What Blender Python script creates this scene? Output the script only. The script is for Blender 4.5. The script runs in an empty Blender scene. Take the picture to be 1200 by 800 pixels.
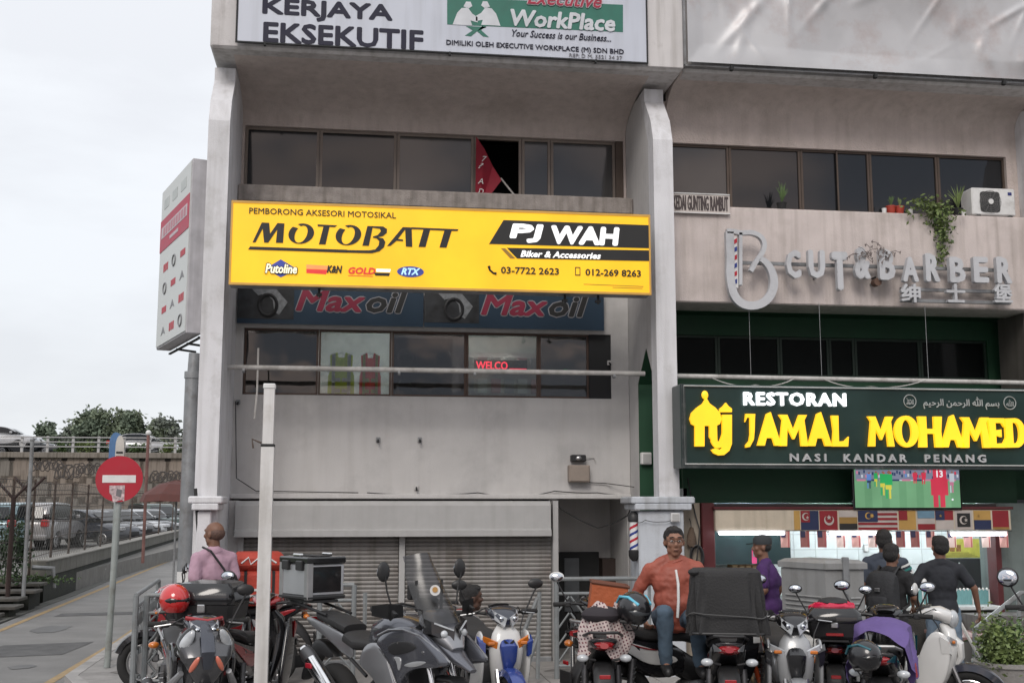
import bpy, bmesh, math, random
from mathutils import Vector, Matrix, Euler
random.seed(7)
R = math.radians
sc = bpy.context.scene
COL = sc.collection
# ---------------------------------------------------------------- camera
EYE, YAW, FL = 1.9, 7.8, 1350.0
PITCH = math.degrees(math.atan(192/FL))
cam = bpy.data.objects.new('camera', bpy.data.cameras.new('camera')); COL.objects.link(cam)
cam.location = (0, 0, EYE)
cam.rotation_euler = Euler((R(90+PITCH), 0, R(-YAW)), 'XYZ')
cam.data.sensor_width = 36; cam.data.lens = 36*FL/1200
cam.data.clip_start = .1; cam.data.clip_end = 5000
sc.camera = cam
sc.view_settings.view_transform = 'Standard'; sc.view_settings.look = 'None'
sc.view_settings.exposure = 0.10; sc.view_settings.gamma = 1
# ---------------------------------------------------------------- world: overcast evening sky
SUN_EL, SUN_AZ = 38, 200          # sun behind the camera, azimuth clockwise from +Y
w = bpy.data.worlds.new('World'); sc.world = w; w.use_nodes = True
nt = w.node_tree; nt.nodes.clear(); N = nt.nodes.new; Lk = nt.links.new
out = N('ShaderNodeOutputWorld'); mx = N('ShaderNodeMixShader')
b1 = N('ShaderNodeBackground'); b2 = N('ShaderNodeBackground')
sky = N('ShaderNodeTexSky'); sky.sky_type = 'NISHITA'; sky.sun_disc = False
sky.sun_elevation = R(SUN_EL); sky.sun_rotation = R(SUN_AZ)
b1.inputs[1].default_value = .1; Lk(sky.outputs[0], b1.inputs[0])
tc = N('ShaderNodeTexCoord'); sep = N('ShaderNodeSeparateXYZ'); Lk(tc.outputs['Generated'], sep.inputs[0])
zr = N('ShaderNodeValToRGB'); Lk(sep.outputs['Z'], zr.inputs[0])
e = zr.color_ramp.elements
e[0].position = 0; e[0].color = (.72, .74, .765, 1); e[1].position = 1; e[1].color = (1.0, 1.02, 1.06, 1)
q = e.new(.22); q.color = (.76, .785, .82, 1)
mp = N('ShaderNodeMapping'); mp.inputs['Scale'].default_value = (1.6, 1.6, 5); Lk(tc.outputs['Generated'], mp.inputs[0])
nz = N('ShaderNodeTexNoise'); nz.inputs['Scale'].default_value = 2.2; nz.inputs['Detail'].default_value = 6
Lk(mp.outputs[0], nz.inputs[0])
cr = N('ShaderNodeValToRGB'); Lk(nz.outputs[0], cr.inputs[0])
cr.color_ramp.elements[0].position = .42; cr.color_ramp.elements[0].color = (.93, .925, .93, 1)
cr.color_ramp.elements[1].position = .62; cr.color_ramp.elements[1].color = (1.03, 1.03, 1.03, 1)
mm = N('ShaderNodeMix'); mm.data_type = 'RGBA'; mm.blend_type = 'MULTIPLY'; mm.inputs[0].default_value = 1
Lk(zr.outputs[0], mm.inputs[6]); Lk(cr.outputs[0], mm.inputs[7])
# evening clouds, lower and warmer on the side behind the camera (seen mirrored in the panes)
n2 = N('ShaderNodeTexNoise'); n2.inputs['Scale'].default_value = 4.6; n2.inputs['Detail'].default_value = 7; mp2 = N('ShaderNodeMapping'); mp2.inputs['Scale'].default_value = (1.5, 1.5, 4.5); Lk(tc.outputs['Generated'], mp2.inputs[0]); Lk(mp2.outputs[0], n2.inputs[0])
c2 = N('ShaderNodeValToRGB'); Lk(n2.outputs[0], c2.inputs[0])
c2.color_ramp.elements[0].position = .47; c2.color_ramp.elements[0].color = (.52, .56, .64, 1)
c2.color_ramp.elements[1].position = .60; c2.color_ramp.elements[1].color = (1.45, 1.16, 1.02, 1)
my = N('ShaderNodeMapRange'); my.inputs[1].default_value = -.15; my.inputs[2].default_value = -.75; Lk(sep.outputs['Y'], my.inputs[0])
mz = N('ShaderNodeMapRange'); mz.inputs[1].default_value = .62; mz.inputs[2].default_value = .30; Lk(sep.outputs['Z'], mz.inputs[0])
mu = N('ShaderNodeMath'); mu.operation = 'MULTIPLY'; Lk(my.outputs[0], mu.inputs[0]); Lk(mz.outputs[0], mu.inputs[1])
m3 = N('ShaderNodeMix'); m3.data_type = 'RGBA'; Lk(mu.outputs[0], m3.inputs[0]); Lk(mm.outputs[2], m3.inputs[6])
m4 = N('ShaderNodeMix'); m4.data_type = 'RGBA'; m4.blend_type = 'MULTIPLY'; m4.inputs[0].default_value = 1; Lk(zr.outputs[0], m4.inputs[6]); Lk(c2.outputs[0], m4.inputs[7]); Lk(m4.outputs[2], m3.inputs[7])
Lk(m3.outputs[2], b2.inputs[0]); b2.inputs[1].default_value = 1.14
mx.inputs[0].default_value = .93
Lk(b1.outputs[0], mx.inputs[1]); Lk(b2.outputs[0], mx.inputs[2]); Lk(mx.outputs[0], out.inputs[0])
sl = bpy.data.lights.new('sun', 'SUN'); sl.energy = 1.5; sl.angle = R(25); sl.color = (1, .93, .86)
so = bpy.data.objects.new('sun', sl); COL.objects.link(so)
az = R(SUN_AZ); sd = Vector((math.sin(az)*math.cos(R(SUN_EL)), math.cos(az)*math.cos(R(SUN_EL)), math.sin(R(SUN_EL))))
so.rotation_euler = sd.to_track_quat('Z', 'Y').to_euler()
so.location = (0, -20, 30)

# ---------------------------------------------------------------- survey: pixel of the photo + known depth plane -> world point
def ray(px, py):
    u = (px-600)/FL; v = (400-py)/FL; c, s = math.cos(R(PITCH)), math.sin(R(PITCH))
    f = c-v*s; z = s+v*c; t = R(YAW)
    return Vector((u*math.cos(t)+f*math.sin(t), f*math.cos(t)-u*math.sin(t), z))
def P(px, py, Y):
    r = ray(px, py); return Vector((0, 0, EYE))+r*(Y/r.y)
def G(px, py, z=0):
    r = ray(px, py); return Vector((0, 0, EYE))+r*((z-EYE)/r.z)
def D(px, py, d):     # point at distance d in front of the camera
    r = ray(px, py); t = R(YAW); return Vector((0, 0, EYE))+r*(d/(r.x*math.sin(t)+r.y*math.cos(t)))

# ---------------------------------------------------------------- materials
MATS = {}
def mat(name, col, rough=.6, metal=0, var=.12, scale=6, bump=.0, bscale=60, streak=0, emit=None, estr=0, spec=.5,
        dirt=None, dscale=1.5, alpha=1, coat=0, stretch=None, trans=0):
    if name in MATS: return MATS[name]
    m = bpy.data.materials.new(name); m.use_nodes = True; MATS[name] = m
    t = m.node_tree; n = t.nodes; l = t.links; p = n['Principled BSDF']
    p.inputs['Roughness'].default_value = rough; p.inputs['Metallic'].default_value = metal
    p.inputs['Specular IOR Level'].default_value = spec
    if coat: p.inputs['Coat Weight'].default_value = coat; p.inputs['Coat Roughness'].default_value = .06
    if trans: p.inputs['Transmission Weight'].default_value = trans
    if alpha < 1: p.inputs['Alpha'].default_value = alpha
    c = (*col, 1)
    tcn = n.new('ShaderNodeTexCoord'); mpn = n.new('ShaderNodeMapping'); l.new(tcn.outputs['Object'], mpn.inputs[0])
    if stretch: mpn.inputs['Scale'].default_value = stretch
    src = None
    a = n.new('ShaderNodeTexNoise'); a.inputs['Scale'].default_value = scale; a.inputs['Detail'].default_value = 5
    l.new(mpn.outputs[0], a.inputs[0])
    r = n.new('ShaderNodeValToRGB'); l.new(a.outputs[0], r.inputs[0])
    r.color_ramp.elements[0].position = .3; r.color_ramp.elements[1].position = .7
    r.color_ramp.elements[0].color = tuple(x*(1-var) for x in col)+(1,)
    r.color_ramp.elements[1].color = tuple(min(1, x*(1+var)) for x in col)+(1,)
    src = r.outputs[0]
    if dirt:
        b = n.new('ShaderNodeTexNoise'); b.inputs['Scale'].default_value = dscale; b.inputs['Detail'].default_value = 8
        b.inputs['Roughness'].default_value = .7
        l.new(mpn.outputs[0], b.inputs[0])
        rr = n.new('ShaderNodeValToRGB'); l.new(b.outputs[0], rr.inputs[0])
        rr.color_ramp.elements[0].position = .5; rr.color_ramp.elements[0].color = (0, 0, 0, 1)
        rr.color_ramp.elements[1].position = .72; rr.color_ramp.elements[1].color = (.7, .7, .7, 1)
        x = n.new('ShaderNodeMix'); x.data_type = 'RGBA'; l.new(rr.outputs[0], x.inputs[0])
        l.new(src, x.inputs[6]); x.inputs[7].default_value = (*dirt, 1); src = x.outputs[2]
    if streak:
        ms = n.new('ShaderNodeMapping'); l.new(tcn.outputs['Object'], ms.inputs[0]); ms.inputs['Scale'].default_value = (7, 7, .45)
        s_ = n.new('ShaderNodeTexNoise'); s_.inputs['Scale'].default_value = 1.6; s_.inputs['Detail'].default_value = 7
        l.new(ms.outputs[0], s_.inputs[0])
        rs = n.new('ShaderNodeValToRGB'); l.new(s_.outputs[0], rs.inputs[0])
        rs.color_ramp.elements[0].position = .46; rs.color_ramp.elements[0].color = (1, 1, 1, 1)
        rs.color_ramp.elements[1].position = .75; rs.color_ramp.elements[1].color = (1-streak, 1-streak*1.03, 1-streak*1.1, 1)
        x = n.new('ShaderNodeMix'); x.data_type = 'RGBA'; x.blend_type = 'MULTIPLY'; x.inputs[0].default_value = 1
        l.new(src, x.inputs[6]); l.new(rs.outputs[0], x.inputs[7]); src = x.outputs[2]
    l.new(src, p.inputs['Base Color'])
    if bump:
        bn = n.new('ShaderNodeTexNoise'); bn.inputs['Scale'].default_value = bscale; bn.inputs['Detail'].default_value = 4
        l.new(mpn.outputs[0], bn.inputs[0])
        bp = n.new('ShaderNodeBump'); bp.inputs['Strength'].default_value = bump; bp.inputs['Distance'].default_value = .02
        l.new(bn.outputs[0], bp.inputs['Height']); l.new(bp.outputs[0], p.inputs['Normal'])
    if rough > .15 and not emit:   # uneven gloss
        rn = n.new('ShaderNodeMapRange'); rn.inputs[3].default_value = max(0, rough-.1); rn.inputs[4].default_value = min(1, rough+.12)
        l.new(a.outputs[0], rn.inputs[0]); l.new(rn.outputs[0], p.inputs['Roughness'])
    if emit:
        p.inputs['Emission Color'].default_value = (*emit, 1); p.inputs['Emission Strength'].default_value = estr
        if estr < 2:      # uneven backlighting, dust on the sheet
            en = n.new('ShaderNodeTexNoise'); en.inputs['Scale'].default_value = 1.7; en.inputs['Detail'].default_value = 6; l.new(mpn.outputs[0], en.inputs[0])
            er = n.new('ShaderNodeMapRange'); er.inputs[1].default_value = .3; er.inputs[2].default_value = .7; er.inputs[3].default_value = estr*.80; er.inputs[4].default_value = estr*1.12
            l.new(en.outputs[0], er.inputs[0]); l.new(er.outputs[0], p.inputs['Emission Strength'])
    return m
def glass(name, tint, refl=.06, see=.85, rough=.03, wav=.0):
    """thin pane: part mirror, part see-through, part tinted film"""
    if name in MATS: return MATS[name]
    m = bpy.data.materials.new(name); m.use_nodes = True; MATS[name] = m
    n = m.node_tree.nodes; l = m.node_tree.links; n.clear()
    o = n.new('ShaderNodeOutputMaterial'); tr = n.new('ShaderNodeBsdfTransparent'); tr.inputs[0].default_value = (*tint, 1)
    df = n.new('ShaderNodeBsdfDiffuse'); df.inputs[0].default_value = (.05, .05, .05, 1)
    g = n.new('ShaderNodeBsdfGlossy'); g.inputs['Roughness'].default_value = rough
    x = n.new('ShaderNodeMixShader'); x.inputs[0].default_value = see; l.new(df.outputs[0], x.inputs[1]); l.new(tr.outputs[0], x.inputs[2])
    y = n.new('ShaderNodeMixShader'); f = n.new('ShaderNodeFresnel'); f.inputs[0].default_value = 1.45
    ad = n.new('ShaderNodeMath'); ad.operation = 'ADD'; ad.inputs[1].default_value = refl-.04; l.new(f.outputs[0], ad.inputs[0])
    l.new(ad.outputs[0], y.inputs[0]); l.new(x.outputs[0], y.inputs[1]); l.new(g.outputs[0], y.inputs[2]); l.new(y.outputs[0], o.inputs[0])
    if wav:
        tcn = n.new('ShaderNodeTexCoord'); a = n.new('ShaderNodeTexNoise'); a.inputs['Scale'].default_value = 1.3
        l.new(tcn.outputs['Object'], a.inputs[0]); b = n.new('ShaderNodeBump'); b.inputs['Strength'].default_value = wav; b.inputs['Distance'].default_value = .05
        l.new(a.outputs[0], b.inputs['Height']); l.new(b.outputs[0], g.inputs['Normal']); l.new(b.outputs[0], f.inputs['Normal'])
    return m

# ---------------------------------------------------------------- mesh building
class MB:
    def __init__(s): s.v = []; s.f = []; s.M = Matrix()
    def add(s, vs, fs, M=None):
        k = len(s.v); T = s.M @ M if M is not None else s.M
        s.v += [tuple(T @ Vector(p)) for p in vs]; s.f += [tuple(i+k for i in f) for f in fs]; return s
    def box(s, x0, x1, y0, y1, z0, z1, M=None):
        v = [(x, y, z) for z in (z0, z1) for y in (y0, y1) for x in (x0, x1)]
        return s.add(v, [(0,2,3,1),(4,5,7,6),(0,1,5,4),(2,6,7,3),(0,4,6,2),(1,3,7,5)], M)
    def cbox(s, x0, x1, y0, y1, z0, z1, b=.01, M=None):   # chamfered box
        b = min(b, (x1-x0)/2.1, (y1-y0)/2.1, (z1-z0)/2.1)
        bm = bmesh.new(); bmesh.ops.create_cube(bm, size=1)
        for q in bm.verts: q.co = Vector(((x0+x1)/2+q.co.x*(x1-x0), (y0+y1)/2+q.co.y*(y1-y0), (z0+z1)/2+q.co.z*(z1-z0)))
        bmesh.ops.bevel(bm, geom=bm.edges[:], offset=b, segments=1, affect='EDGES')
        bm.verts.index_update(); v = [tuple(q.co) for q in bm.verts]; f = [tuple(q.index for q in a.verts) for a in bm.faces]; bm.free()
        return s.add(v, f, M)
    def loft(s, rings, cap=True, close=True, M=None):
        v = [p for r in rings for p in r]; n = len(rings[0]); f = []
        for i in range(len(rings)-1):
            for j in range(n if close else n-1):
                a = i*n+j; b = i*n+(j+1) % n; f.append((a, b, b+n, a+n))
        if cap and close: f.append(tuple(range(n-1, -1, -1))); f.append(tuple(range((len(rings)-1)*n, len(rings)*n)))
        return s.add(v, f, M)
    def tube(s, pts, r, n=8, cap=True, M=None, closed=False):
        pts = [Vector(p) for p in pts]; k = len(pts); rs = r if isinstance(r, (list, tuple)) else [r]*k
        rings = []; up = None
        for i, p in enumerate(pts):
            a = pts[(i-1) % k] if (closed or i > 0) else p; b = pts[(i+1) % k] if (closed or i < k-1) else p
            d = (b-a)
            if d.length < 1e-9: d = Vector((0, 0, 1))
            d.normalize()
            if up is None: up = Vector((0, 0, 1)) if abs(d.z) < .9 else Vector((1, 0, 0))
            x = d.cross(up)
            if x.length < 1e-6: x = d.orthogonal()
            x.normalize(); y = x.cross(d); up = y
            rings.append([p+x*math.cos(t)*rs[i]+y*math.sin(t)*rs[i] for t in [2*math.pi*j/n for j in range(n)]])
        if closed: rings.append(rings[0]); return s.loft(rings, False, True, M)
        return s.loft(rings, cap, True, M)
    def cyl(s, a, b, r, r2=None, n=12, M=None): return s.tube([a, b], [r, r if r2 is None else r2], n, True, M)
    def lathe(s, prof, n=16, M=None):   # (r,z) profile round z
        return s.loft([[(r*math.cos(2*math.pi*j/n), r*math.sin(2*math.pi*j/n), z) for j in range(n)] for r, z in prof], True, True, M)
    def ell(s, c, r, nu=12, nv=8, M=None, rot=None):
        c = Vector(c); r = (r, r, r) if not hasattr(r, '__len__') else r; E_ = rot or Matrix()
        rings = []
        for i in range(nv+1):
            a = -math.pi/2+math.pi*i/nv; ca = max(math.cos(a), .02)
            rings.append([c+(E_ @ Vector((r[0]*ca*math.cos(t), r[1]*ca*math.sin(t), r[2]*math.sin(a)))) for t in [2*math.pi*j/nu for j in range(nu)]])
        return s.loft(rings, True, True, M)
    def prism(s, poly, y0, y1, M=None):   # polygon in x,z pushed along y
        n = len(poly); v = [(x, y0, z) for x, z in poly]+[(x, y1, z) for x, z in poly]
        f = [tuple(range(n)), tuple(range(2*n-1, n-1, -1))]+[(i, i+n, (i+1) % n+n, (i+1) % n) for i in range(n)]
        return s.add(v, f, M)
    def slab(s, poly, hw, M=None, ks=((-1, .8), (-.8, .95), (-.4, 1), (.4, 1), (.8, .95), (1, .8)), cy=0, sm=2):
        """pillowed panel: side outline in x,z, half width hw, corners rounded"""
        for _ in range(sm):
            poly = [q for i in range(len(poly)) for q in ((poly[i][0]*.75+poly[(i+1) % len(poly)][0]*.25, poly[i][1]*.75+poly[(i+1) % len(poly)][1]*.25), (poly[i][0]*.25+poly[(i+1) % len(poly)][0]*.75, poly[i][1]*.25+poly[(i+1) % len(poly)][1]*.75))]
        cx = sum(p[0] for p in poly)/len(poly); cz = sum(p[1] for p in poly)/len(poly)
        return s.loft([[(cx+(x-cx)*k, cy+hw*y, cz+(z-cz)*k) for x, z in poly] for y, k in ks], True, True, M)
    def spine(s, secs, n=16, e=2.5, M=None, cy=0):
        """sections along a path in the x,z plane: (x, z, half width, half thickness)"""
        rings = []; k = len(secs)
        for i, (x, z, hw, ht) in enumerate(secs):
            a = secs[max(0, i-1)]; b = secs[min(k-1, i+1)]; d = Vector((b[0]-a[0], 0, b[1]-a[1])).normalized()
            up = Vector((-d.z, 0, d.x)); r = []
            for j in range(n):
                t = 2*math.pi*j/n; c_, s_ = math.cos(t), math.sin(t)
                u = math.copysign(abs(c_)**(2/e), c_)*hw; w_ = math.copysign(abs(s_)**(2/e), s_)*ht
                r.append(Vector((x, cy+u, z))+up*w_)
            rings.append(r)
        return s.loft(rings, True, True, M)
    def quad(s, a, b, c, d): return s.add([a, b, c, d], [(0, 1, 2, 3)])
    def mesh(s, name, m=None, smooth=False, angle=None):
        me = bpy.data.meshes.new(name); me.from_pydata(s.v, [], s.f)
        bm = bmesh.new(); bm.from_mesh(me); bmesh.ops.recalc_face_normals(bm, faces=bm.faces[:]); bm.to_mesh(me); bm.free()
        if m: me.materials.append(m)
        if smooth:
            me.polygons.foreach_set('use_smooth', [True]*len(me.polygons))
            me.set_sharp_from_angle(angle=R(angle or 38))
        return me
    def build(s, name, m, parent=None, smooth=False, label=None, kind=None, angle=None):
        return link(name, s.mesh(name, m, smooth, angle), parent, label, kind)
def link(name, me, parent=None, label=None, kind=None, loc=None):
    o = bpy.data.objects.new(name, me); COL.objects.link(o)
    if parent: o.parent = parent
    if label: o['label'] = label
    if kind: o['kind'] = kind
    if loc is not None: o.location = loc
    return o
def part(name, mb, m, parent, smooth=False, label=None, kind=None): return mb.build(name, m, parent, smooth, label, kind)
def thing(name, label, cat, loc=(0, 0, 0), rz=0, group=None, scale=1):
    o = bpy.data.objects.new(name, None); COL.objects.link(o); o.empty_display_size = .2
    o.location = loc; o.rotation_euler = (0, 0, R(rz)); o.scale = (scale,)*3
    o['label'] = label; o['category'] = cat
    if group: o['group'] = group
    return o
def tag(o, label, cat, group=None):
    o['label'] = label; o['category'] = cat
    if group: o['group'] = group
    return o
def copy_tree(o, parent=None):
    c = o.copy(); COL.objects.link(c); c.parent = parent
    for ch in list(o.children): copy_tree(ch, c)
    return c
def box(x0, x1, y0, y1, z0, z1, b=0):
    return MB().cbox(x0, x1, y0, y1, z0, z1, b) if b else MB().box(x0, x1, y0, y1, z0, z1)

def realize(mb, voxel, name, m, parent, smooth_it=3, label=None, disp=None):
    """weld overlapping solids into one continuous skin"""
    me = mb.mesh(name, m); o = bpy.data.objects.new(name, me); COL.objects.link(o)
    r = o.modifiers.new('r', 'REMESH'); r.mode = 'VOXEL'; r.voxel_size = voxel; r.use_smooth_shade = True
    sm = o.modifiers.new('s', 'SMOOTH'); sm.iterations = smooth_it; sm.factor = .5
    if disp:
        tx = bpy.data.textures.new('folds', 'CLOUDS'); tx.noise_scale = disp[1]; tx.noise_depth = 2
        dm = o.modifiers.new('d', 'DISPLACE'); dm.texture = tx; dm.strength = disp[0]; dm.mid_level = .5; dm.texture_coords = 'LOCAL'
    dg = bpy.context.evaluated_depsgraph_get(); dg.update()
    nm = bpy.data.meshes.new_from_object(o.evaluated_get(dg)); nm.name = name
    bpy.data.objects.remove(o); bpy.data.meshes.remove(me)
    nm.polygons.foreach_set('use_smooth', [True]*len(nm.polygons))
    if not nm.materials: nm.materials.append(m)
    return link(name, nm, parent, label)

# ---------------------------------------------------------------- lettering
def text_geo(body, bold=0, shear=0, space=1, ext=.5, res=2):
    cu = bpy.data.curves.new('t', 'FONT'); cu.body = body; cu.size = 1; cu.shear = shear
    cu.space_character = space; cu.extrude = ext; cu.resolution_u = res
    o = bpy.data.objects.new('t', cu); COL.objects.link(o)
    dg = bpy.context.evaluated_depsgraph_get(); dg.update()
    me = bpy.data.meshes.new_from_object(o.evaluated_get(dg))
    v = [tuple(q.co) for q in me.vertices]; f = [tuple(p.vertices) for p in me.polygons]
    bpy.data.objects.remove(o); bpy.data.curves.remove(cu); bpy.data.meshes.remove(me)
    return v, f
def text(body, x0, x1, z0, z1, m, parent, Y=0, depth=.01, bold=0, shear=0, space=1, name='lettering', label=None, M=None):
    """lettering fitted to x0..x1, z0..z1 of the plane at Y, standing proud by depth towards -Y; bold = half the extra stroke width / height"""
    v, f = text_geo(body, 0, shear, space)
    if not v: return None
    a0 = min(p[0] for p in v); a1 = max(p[0] for p in v); b0 = min(p[1] for p in v); b1 = max(p[1] for p in v)
    r = bold*(z1-z0); x0 += r; x1 -= r; z0 += r; z1 -= r
    n = 0 if r == 0 else (8 if len(body) < 14 else 6); mb = MB()
    offs = [(0, 0)]+[(r*math.cos(2*math.pi*k/n), r*math.sin(2*math.pi*k/n)) for k in range(n)]
    if n and r > .02: offs += [(r*.5*math.cos(2*math.pi*k/n), r*.5*math.sin(2*math.pi*k/n)) for k in range(n)]
    for k, (dx, dz) in enumerate(offs):
        dd = depth+k*.00025
        mb.add([(x0+dx+(p[0]-a0)/(a1-a0)*(x1-x0), Y-(p[2]+.5)*dd, z0+dz+(p[1]-b0)/(b1-b0)*(z1-z0)) for p in v], f, M)
    return mb.build(name, m, parent, label=label)
def ptext(body, xl, xr, yt, yb, Y, m, parent, dy=0, **k):
    """same, the rectangle read off the photo: left/right, top/bottom at its left end; dy = bottom at the right end minus that at the left"""
    a = P(xl, yb, Y); b = P(xl, yt, Y); c = P(xr, yb+dy, Y)
    return text(body, a.x, c.x, a.z, b.z, m, parent, Y=Y, **k)
def rect(x0, x1, z0, z1, Y, th, m, parent, name, skew=0):
    return part(name, MB().prism([(x0, z0), (x1, z0), (x1+skew, z1), (x0+skew, z1)], Y-th, Y), m, parent)
def prect(xl, xr, yt, yb, Y, th, m, parent, name, skew=0, dy=0):
    a = P(xl, yb, Y); b = P(xl, yt, Y); c = P(xr, yb+dy, Y)
    return rect(a.x, c.x, a.z, b.z, Y, th, m, parent, name, skew)
# ================================================================ materials of the place
M_wall = mat('painted_render', (.53, .52, .51), .85, var=.06, scale=2, bump=.25, bscale=90, streak=.08, dirt=(.37, .365, .36), dscale=1.1)
M_stucco = mat('rough_stucco', (.58, .505, .47), .9, var=.08, scale=5, bump=.7, bscale=45, streak=.14, dirt=(.40, .345, .31), dscale=1.3)
M_col = mat('column_paint', (.66, .66, .68), .7, var=.05, scale=3, bump=.2, bscale=70, streak=.2, dirt=(.42, .41, .40), dscale=2.2)
M_beam = mat('parapet_paint', (.60, .58, .575), .8, var=.06, scale=3, bump=.2, bscale=80, streak=.3, dirt=(.32, .3, .29))
M_ledge = mat('weathered_ledge', (.30, .27, .25), .9, var=.2, scale=8, bump=.5, streak=.4)
M_plinth = mat('pale_blue_plinth_paint', (.50, .53, .57), .6, var=.06, bump=.15, streak=.3, dirt=(.25, .24, .23))
M_shut = mat('shutter_steel', (.27, .26, .25), .5, metal=.3, var=.14, scale=3, streak=.35, dirt=(.13, .105, .09), dscale=2)
M_hous = mat('shutter_housing_paint', (.40, .40, .395), .6, var=.05, streak=.10)
M_bronze = mat('bronze_window_frame', (.10, .075, .06), .45, metal=.4)
M_beige = mat('beige_window_frame', (.20, .165, .14), .5)
M_green = mat('dark_green_paint', (.009, .055, .024), .6, var=.12, scale=3, bump=.1)
M_conc = mat('pavement_concrete', (.27, .26, .25), .85, var=.14, scale=3, bump=.3, bscale=50, dirt=(.13, .125, .12), dscale=1.6)
M_kerb = mat('kerb_concrete', (.33, .32, .31), .85, var=.15, scale=4, bump=.3, dirt=(.12, .12, .11))
M_asph = mat('asphalt', (.20, .197, .192), .8, var=.18, scale=1.2, bump=.6, bscale=160, dirt=(.17, .167, .16), dscale=.8)
M_line = mat('worn_yellow_line', (.32, .22, .10), .7, var=.3, scale=14, dirt=(.13, .12, .11), dscale=7)
M_black = mat('black_plastic', (.018, .018, .019), .45, var=.2)
M_blackg = mat('gloss_black', (.01, .01, .011), .15, coat=.5)
M_rub = mat('tyre_rubber', (.02, .02, .02), .85, var=.25, bump=.3, bscale=120)
M_steel = mat('brushed_steel', (.5, .5, .5), .3, metal=1)
M_chrome = mat('chrome', (.75, .75, .75), .12, metal=1)
M_alu = mat('alloy', (.42, .42, .42), .4, metal=.9)
M_galv = mat('galvanised_pipe', (.27, .28, .29), .5, metal=.4, var=.15, streak=.2, dirt=(.12, .10, .09), dscale=4)
M_white = mat('white_plastic', (.68, .68, .67), .45, var=.05, dirt=(.4, .39, .37), dscale=5)
M_grime = mat('old_white_pipe', (.50, .49, .47), .6, var=.12, streak=.2, dirt=(.2, .18, .16), dscale=5)
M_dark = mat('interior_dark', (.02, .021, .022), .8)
M_win = mat('dark_tinted_glass', (.012, .013, .015), .05, var=.1, scale=1.2, spec=.55, bump=.02, bscale=1.2)
M_wing = mat('green_floor_glass', (.008, .010, .010), .08, var=.1, scale=1.2, spec=.25)
M_win2 = mat('lighter_grey_pane', (.052, .05, .05), .06, var=.2, scale=1.0, spec=.6)  # pane colour lighter than the dark tinted glass
G_clear = glass('shop_glass', (.72, .74, .72), refl=.07, see=.93, wav=.12)
G_dark = glass('filmed_shop_glass', (.38, .36, .36), refl=.07, see=.82, wav=.12)
M_blackpaint = mat('sign_black', (.012, .011, .012), .5)
M_signwhite = mat('sign_white_sheet', (.52, .55, .62), .35, var=.03, scale=2, streak=.12)
M_red = mat('red_print', (.42, .012, .03), .5)
M_cable = mat('cable_black', (.02, .02, .02), .6)

def holes_wall(mb, x0, x1, z0, z1, y0, y1, holes):
    xs = sorted({x0, x1, *[h[0] for h in holes], *[h[1] for h in holes]}); zs = sorted({z0, z1, *[h[2] for h in holes], *[h[3] for h in holes]})
    for j in range(len(zs)-1):
        run = None
        for i in range(len(xs)-1):
            cx = (xs[i]+xs[i+1])/2; cz = (zs[j]+zs[j+1])/2
            solid = not any(h[0] < cx < h[1] and h[2] < cz < h[3] for h in holes)
            if solid and run is None: run = xs[i]
            if run is not None and (not solid or i == len(xs)-2):
                mb.box(run, xs[i+1] if solid else xs[i], y0, y1, zs[j], zs[j+1]); run = None
    return mb
def extr_x(mb, poly, x0, x1):    # polygon in y,z pushed along x
    n = len(poly); v = [(x0, y, z) for y, z in poly]+[(x1, y, z) for y, z in poly]
    f = [tuple(range(n)), tuple(range(2*n-1, n-1, -1))]+[(i, i+n, (i+1) % n+n, (i+1) % n) for i in range(n)]
    return mb.add(v, f)
def extr_z(mb, poly, z0, z1):    # polygon in x,y pushed along z
    n = len(poly); v = [(x, y, z0) for x, y in poly]+[(x, y, z1) for x, y in poly]
    f = [tuple(range(n)), tuple(range(2*n-1, n-1, -1))]+[(i, i+n, (i+1) % n+n, (i+1) % n) for i in range(n)]
    return mb.add(v, f)
def window(parent, x0, x1, z0, z1, Y, mframe, mglass, fw=.035, fd=.05, name='window', open_=False):
    mb = MB()
    mb.box(x0, x0+fw, Y-fd, Y, z0, z1); mb.box(x1-fw, x1, Y-fd, Y, z0, z1)
    mb.box(x0+fw, x1-fw, Y-fd, Y, z0, z0+fw); mb.box(x0+fw, x1-fw, Y-fd, Y, z1-fw, z1)
    f = part(name, mb, mframe, parent)
    if not open_: part('pane', box(x0+fw, x1-fw, Y-fd*.55, Y-fd*.45, z0+fw, z1-fw), mglass, f)
    return f

# ================================================================ ground, roads
def sheet(name, pts, z, m, th=.0):
    mb = MB(); mb.add([(x, y, z) for x, y in pts], [tuple(range(len(pts)))])
    return part(name, mb, m, None, kind='structure')
sheet('ground', [(-900, -300), (900, -300), (900, 1500), (-900, 1500)], -.20, mat('far_ground', (.10, .105, .09), .95, var=.2, scale=.3))
sheet('road', [(-5.9, -60), (-3.0, -60), (-3.05, 13.2), (-3.2, 20), (-5.0, 62), (-7.9, 62), (-5.9, 20)], -.12, M_asph)
sheet('side_road', [(-60, -60), (-3.0, -60), (-3.0, 11.9), (-60, 11.9)], -.128, M_asph)
sheet('front_road', [(-3.1, -60), (60, -60), (60, 7.6), (-3.1, 7.6)], -.124, M_asph)
def ribbon(name, pts, w_, z, m):
    mb = MB(); pts = [Vector((*p, 0)) for p in pts]; L_ = []
    for i, p in enumerate(pts):
        d = (pts[min(i+1, len(pts)-1)]-pts[max(i-1, 0)]).normalized(); n_ = Vector((-d.y, d.x, 0))*w_/2
        L_ += [(p.x+n_.x, p.y+n_.y, z), (p.x-n_.x, p.y-n_.y, z)]
    for i in range(len(pts)-1): mb.add(L_[2*i:2*i+4], [(0, 1, 3, 2)])
    return part(name, mb, m, None, kind='structure')
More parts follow.
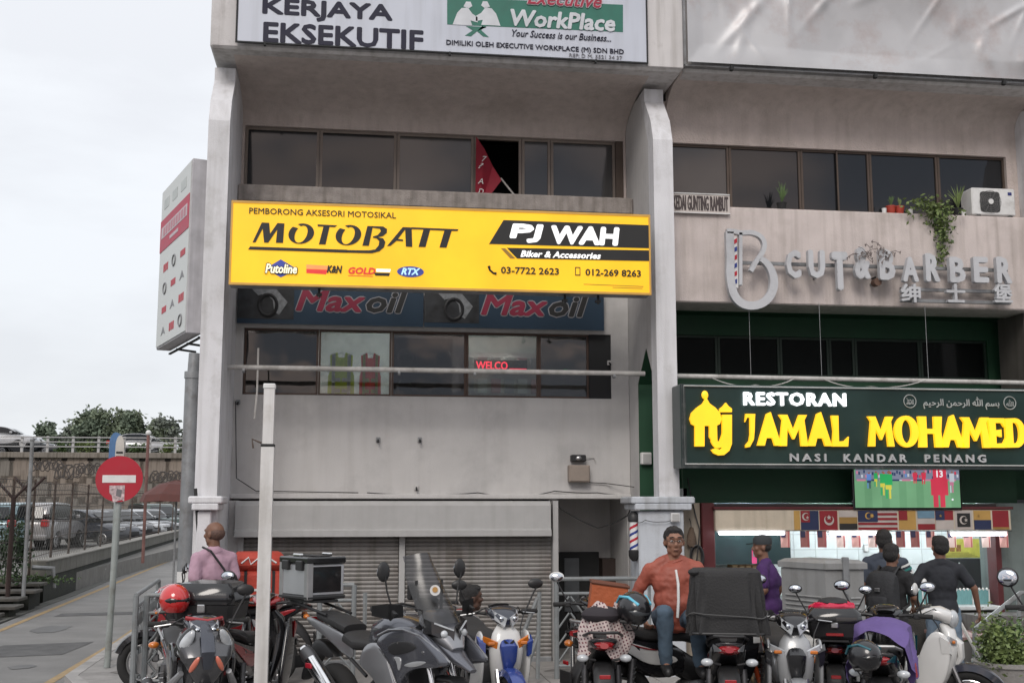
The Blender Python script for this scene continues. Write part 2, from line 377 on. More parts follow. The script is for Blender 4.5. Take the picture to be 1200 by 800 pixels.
ribbon('road_marking', [(-5.62, 12.2), (-5.66, 20.3), (-6.9, 50.4), (-7.4, 62)], .11, -.116, M_line)
ribbon('road_marking', [(-3.42, 13.6), (-3.45, 18.5), (-3.9, 30), (-4.8, 60)], .11, -.116, M_line)
# pavement with kerb
mb = MB(); extr_z(mb, [(-3.05, 14.0), (-2.7, 13.15), (-2.2, 7.8), (40, 7.8), (40, 15.9), (-1.6, 15.9), (-1.6, 27.0), (-3.6, 27.0), (-3.2, 20)], -.19, -.004)
part('pavement', mb, M_conc, None, kind='structure')
mb = MB()
kl = [(-3.75, 27), (-3.34, 20), (-3.19, 14.0), (-2.84, 13.05), (-2.34, 7.65), (40, 7.65)]; kr = [(-3.6, 27), (-3.2, 20), (-3.05, 14.0), (-2.7, 13.15), (-2.2, 7.8), (40, 7.8)]
for i in range(5): extr_z(mb, [kl[i], kl[i+1], kr[i+1], kr[i]], -.19, .0)
part('kerb', mb, M_kerb, None, kind='structure')
# paving slabs on the forecourt, joints recessed
slabs = part('paving_slabs', MB().box(-1.45, 9.5, 12.0, 14.2, -.003, .001), mat('joint_mortar', (.12, .115, .11), .9), None, kind='structure')
M_slab = mat('paving_slab', (.29, .275, .26), .8, var=.15, scale=2, bump=.25, dirt=(.15, .14, .13), dscale=2)
sm_ = [box(-.295, .295, -.295, .295, 0, .011+.002*k, .004).mesh('slab', M_slab) for k in range(3)]
for i in range(18):
    for j in range(4):
        link('slab', sm_[random.randrange(3)], slabs, loc=(-1.15+i*.6, 12.3+j*.6-.01, .001))

# ================================================================ LEFT SHOPHOUSE
XL, XR = -1.47, 3.49          # recess between the pillars
YW, YC = 14.4, 13.0
shop = thing('shophouse', 'pale grey shophouse with roller shutters below and two rows of windows between its pillars', 'building', (0, 14.4, 0))
def BP(name, mb, m, parent=shop, **k):      # part in world coordinates under a thing whose base is not the origin
    o = part(name, mb, m, parent, **k); o.matrix_parent_inverse = parent.matrix_world.inverted() if False else Matrix.Translation(-Vector(parent.location)); return o
shop.location = (0, 0, 0)
holes_up = (XL+.03, 3.46, 5.84, 6.67); holes_lo = (-1.37, 3.26, 3.25, 4.08)
mb = MB(); holes_wall(mb, XL, XR, 1.98, 4.62, YW, YW+.18, [holes_lo]); part('wall', mb, M_wall, shop)
mb = MB(); holes_wall(mb, XL, XR, 4.62, 7.3, YW, YW+.18, [holes_up]); part('upper_wall', mb, M_stucco, shop)
# cove under the parapet
prof = []
for i in range(9):
    a = math.pi/2*i/8; prof.append((YW-1.15*(1-math.cos(a)), 6.74+.34*math.sin(a)))
prof += [(13.0, 7.1), (YW+.02, 7.1)]
M_grime2 = 0
part('cove', extr_x(MB(), prof, XL, XR), M_stucco, shop, smooth=True)
# ledges
part('sill_ledge', box(XL, XR, 14.02, YW, 5.58, 5.80, .02), M_ledge, shop)
for pk, (xk, yk, wk) in enumerate(((455, 595, 60), (505, 595.5, 40), (610, 590, 34), (640, 590, 14))):
    mbp = MB(); rk = random.Random(pk); up_, lo_ = [], []
    for i in range(13):
        p = P(xk+wk*i/12, yk, 14.215); up_.append((p.x, p.z+.008+rk.uniform(0, .012))); lo_.append((p.x, p.z-rk.uniform(0, .014)))
    part('peeled_paint', mbp.prism(up_+lo_[::-1], 14.3279 if pk > 1 else 14.212, 14.3299 if pk > 1 else 14.22), mat('bare_cement_edge', (.17, .165, .155), .9), shop)
part('string_course', box(XL, XR, 14.33, YW, 1.98, 2.04, .01), M_wall, shop)
# pillar profile: plain shaft that leans back towards its top under the parapet
def pillar(x0, x1, parent, m=M_col, ztop=7.02):
    mb = MB()
    extr_x(mb, [(YW+.18, 0), (YC, 0), (YC, 6.25), (YC+.10, 6.52), (YC+.38, 6.86), (YC+.38, ztop), (YW+.18, ztop)], x0, x1)
    return mb
mb = pillar(-1.71, -1.47, shop); part('pillar', mb, M_col, shop)
# middle party pillar with a tall pointed opening between shaft and wall
part('pillar', extr_x(MB(), [(13.24, 0), (YC, 0), (YC, 6.25), (YC+.10, 6.52), (YC+.38, 6.86), (YC+.38, 7.02), (13.62, 7.02), (13.24, 6.3)], 3.49, 3.73), M_col, shop)
arch = [(13.24, 0), (13.24, 3.45), (13.52, 3.80), (13.95, 3.40), (13.95, 0), (YW+.18, 0), (YW+.18, 7.02), (13.62, 7.02), (13.24, 6.3)]
part('wing_wall', extr_x(MB(), arch[1:3]+[arch[3]]+[arch[4], arch[5], arch[6], arch[7], arch[8]], 3.495, 3.725), M_wall, shop)
part('green_jamb', extr_x(MB(), [(13.945, 0), (13.935, 3.39), (13.515, 3.78), (13.52, 3.79), (13.949, 3.395), (13.949, 0)], 3.497, 3.723), M_green, shop)
for px0, px1 in ((-1.78, -1.33), (3.12, 3.86)):
    px0, px1 = (px0, px1) if px0 > 0 else (px0+.03, px1-.06); c = MB().cbox(px0, px1, 12.82, 13.4, 1.92, 2.0, .015); c.cbox(px0+.04, px1-.04, 12.82, 13.36, 1.85, 1.92, .01)
    part('capital', c, M_plinth if px0 > 0 else M_col, shop)
    part('plinth', box(px0+.09, px1-.12, 12.88, 13.30, 0, 1.84, .012), M_plinth if px0 > 0 else M_col, shop)
# parapet beam
part('parapet', box(-1.72, 3.86, 12.93, YW+.2, 7.09, 9.4, .03), M_beam, shop)
part('parapet_pier', box(3.41, 3.86, 12.90, 12.935, 7.12, 9.4, .008), M_beam, shop)
mb = MB(); mb.box(-1.71, 3.72, YW+.2, 26, 9.2, 9.4); mb.box(-1.71, -1.50, YW+.18, 26, 0, 9.2); mb.box(-1.5, 3.72, 25.8, 26, 0, 9.2); mb.box(-1.5, 3.49, YW+.18, 25.8, 4.5, 4.62)
part('outer_walls', mb, M_wall, shop)
part('party_wall', box(3.49, 3.71, YW+.19, 25.8, 0, 9.2), M_wall, shop)
# ---- upper windows
xs = [P(x, 190, YW).x for x in (282, 374, 465, 556, 612, 646, 722)]; xs[0] = XL+.03
zA, zB = 5.84, 6.67
for i in range(6):
    window(shop, xs[i]+.003, xs[i+1]-.003, zA+.003, zB-.003, YW+.1, M_beige, [M_win, M_win, M_win2, None, M_win2, M_win2][i], open_=(i == 3))
part('window_post', box(xs[6], holes_up[1], YW+.02, YW+.12, zA, zB), M_bronze, shop)
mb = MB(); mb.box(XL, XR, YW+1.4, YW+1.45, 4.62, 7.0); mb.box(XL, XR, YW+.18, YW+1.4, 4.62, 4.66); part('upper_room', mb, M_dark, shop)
# ---- lower windows and the lit shop behind them
xs = [P(x, 425, YW).x for x in (286, 373, 459, 547, 632, 691, 716)]; xs[0] = -1.367
zA, zB = 3.25, 4.08
Mb = mat('brown_frame', (.07, .04, .028), .5)
for i in range(5):
    window(shop, xs[i]+.002, xs[i+1]-.002, zA+.002, zB-.002, YW+.10, Mb, [G_dark, G_clear, G_dark, G_clear, G_dark][i], fw=.025)
part('window_post', box(xs[5], holes_lo[1], YW+.02, YW+.12, zA, zB), M_dark, shop)
M_int = mat('shop_interior_paint', (.50, .50, .47), .7)
mb = MB(); mb.box(XL, XR, 17.2, 17.25, 3.0, 4.5); mb.box(XL, XR, YW+.18, 17.2, 2.98, 3.02); part('shop_room', mb, M_int, shop)
part('room_ceiling', box(XL, XR, YW+.19, 17.2, 4.46, 4.49), M_int, shop)
M_tube = mat('fluorescent_tube', (.9, .9, .9), .4, emit=(.92, .97, 1), estr=42)
for x in (-.4, .55, 1.9):
    t = thing('ceiling_lamp', {-.4: 'fluorescent lamp on the shop ceiling above the safety vests', .55: 'fluorescent lamp on the shop ceiling behind the third pane', 1.9: 'fluorescent lamp on the shop ceiling above the red WELCOME sign'}[x], 'lamp', (x, 16, 4.42), group='fluorescent lamps inside the accessories shop')
    part('lamp_body', MB().cbox(-.45, .45, -.04, .04, 0, .04, .008), M_white, t); part('lamp_tube', MB().cyl((-.42, 0, -.02), (.42, 0, -.02), .018), M_tube, t)
# ---- goods and displays in the shop window
t = thing('display_board', 'dark brown poster board standing behind the leftmost lower window', 'board', (xs[0], YW+.3, 3.28))
part('board', box(0, xs[1]-xs[0]-.02, 0, .03, 0, .78), mat('brown_board', (.11, .075, .04), .7, var=.4, scale=6), t)
text('MOTOBATT', .06, xs[1]-xs[0]-.1, .50, .62, mat('board_print', (.02, .017, .012), .6), t, Y=-.003, depth=.004, shear=.25, bold=.02)
vest_x = [P(400, 430, YW+.4).x, P(434, 430, YW+.4).x]
for k, (x, c1, c2, lab) in enumerate(((vest_x[0], (.35, .42, .02), (.5, .5, .5), 'yellow green safety vest hanging in the lit shop window'), (vest_x[1], (.55, .05, .02), (.55, .5, .05), 'orange safety vest with yellow bands hanging in the lit shop window'))):
    t = thing('safety_vest', lab, 'vest', (x, YW+.42, 3.2), group='safety vests hanging in the window')
    wv = .17 if k == 0 else .14
    q = wv
    for sd in (-1, 1):      # two front halves, open at the neck
        part('fabric', MB().prism([(sd*.006, 0), (sd*q, .01), (sd*q*.97, .34), (sd*q*.80, .42), (sd*q*.86, .60), (sd*q*.30, .64), (sd*.006, .44)], -.03, .03), mat('vest_cloth_%s' % 'ab'[k], c1, .8, var=.2, scale=10, emit=c1, estr=.16), t)  # cloth glows a little by itself to show behind the glass
        part('reflective_band', MB().prism([(sd*q*.45, .0), (sd*q*.70, .0), (sd*q*.70, .61), (sd*q*.45, .62)], -.036, -.031), mat('vest_band_%s' % 'ab'[k], c2, .4), t)
        part('reflective_band', MB().prism([(sd*.010, .12), (sd*q*.44, .12), (sd*q*.44, .17), (sd*.010, .17)], -.036, -.031), MATS['vest_band_%s' % 'ab'[k]], t)
        part('reflective_band', MB().prism([(sd*.010, .26), (sd*q*.44, .26), (sd*q*.44, .31), (sd*.010, .31)], -.036, -.031), MATS['vest_band_%s' % 'ab'[k]], t)
    part('lining', MB().prism([(-q*.9, .02), (q*.9, .02), (q*.75, .58), (-q*.75, .58)], .031, .036), MATS['vest_cloth_%s' % 'ab'[k]], t)
    part('hanger', MB().tube([(-wv*.8, 0, .58), (0, 0, .64), (wv*.8, 0, .58)], .006).tube([(0, 0, .64), (0, 0, .70), (.02, 0, .73)], .004), M_steel, t)
t = thing('helmet_shelf', 'dim shelf of helmets behind the third lower window', 'shelf', (xs[2]+.05, YW+.5, 3.25))
part('shelf_back', box(0, .78, .3, .33, 0, .85), mat('mauve_back', (.10, .075, .08), .7), t)
for r_ in range(2): part('shelf_board', box(0, .78, 0, .3, .02+.4*r_, .05+.4*r_), M_dark, t)
for r_ in range(2):
    for c_ in range(3):
        hm = thing('helmet', ['black helmet', 'grey helmet', 'dark red helmet'][(c_+r_) % 3]+' on the '+['lower', 'upper'][r_]+' shelf behind the third window, '+['left', 'middle', 'right'][c_]+' of its row', 'helmet', (xs[2]+.2+.25*c_, YW+.65, 3.30+.4*r_), group='helmets on the shop shelf')
        part('shell', MB().ell((0, 0, .12), (.11, .12, .13), 12, 8), [M_blackg, mat('grey_helmet', (.2, .2, .21), .3), mat('dark_red_helmet', (.12, .01, .01), .3)][(c_+r_) % 3], hm, smooth=True)
        part('visor', MB().ell((0, -.05, .11), (.09, .085, .06), 12, 6), M_dark, hm, smooth=True)
t = thing('goods_rack', 'pale rack with small packets behind the WELCOME window', 'rack', (xs[3]+.05, YW+1.6, 3.05))
part('rack_board', box(0, 1.2, .1, .13, 0, 1.0), mat('pegboard', (.5, .46, .44), .7, var=.15), t)
for i in range(6):
    for j in range(3): part('packet', box(.08+i*.19, .21+i*.19, .04, .1, .12+j*.3, .32+j*.3), [mat('packet_pink', (.5, .3, .3), .5), mat('packet_grey', (.35, .35, .36), .5), mat('packet_white', (.6, .6, .58), .5)][(i+j) % 3], t)
t = thing('led_sign', 'small red WELCOME LED sign in the lower window', 'sign', (0, 0, 0))
a = P(556, 432, YW+.2); b = P(618, 432, YW+.2)
part('housing', box(a.x, b.x, YW+.21, YW+.24, a.z-.03, a.z+.12), M_dark, t)
c = P(595, 436, YW+.2)
text('WELCO', a.x+.02, c.x, a.z-.005, a.z+.10, mat('led_red', (.8, .02, .05), .5, emit=(1, .03, .08), estr=2.2), t, Y=YW+.208, depth=.01, bold=.02)
part('light_line', box(c.x+.02, b.x-.01, YW+.2, YW+.208, a.z-.005, a.z+.012), MATS['led_red'], t)
t = thing('open_sign', 'tiny red and green LED lights in the right shop window', 'lamp', (0, 0, 0))
a = P(657, 435, YW+.2)
part('red_light', MB().tube([(a.x-.03, YW+.2, a.z-.02), (a.x-.02, YW+.2, a.z+.01), (a.x+.02, YW+.2, a.z+.01)], .008), MATS['led_red'], t)
part('green_light', MB().tube([(a.x+.04, YW+.2, a.z-.01), (a.x+.06, YW+.2, a.z+.03), (a.x+.09, YW+.2, a.z-.01)], .009), mat('led_green', (.02, .6, .1), .5, emit=(.1, 1, .3), estr=1.5), t)
# ---- shutters
zt, zb = 1.56, .03
for x0, x1 in ((-1.28, P(466, 700, YW).x), (P(474, 700, YW).x, P(645, 700, YW).x)):
    prof = []; n_ = 30; h = (zt-zb)/n_
    for i in range(n_):
        z = zb+i*h; prof += [(14.35, z), (14.337, z+h*.25), (14.333, z+h*.6), (14.342, z+h*.9)]
    prof += [(14.40, zt), (14.40, zb)]
    s_ = part('roller_shutter', extr_x(MB(), prof, x0, x1), M_shut, shop)
    part('bottom_rail', box(x0, x1, 14.30, 14.37, .0, .07, .01), M_galv, s_)
    part('lock', box((x0+x1)/2-.05, (x0+x1)/2+.05, 14.28, 14.30, .3, .4, .005), M_dark, s_)
x = P(470, 700, YW).x; part('shutter_guide', box(x-.035, x+.035, 14.29, 14.4, 0, zt), M_hous, shop)
x = P(648.5, 700, YW).x; part('shutter_guide', box(x-.03, x+.035, 14.22, 14.4, 0, 1.96), M_hous, shop)
part('shutter_guide', box(-1.35, -1.285, 14.29, 14.4, 0, zt), M_hous, shop)
part('shutter_housing', extr_x(MB(), [(14.4, 1.53), (14.12, 1.53), (14.12, 1.60), (14.16, 1.62), (14.16, 1.90), (14.22, 1.955), (14.4, 1.955)], -1.38, P(645, 610, 14.2).x), M_hous, shop)
part('shutter_surround', box(XL, -1.35, 14.3, 14.4, 0, 1.96), M_wall, shop)
# ---- recess with side door right of the shutters
xa = P(652, 640, 14.4).x
mb = MB(); mb.box(xa, XR, 15.6, 15.7, 0, 1.98); mb.box(xa-.08, xa-.005, 14.42, 15.6, 0, 1.98); mb.box(xa, XR, YW+.18, 15.6, 1.985, 2.05)
part('entrance_recess', mb, M_wall, shop)
part('recess_floor', box(xa, XR, 14.2, 15.6, -.02, .02), M_conc, shop)
d = part('dark_doorway', box(xa+.02, xa+.78, 15.52, 15.6, .02, 1.28), M_dark, shop)
part('door_panel', box(xa+.3, xa+.5, 15.49, 15.52, .5, 1.2), mat('grey_blue_panel', (.10, .11, .12), .4), d)
part('side_door', box(xa+.78, xa+1.12, 15.3, 15.6, .02, 1.2), mat('dark_brown_door', (.035, .022, .018), .5), shop)
# ---- small fittings on the wall
def wire(name, pts, r, lab, m=M_cable, cat='cable', sag=0, grp=None):
    q_ = []
    pts = [Vector(p) for p in pts]
    for i in range(len(pts)-1):
        for k in range(6):
            t_ = k/6; p = pts[i].lerp(pts[i+1], t_); p.z -= sag*4*t_*(1-t_); q_.append(p)
    q_.append(pts[-1])
    return tag(part(name, MB().tube(q_, r, 6), m, None, smooth=True), lab, cat, grp)
wire('wall_cable', [P(x, y, 14.36) for x, y in ((430, 577), (500, 579), (560, 577), (610, 582), (650, 575), (700, 577), (745, 580))], .007, 'thin black cable looping along the ledge above the shutter', sag=.01)
wire('wall_cable', [P(652, 592, 14.3), P(700, 618, 14.3), P(735, 604, 14.1), P(742, 585, 14.0)], .009, 'black cable drooping across the entrance recess', sag=.02)
wire('wall_cable', [P(276, 470, 14.3), P(277, 560, 14.3), P(300, 575, 14.36), P(420, 577, 14.36)], .006, 'thin cable running down beside the left pillar then along the ledge')
wire('wall_cable', [P(690, 565, 14.37), P(710, 566, 14.37), P(748, 571, 14.2)], .006, 'cable leading from the beige box to the party wall')
t = thing('junction_box', 'beige junction box on the wall under a black fitting', 'box', (0, 0, 0))
a = P(665, 565, YW); b = P(689, 545, YW)
part('box_body', box(a.x, b.x, 14.27, 14.4, a.z, b.z, .01), mat('beige_box', (.27, .225, .19), .6), t)
part('box_cover', box(a.x+.015, b.x-.015, 14.262, 14.27, a.z+.015, b.z-.015, .003), MATS['beige_box'], t)
t = thing('wall_light_fitting', 'black bracket fitting on the wall above the beige box', 'fitting', (0, 0, 0))
a = P(668, 541, YW); b = P(685, 533, YW)
part('bracket', box(a.x, b.x, 14.3, 14.4, a.z, b.z, .01), M_black, t); part('glass', MB().ell(((a.x+b.x)/2, 14.3, (a.z+b.z)/2), (.04, .02, .03)), M_steel, t, smooth=True)
part('arm', MB().tube([(b.x, 14.36, b.z-.03), (b.x+.12, 14.38, b.z-.03), (b.x+.14, 14.39, b.z-.1)], .006), M_grime, t)
t = thing('meter_box', 'grey meter box on the green strip beside the middle pillar', 'box', (0, 0, 0))
a = P(751, 544, 13.9); b = P(761, 530, 13.9); part('box_body', box(a.x, b.x+.02, 13.86, 13.96, a.z, b.z, .01), M_white, t); part('box_cover', box(a.x+.02, b.x, 13.852, 13.86, a.z+.02, b.z-.02, .003), M_hous, t)
for i, (x, y) in enumerate(((702, 345), (714, 425), (279, 471), (443, 515), (492, 515), (488, 571))):
    a = P(x, y, 14.38); t = thing('wall_bracket', ['dark clip under the right end of the yellow signboard', 'small camera box at the right end of the window row', 'rusty clip below the pipe beside the left pillar', 'left bolt stub on the blank grey wall', 'right bolt stub on the blank grey wall', 'small socket on the ledge above the shutter'][i], 'fitting', a)
    part('plate', MB().cbox(-.025, .025, -.01, .02, -.03, .03, .004), M_galv if i not in (1, 5) else M_wall, t); part('stub', MB().cyl((0, 0, 0), (0, -.07, -.03), .012), M_dark, t)
# ---- long pipe across the front
mb = MB(); mb.tube([(-1.50, 13.62, 3.49), (3.5, 13.62, 3.49)], .03, 10)
t = tag(part('water_pipe', mb, M_grime, None, smooth=True), 'long white pipe across the front of the lower windows', 'pipe')
for x in (-1.3, .5, 1.4, 3.1): part('clip', MB().cyl((x, 13.62, 3.455), (x+.03, 13.62, 3.455), .03), M_galv, t)
a = P(302, 428, 13.6); part('drop_pipe', MB().tube([(a.x, 13.62, 3.72), (a.x, 13.62, 3.2), (a.x-.02, 13.62, 2.9)], .012, 6), M_grime, t)
mb = MB(); mb.tube([(3.74, 13.3, 3.43), (8.7, 13.3, 3.41)], .03, 10)
tag(part('water_pipe', mb, M_grime, None, smooth=True), 'white pipe above the green restaurant signboard', 'pipe')
for x, y in ((880, 440), (963, 440), (1088, 443)):
    a = P(x, y, 13.3); wire('hanger_wire', [(a.x, 13.3, 4.36), (a.x, 13.3, a.z)], .0035, 'thin vertical wire holding the pipe above the restaurant sign, %s of three' % {880: 'leftmost', 963: 'middle', 1088: 'rightmost'}[x], M_galv, 'wire', grp='wires holding the pipe')
wire('loose_cable', [P(835, 443, 13.0), P(885, 451, 13.0), P(930, 444, 13.0)], .007, 'pale cable sagging above the word RESTORAN', M_grime, sag=.04)
wire('loose_cable', [P(965, 444, 13.0), P(1020, 453, 13.0), P(1085, 445, 13.0)], .007, 'pale cable sagging above the middle of the green signboard', M_grime, sag=.04)
# pipe going down the far left corner
t = thing('downpipe', 'grey round pole with collar rising beside the left pillar', 'pole')
a = G(208, 742, 0); px = -2.05; Yd = 13.9
def atx(px_, py_): p = P(px_, py_, Yd); return p
top = atx(230, 422); mid = atx(226, 445)
part('pole', MB().tube([(top.x-.04, Yd, 0), (top.x-.035, Yd, 3.44)], .085, 14), M_galv, t, smooth=True)
part('upper_pole', MB().tube([(top.x-.03, Yd, 3.43), (top.x-.02, Yd, 3.68)], .068, 14), M_galv, t, smooth=True)
part('collar', MB().cyl((top.x-.035, Yd, 3.38), (top.x-.035, Yd, 3.46), .095, n=14), M_galv, t, smooth=True)
part('clamp', box(top.x, top.x+.38, Yd-.012, Yd+.012, 2.55, 2.575), M_dark, t)
part('notice', MB().box(top.x-.11, top.x+.02, Yd-.092, Yd-.087, .85, 1.15), M_white, t)
wire('black_hose', [P(229, 572, 12.9), P(231, 600, 12.9), P(233, 640, 12.9), P(233, 690, 12.9)], .02, 'black hose running down between the grey pole and the left pillar', cat='hose')
# ================================================================ RESTAURANT SHOPHOUSE (right bay)
YF = 13.4; YWR = 13.72
rs = thing('shophouse', 'beige and dark green shophouse with a restaurant open to the pavement and a barber above', 'building')
mb = MB(); wz0 = P(857, 242, YWR).z-.02; wz1 = P(787, 167, YWR).z; wx1 = 8.47
holes_wall(mb, 3.73, 9.0, 5.3, 7.0, YWR, YWR+.18, [(3.80, wx1, wz0, wz1)]); part('upper_wall', mb, M_stucco, rs)
prof = []
for i in range(9):
    a = math.pi/2*i/8; prof.append((YWR-.5*(1-math.cos(a)), 6.80+.30*math.sin(a)))
prof += [(13.0, 7.12), (YWR+.02, 7.12)]
part('cove', extr_x(MB(), prof, 3.86, 9.0), M_stucco, rs, smooth=True)
part('parapet', box(3.865, 13.5, 12.935, YW+.2, 7.10, 9.4, .03), M_beam, rs)
M_fas = mat('fascia_paint', (.58, .515, .49), .85, var=.07, scale=3, bump=.3, bscale=60, streak=.25, dirt=(.42, .37, .34), dscale=1.6)
part('fascia', box(3.735, 9.0, YF, YWR+.3, 4.35, 5.56, .015), M_fas, rs)
part('pillar', pillar(8.62, 8.86, rs), M_col, rs)
part('wing_wall', box(8.63, 8.85, 13.3, 15.5, 0, 7.0), M_stucco, rs)
part('rear_body', box(3.72, 13.4, 16.8, 26, 0, 9.2), M_wall, rs)
part('roof', box(3.72, 13.4, YW+.2, 26, 9.25, 9.4), M_conc, rs)
part('wall_beyond', box(8.86, 13.4, 14.4, 16.8, 0, 9.2), M_stucco, rs)
xs = [3.80]+[P(x, 200, YWR).x for x in (856, 940, 1021, 1101, 1180)]; xs[-1] = wx1
for i in range(5): window(rs, xs[i]+.003, xs[i+1]-.003, wz0+.003, wz1-.003, YWR+.1, M_bronze, [M_win2, M_win, M_win, M_win, M_win][i], fw=.028)
x = P(983, 210, YWR).x; part('window_bar', box(x-.01, x+.01, YWR+.03, YWR+.05, wz0, wz1), M_bronze, rs)
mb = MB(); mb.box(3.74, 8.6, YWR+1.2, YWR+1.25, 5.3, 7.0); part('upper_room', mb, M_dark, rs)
# green recess with dark windows
gz0 = P(900, 441, YW).z; gz1 = P(900, 394, YW).z
mb = MB(); holes_wall(mb, 3.73, 8.62, 0, 4.6, YW, YW+.15, [(3.80, 8.45, gz0, gz1), (3.9, 8.6, .1, 1.9)]); part('green_wall', mb, M_green, rs)
xs = [3.80]+[P(x, 420, YW).x for x in (842, 915, 973, 1003, 1080)]+[8.45]
M_gfr = mat('dark_green_frame', (.012, .03, .02), .5)
for i in range(6): window(rs, xs[i]+.003, xs[i+1]-.003, gz0+.003, gz1-.003, YW+.08, M_gfr, M_wing, fw=.03)
part('soffit', box(3.735, 8.6, YWR+.3, YW, 4.36, 4.42), M_green, rs)
part('front_panel', box(3.86, 8.08, 13.30, 13.36, 1.93, 3.15), M_green, rs)
part('front_panel_return', box(8.08, 8.6, 13.42, 13.5, 1.93, 3.15), M_green, rs)
part('canopy_top', box(3.86, 8.6, 13.36, YW, 3.10, 3.14), M_green, rs)
# opening of the restaurant
M_maroon = mat('maroon_post', (.075, .012, .014), .5)
M_tile = mat('white_wall_tile', (.62, .66, .66), .25, var=.03)
M_grout = mat('tile_grout', (.45, .47, .47), .8)
a = P(823, 690, 13.1); b = P(838, 690, 13.1)
part('door_post', box(a.x, b.x, 13.05, 13.3, 0, 1.93, .008), M_maroon, rs)
c = P(1165, 690, 13.1); d = P(1179, 690, 13.1)
part('door_post', box(d.x-.10, d.x-.032, 13.1, 13.3, 0, 1.8), M_maroon, rs)
part('side_pier', box(d.x-.03, 8.45, 13.15, 13.6, 0, 1.93, .01), mat('grey_green_pier', (.13, .16, .155), .8, streak=.3, dirt=(.06, .07, .06)), rs)
part('pier_above', box(8.5, 8.62, 13.6, 14.2, 1.93, 4.36), mat('brown_grey_pier', (.10, .09, .08), .8, streak=.3), rs)
part('beige_strip', box(3.78, a.x-.01, 13.1, 13.3, 0, 1.93), mat('peeling_beige', (.30, .26, .21), .8, streak=.4, dirt=(.08, .07, .05)), rs)
XI0, XI1, YB = a.x-.1, 8.6, 14.9
mb = MB(); mb.box(XI0, XI1, YB, YB+.05, 0, 2.1)
back = part('tiled_wall', mb, M_grout, rs)
tl = [box(-.145, .145, 0, .006, -.095, .095).mesh('tile', M_tile)]
x0t = P(905, 650, YB).x
for j in range(6):
    for i in range(14):
        x = x0t+.15+i*.3
        if x < XI1-.15: link('tile', tl[0], back, loc=(x, YB-.006, .82+j*.2))
part('interior_wall', box(XI0-.05, XI0, 13.3, YB, 0, 2.1), M_tile, rs); part('interior_wall', box(XI1, XI1+.02, 13.3, YB, 0, 2.1), M_tile, rs)
part('interior_ceiling', box(XI0-.05, XI1+.05, 13.37, YB, 1.93, 1.97), mat('ceiling_grey', (.12, .13, .14), .7), rs)
part('header_beam', box(b.x, c.x+.1, 13.12, 13.3, 1.64, 1.92), mat('dark_header', (.03, .02, .02), .5), rs)
part('cooking_hood', box(XI0, P(920, 640, 14.3).x, 14.1, YB-.01, P(880, 661, 14.1).z, 1.93, .01), mat('teal_hood', (.05, .085, .09), .35, metal=.4), rs)
# front counter with teal glass and dark base
cz = P(1000, 711, 13.1).z
mb = MB(); mb.cbox(b.x+.02, c.x+.05, 13.05, 13.6, cz-.05, cz, .01)
ct = part('counter_top', mb, mat('counter_white', (.52, .55, .55), .3), rs)
part('counter_base', box(b.x+.02, c.x+.05, 13.1, 13.6, 0, cz-.055), mat('dark_stone', (.035, .033, .03), .6, var=.4, scale=8, bump=.3), rs)
# things at the restaurant front -------------------------------------------------
M_flu = mat('tube_light', (1, 1, 1), .4, emit=(.93, .93, 1), estr=9)
for i, (x0, x1, y) in enumerate(((841, 921, 628), (971, 1029, 628), (1113, 1181, 629))):
    y -= 3; p = P(x0, y, 12.88); q_ = P(x1, y, 12.88)
    t = thing('tube_lamp', ['fluorescent tube at the left above the man in purple', 'fluorescent tube in the middle under the state flags', 'fluorescent tube at the right end above the yellow poster'][i], 'lamp', group='fluorescent tubes under the header')
    part('batten', box(p.x, q_.x, 12.885, 12.915, p.z+.010, p.z+.04, .005), M_white, t)
    part('glass_tube', MB().cyl((p.x+.02, 12.88, p.z), (q_.x-.02, 12.88, p.z), .014), M_flu, t, smooth=True)
for x in (4.9, 6.2, 7.6):  # inner lamps out of view, a third one added to brighten the tiled interior
    t = thing('ceiling_lamp', 'unseen fluorescent lamp inside the restaurant '+{4.9: 'at the left by the hood', 6.2: 'in the middle above the white tiles', 7.6: 'at the right above the yellow poster'}[x], 'lamp', (x, 14.0, 1.88), group='unseen fluorescent lamps inside the restaurant')
    part('lamp_body', MB().cbox(-.5, .5, -.04, .04, 0, .04, .008), M_white, t); part('lamp_tube', MB().cyl((-.47, 0, -.02), (.47, 0, -.02), .018), mat('inner_tube_light', (1, 1, 1), .4, emit=(.9, .97, 1), estr=130), t)
# strip of state flags
t = thing('flag_strip', 'cream panel above the restaurant opening printed with a row of state flags', 'sign')
a = P(839, 622, 12.98); b = P(839, 597, 12.98); c = P(1186, 622, 12.98)
M_cream = mat('cream_panel', (.50, .44, .35), .5, var=.08, streak=.25, dirt=(.3, .24, .17))
part('panel', box(a.x, c.x, 12.985, 13.11, a.z, b.z, .008), M_cream, t)
part('top_edge', box(a.x-.02, c.x+.03, 12.97, 13.11, b.z+.003, b.z+.035, .005), M_maroon, t)
FY, FB, FR, FW, FK, FG = [mat('flag_'+n_, tuple(v*.8 for v in c_), .6) for n_, c_ in (('yellow', (.50, .30, .08)), ('navy', (.015, .025, .08)), ('red', (.26, .012, .02)), ('white', (.50, .45, .42)), ('black', (.015, .015, .015)), ('gold', (.32, .19, .05)))]
def fl(x0, x1, fx0, fx1, f0, f1, m, par, Yp=12.985, th=.003):    # fractions of a flag cell
    A = P(x0, 621, 12.98); B_ = P(x1, 621, 12.98); zz0, zz1 = a.z+.01, b.z-.01
    X0 = A.x+(B_.x-A.x)*fx0; X1 = A.x+(B_.x-A.x)*fx1
    return box(X0, X1, Yp-th, Yp, zz0+(zz1-zz0)*f0, zz0+(zz1-zz0)*f1).build('field', m, par)
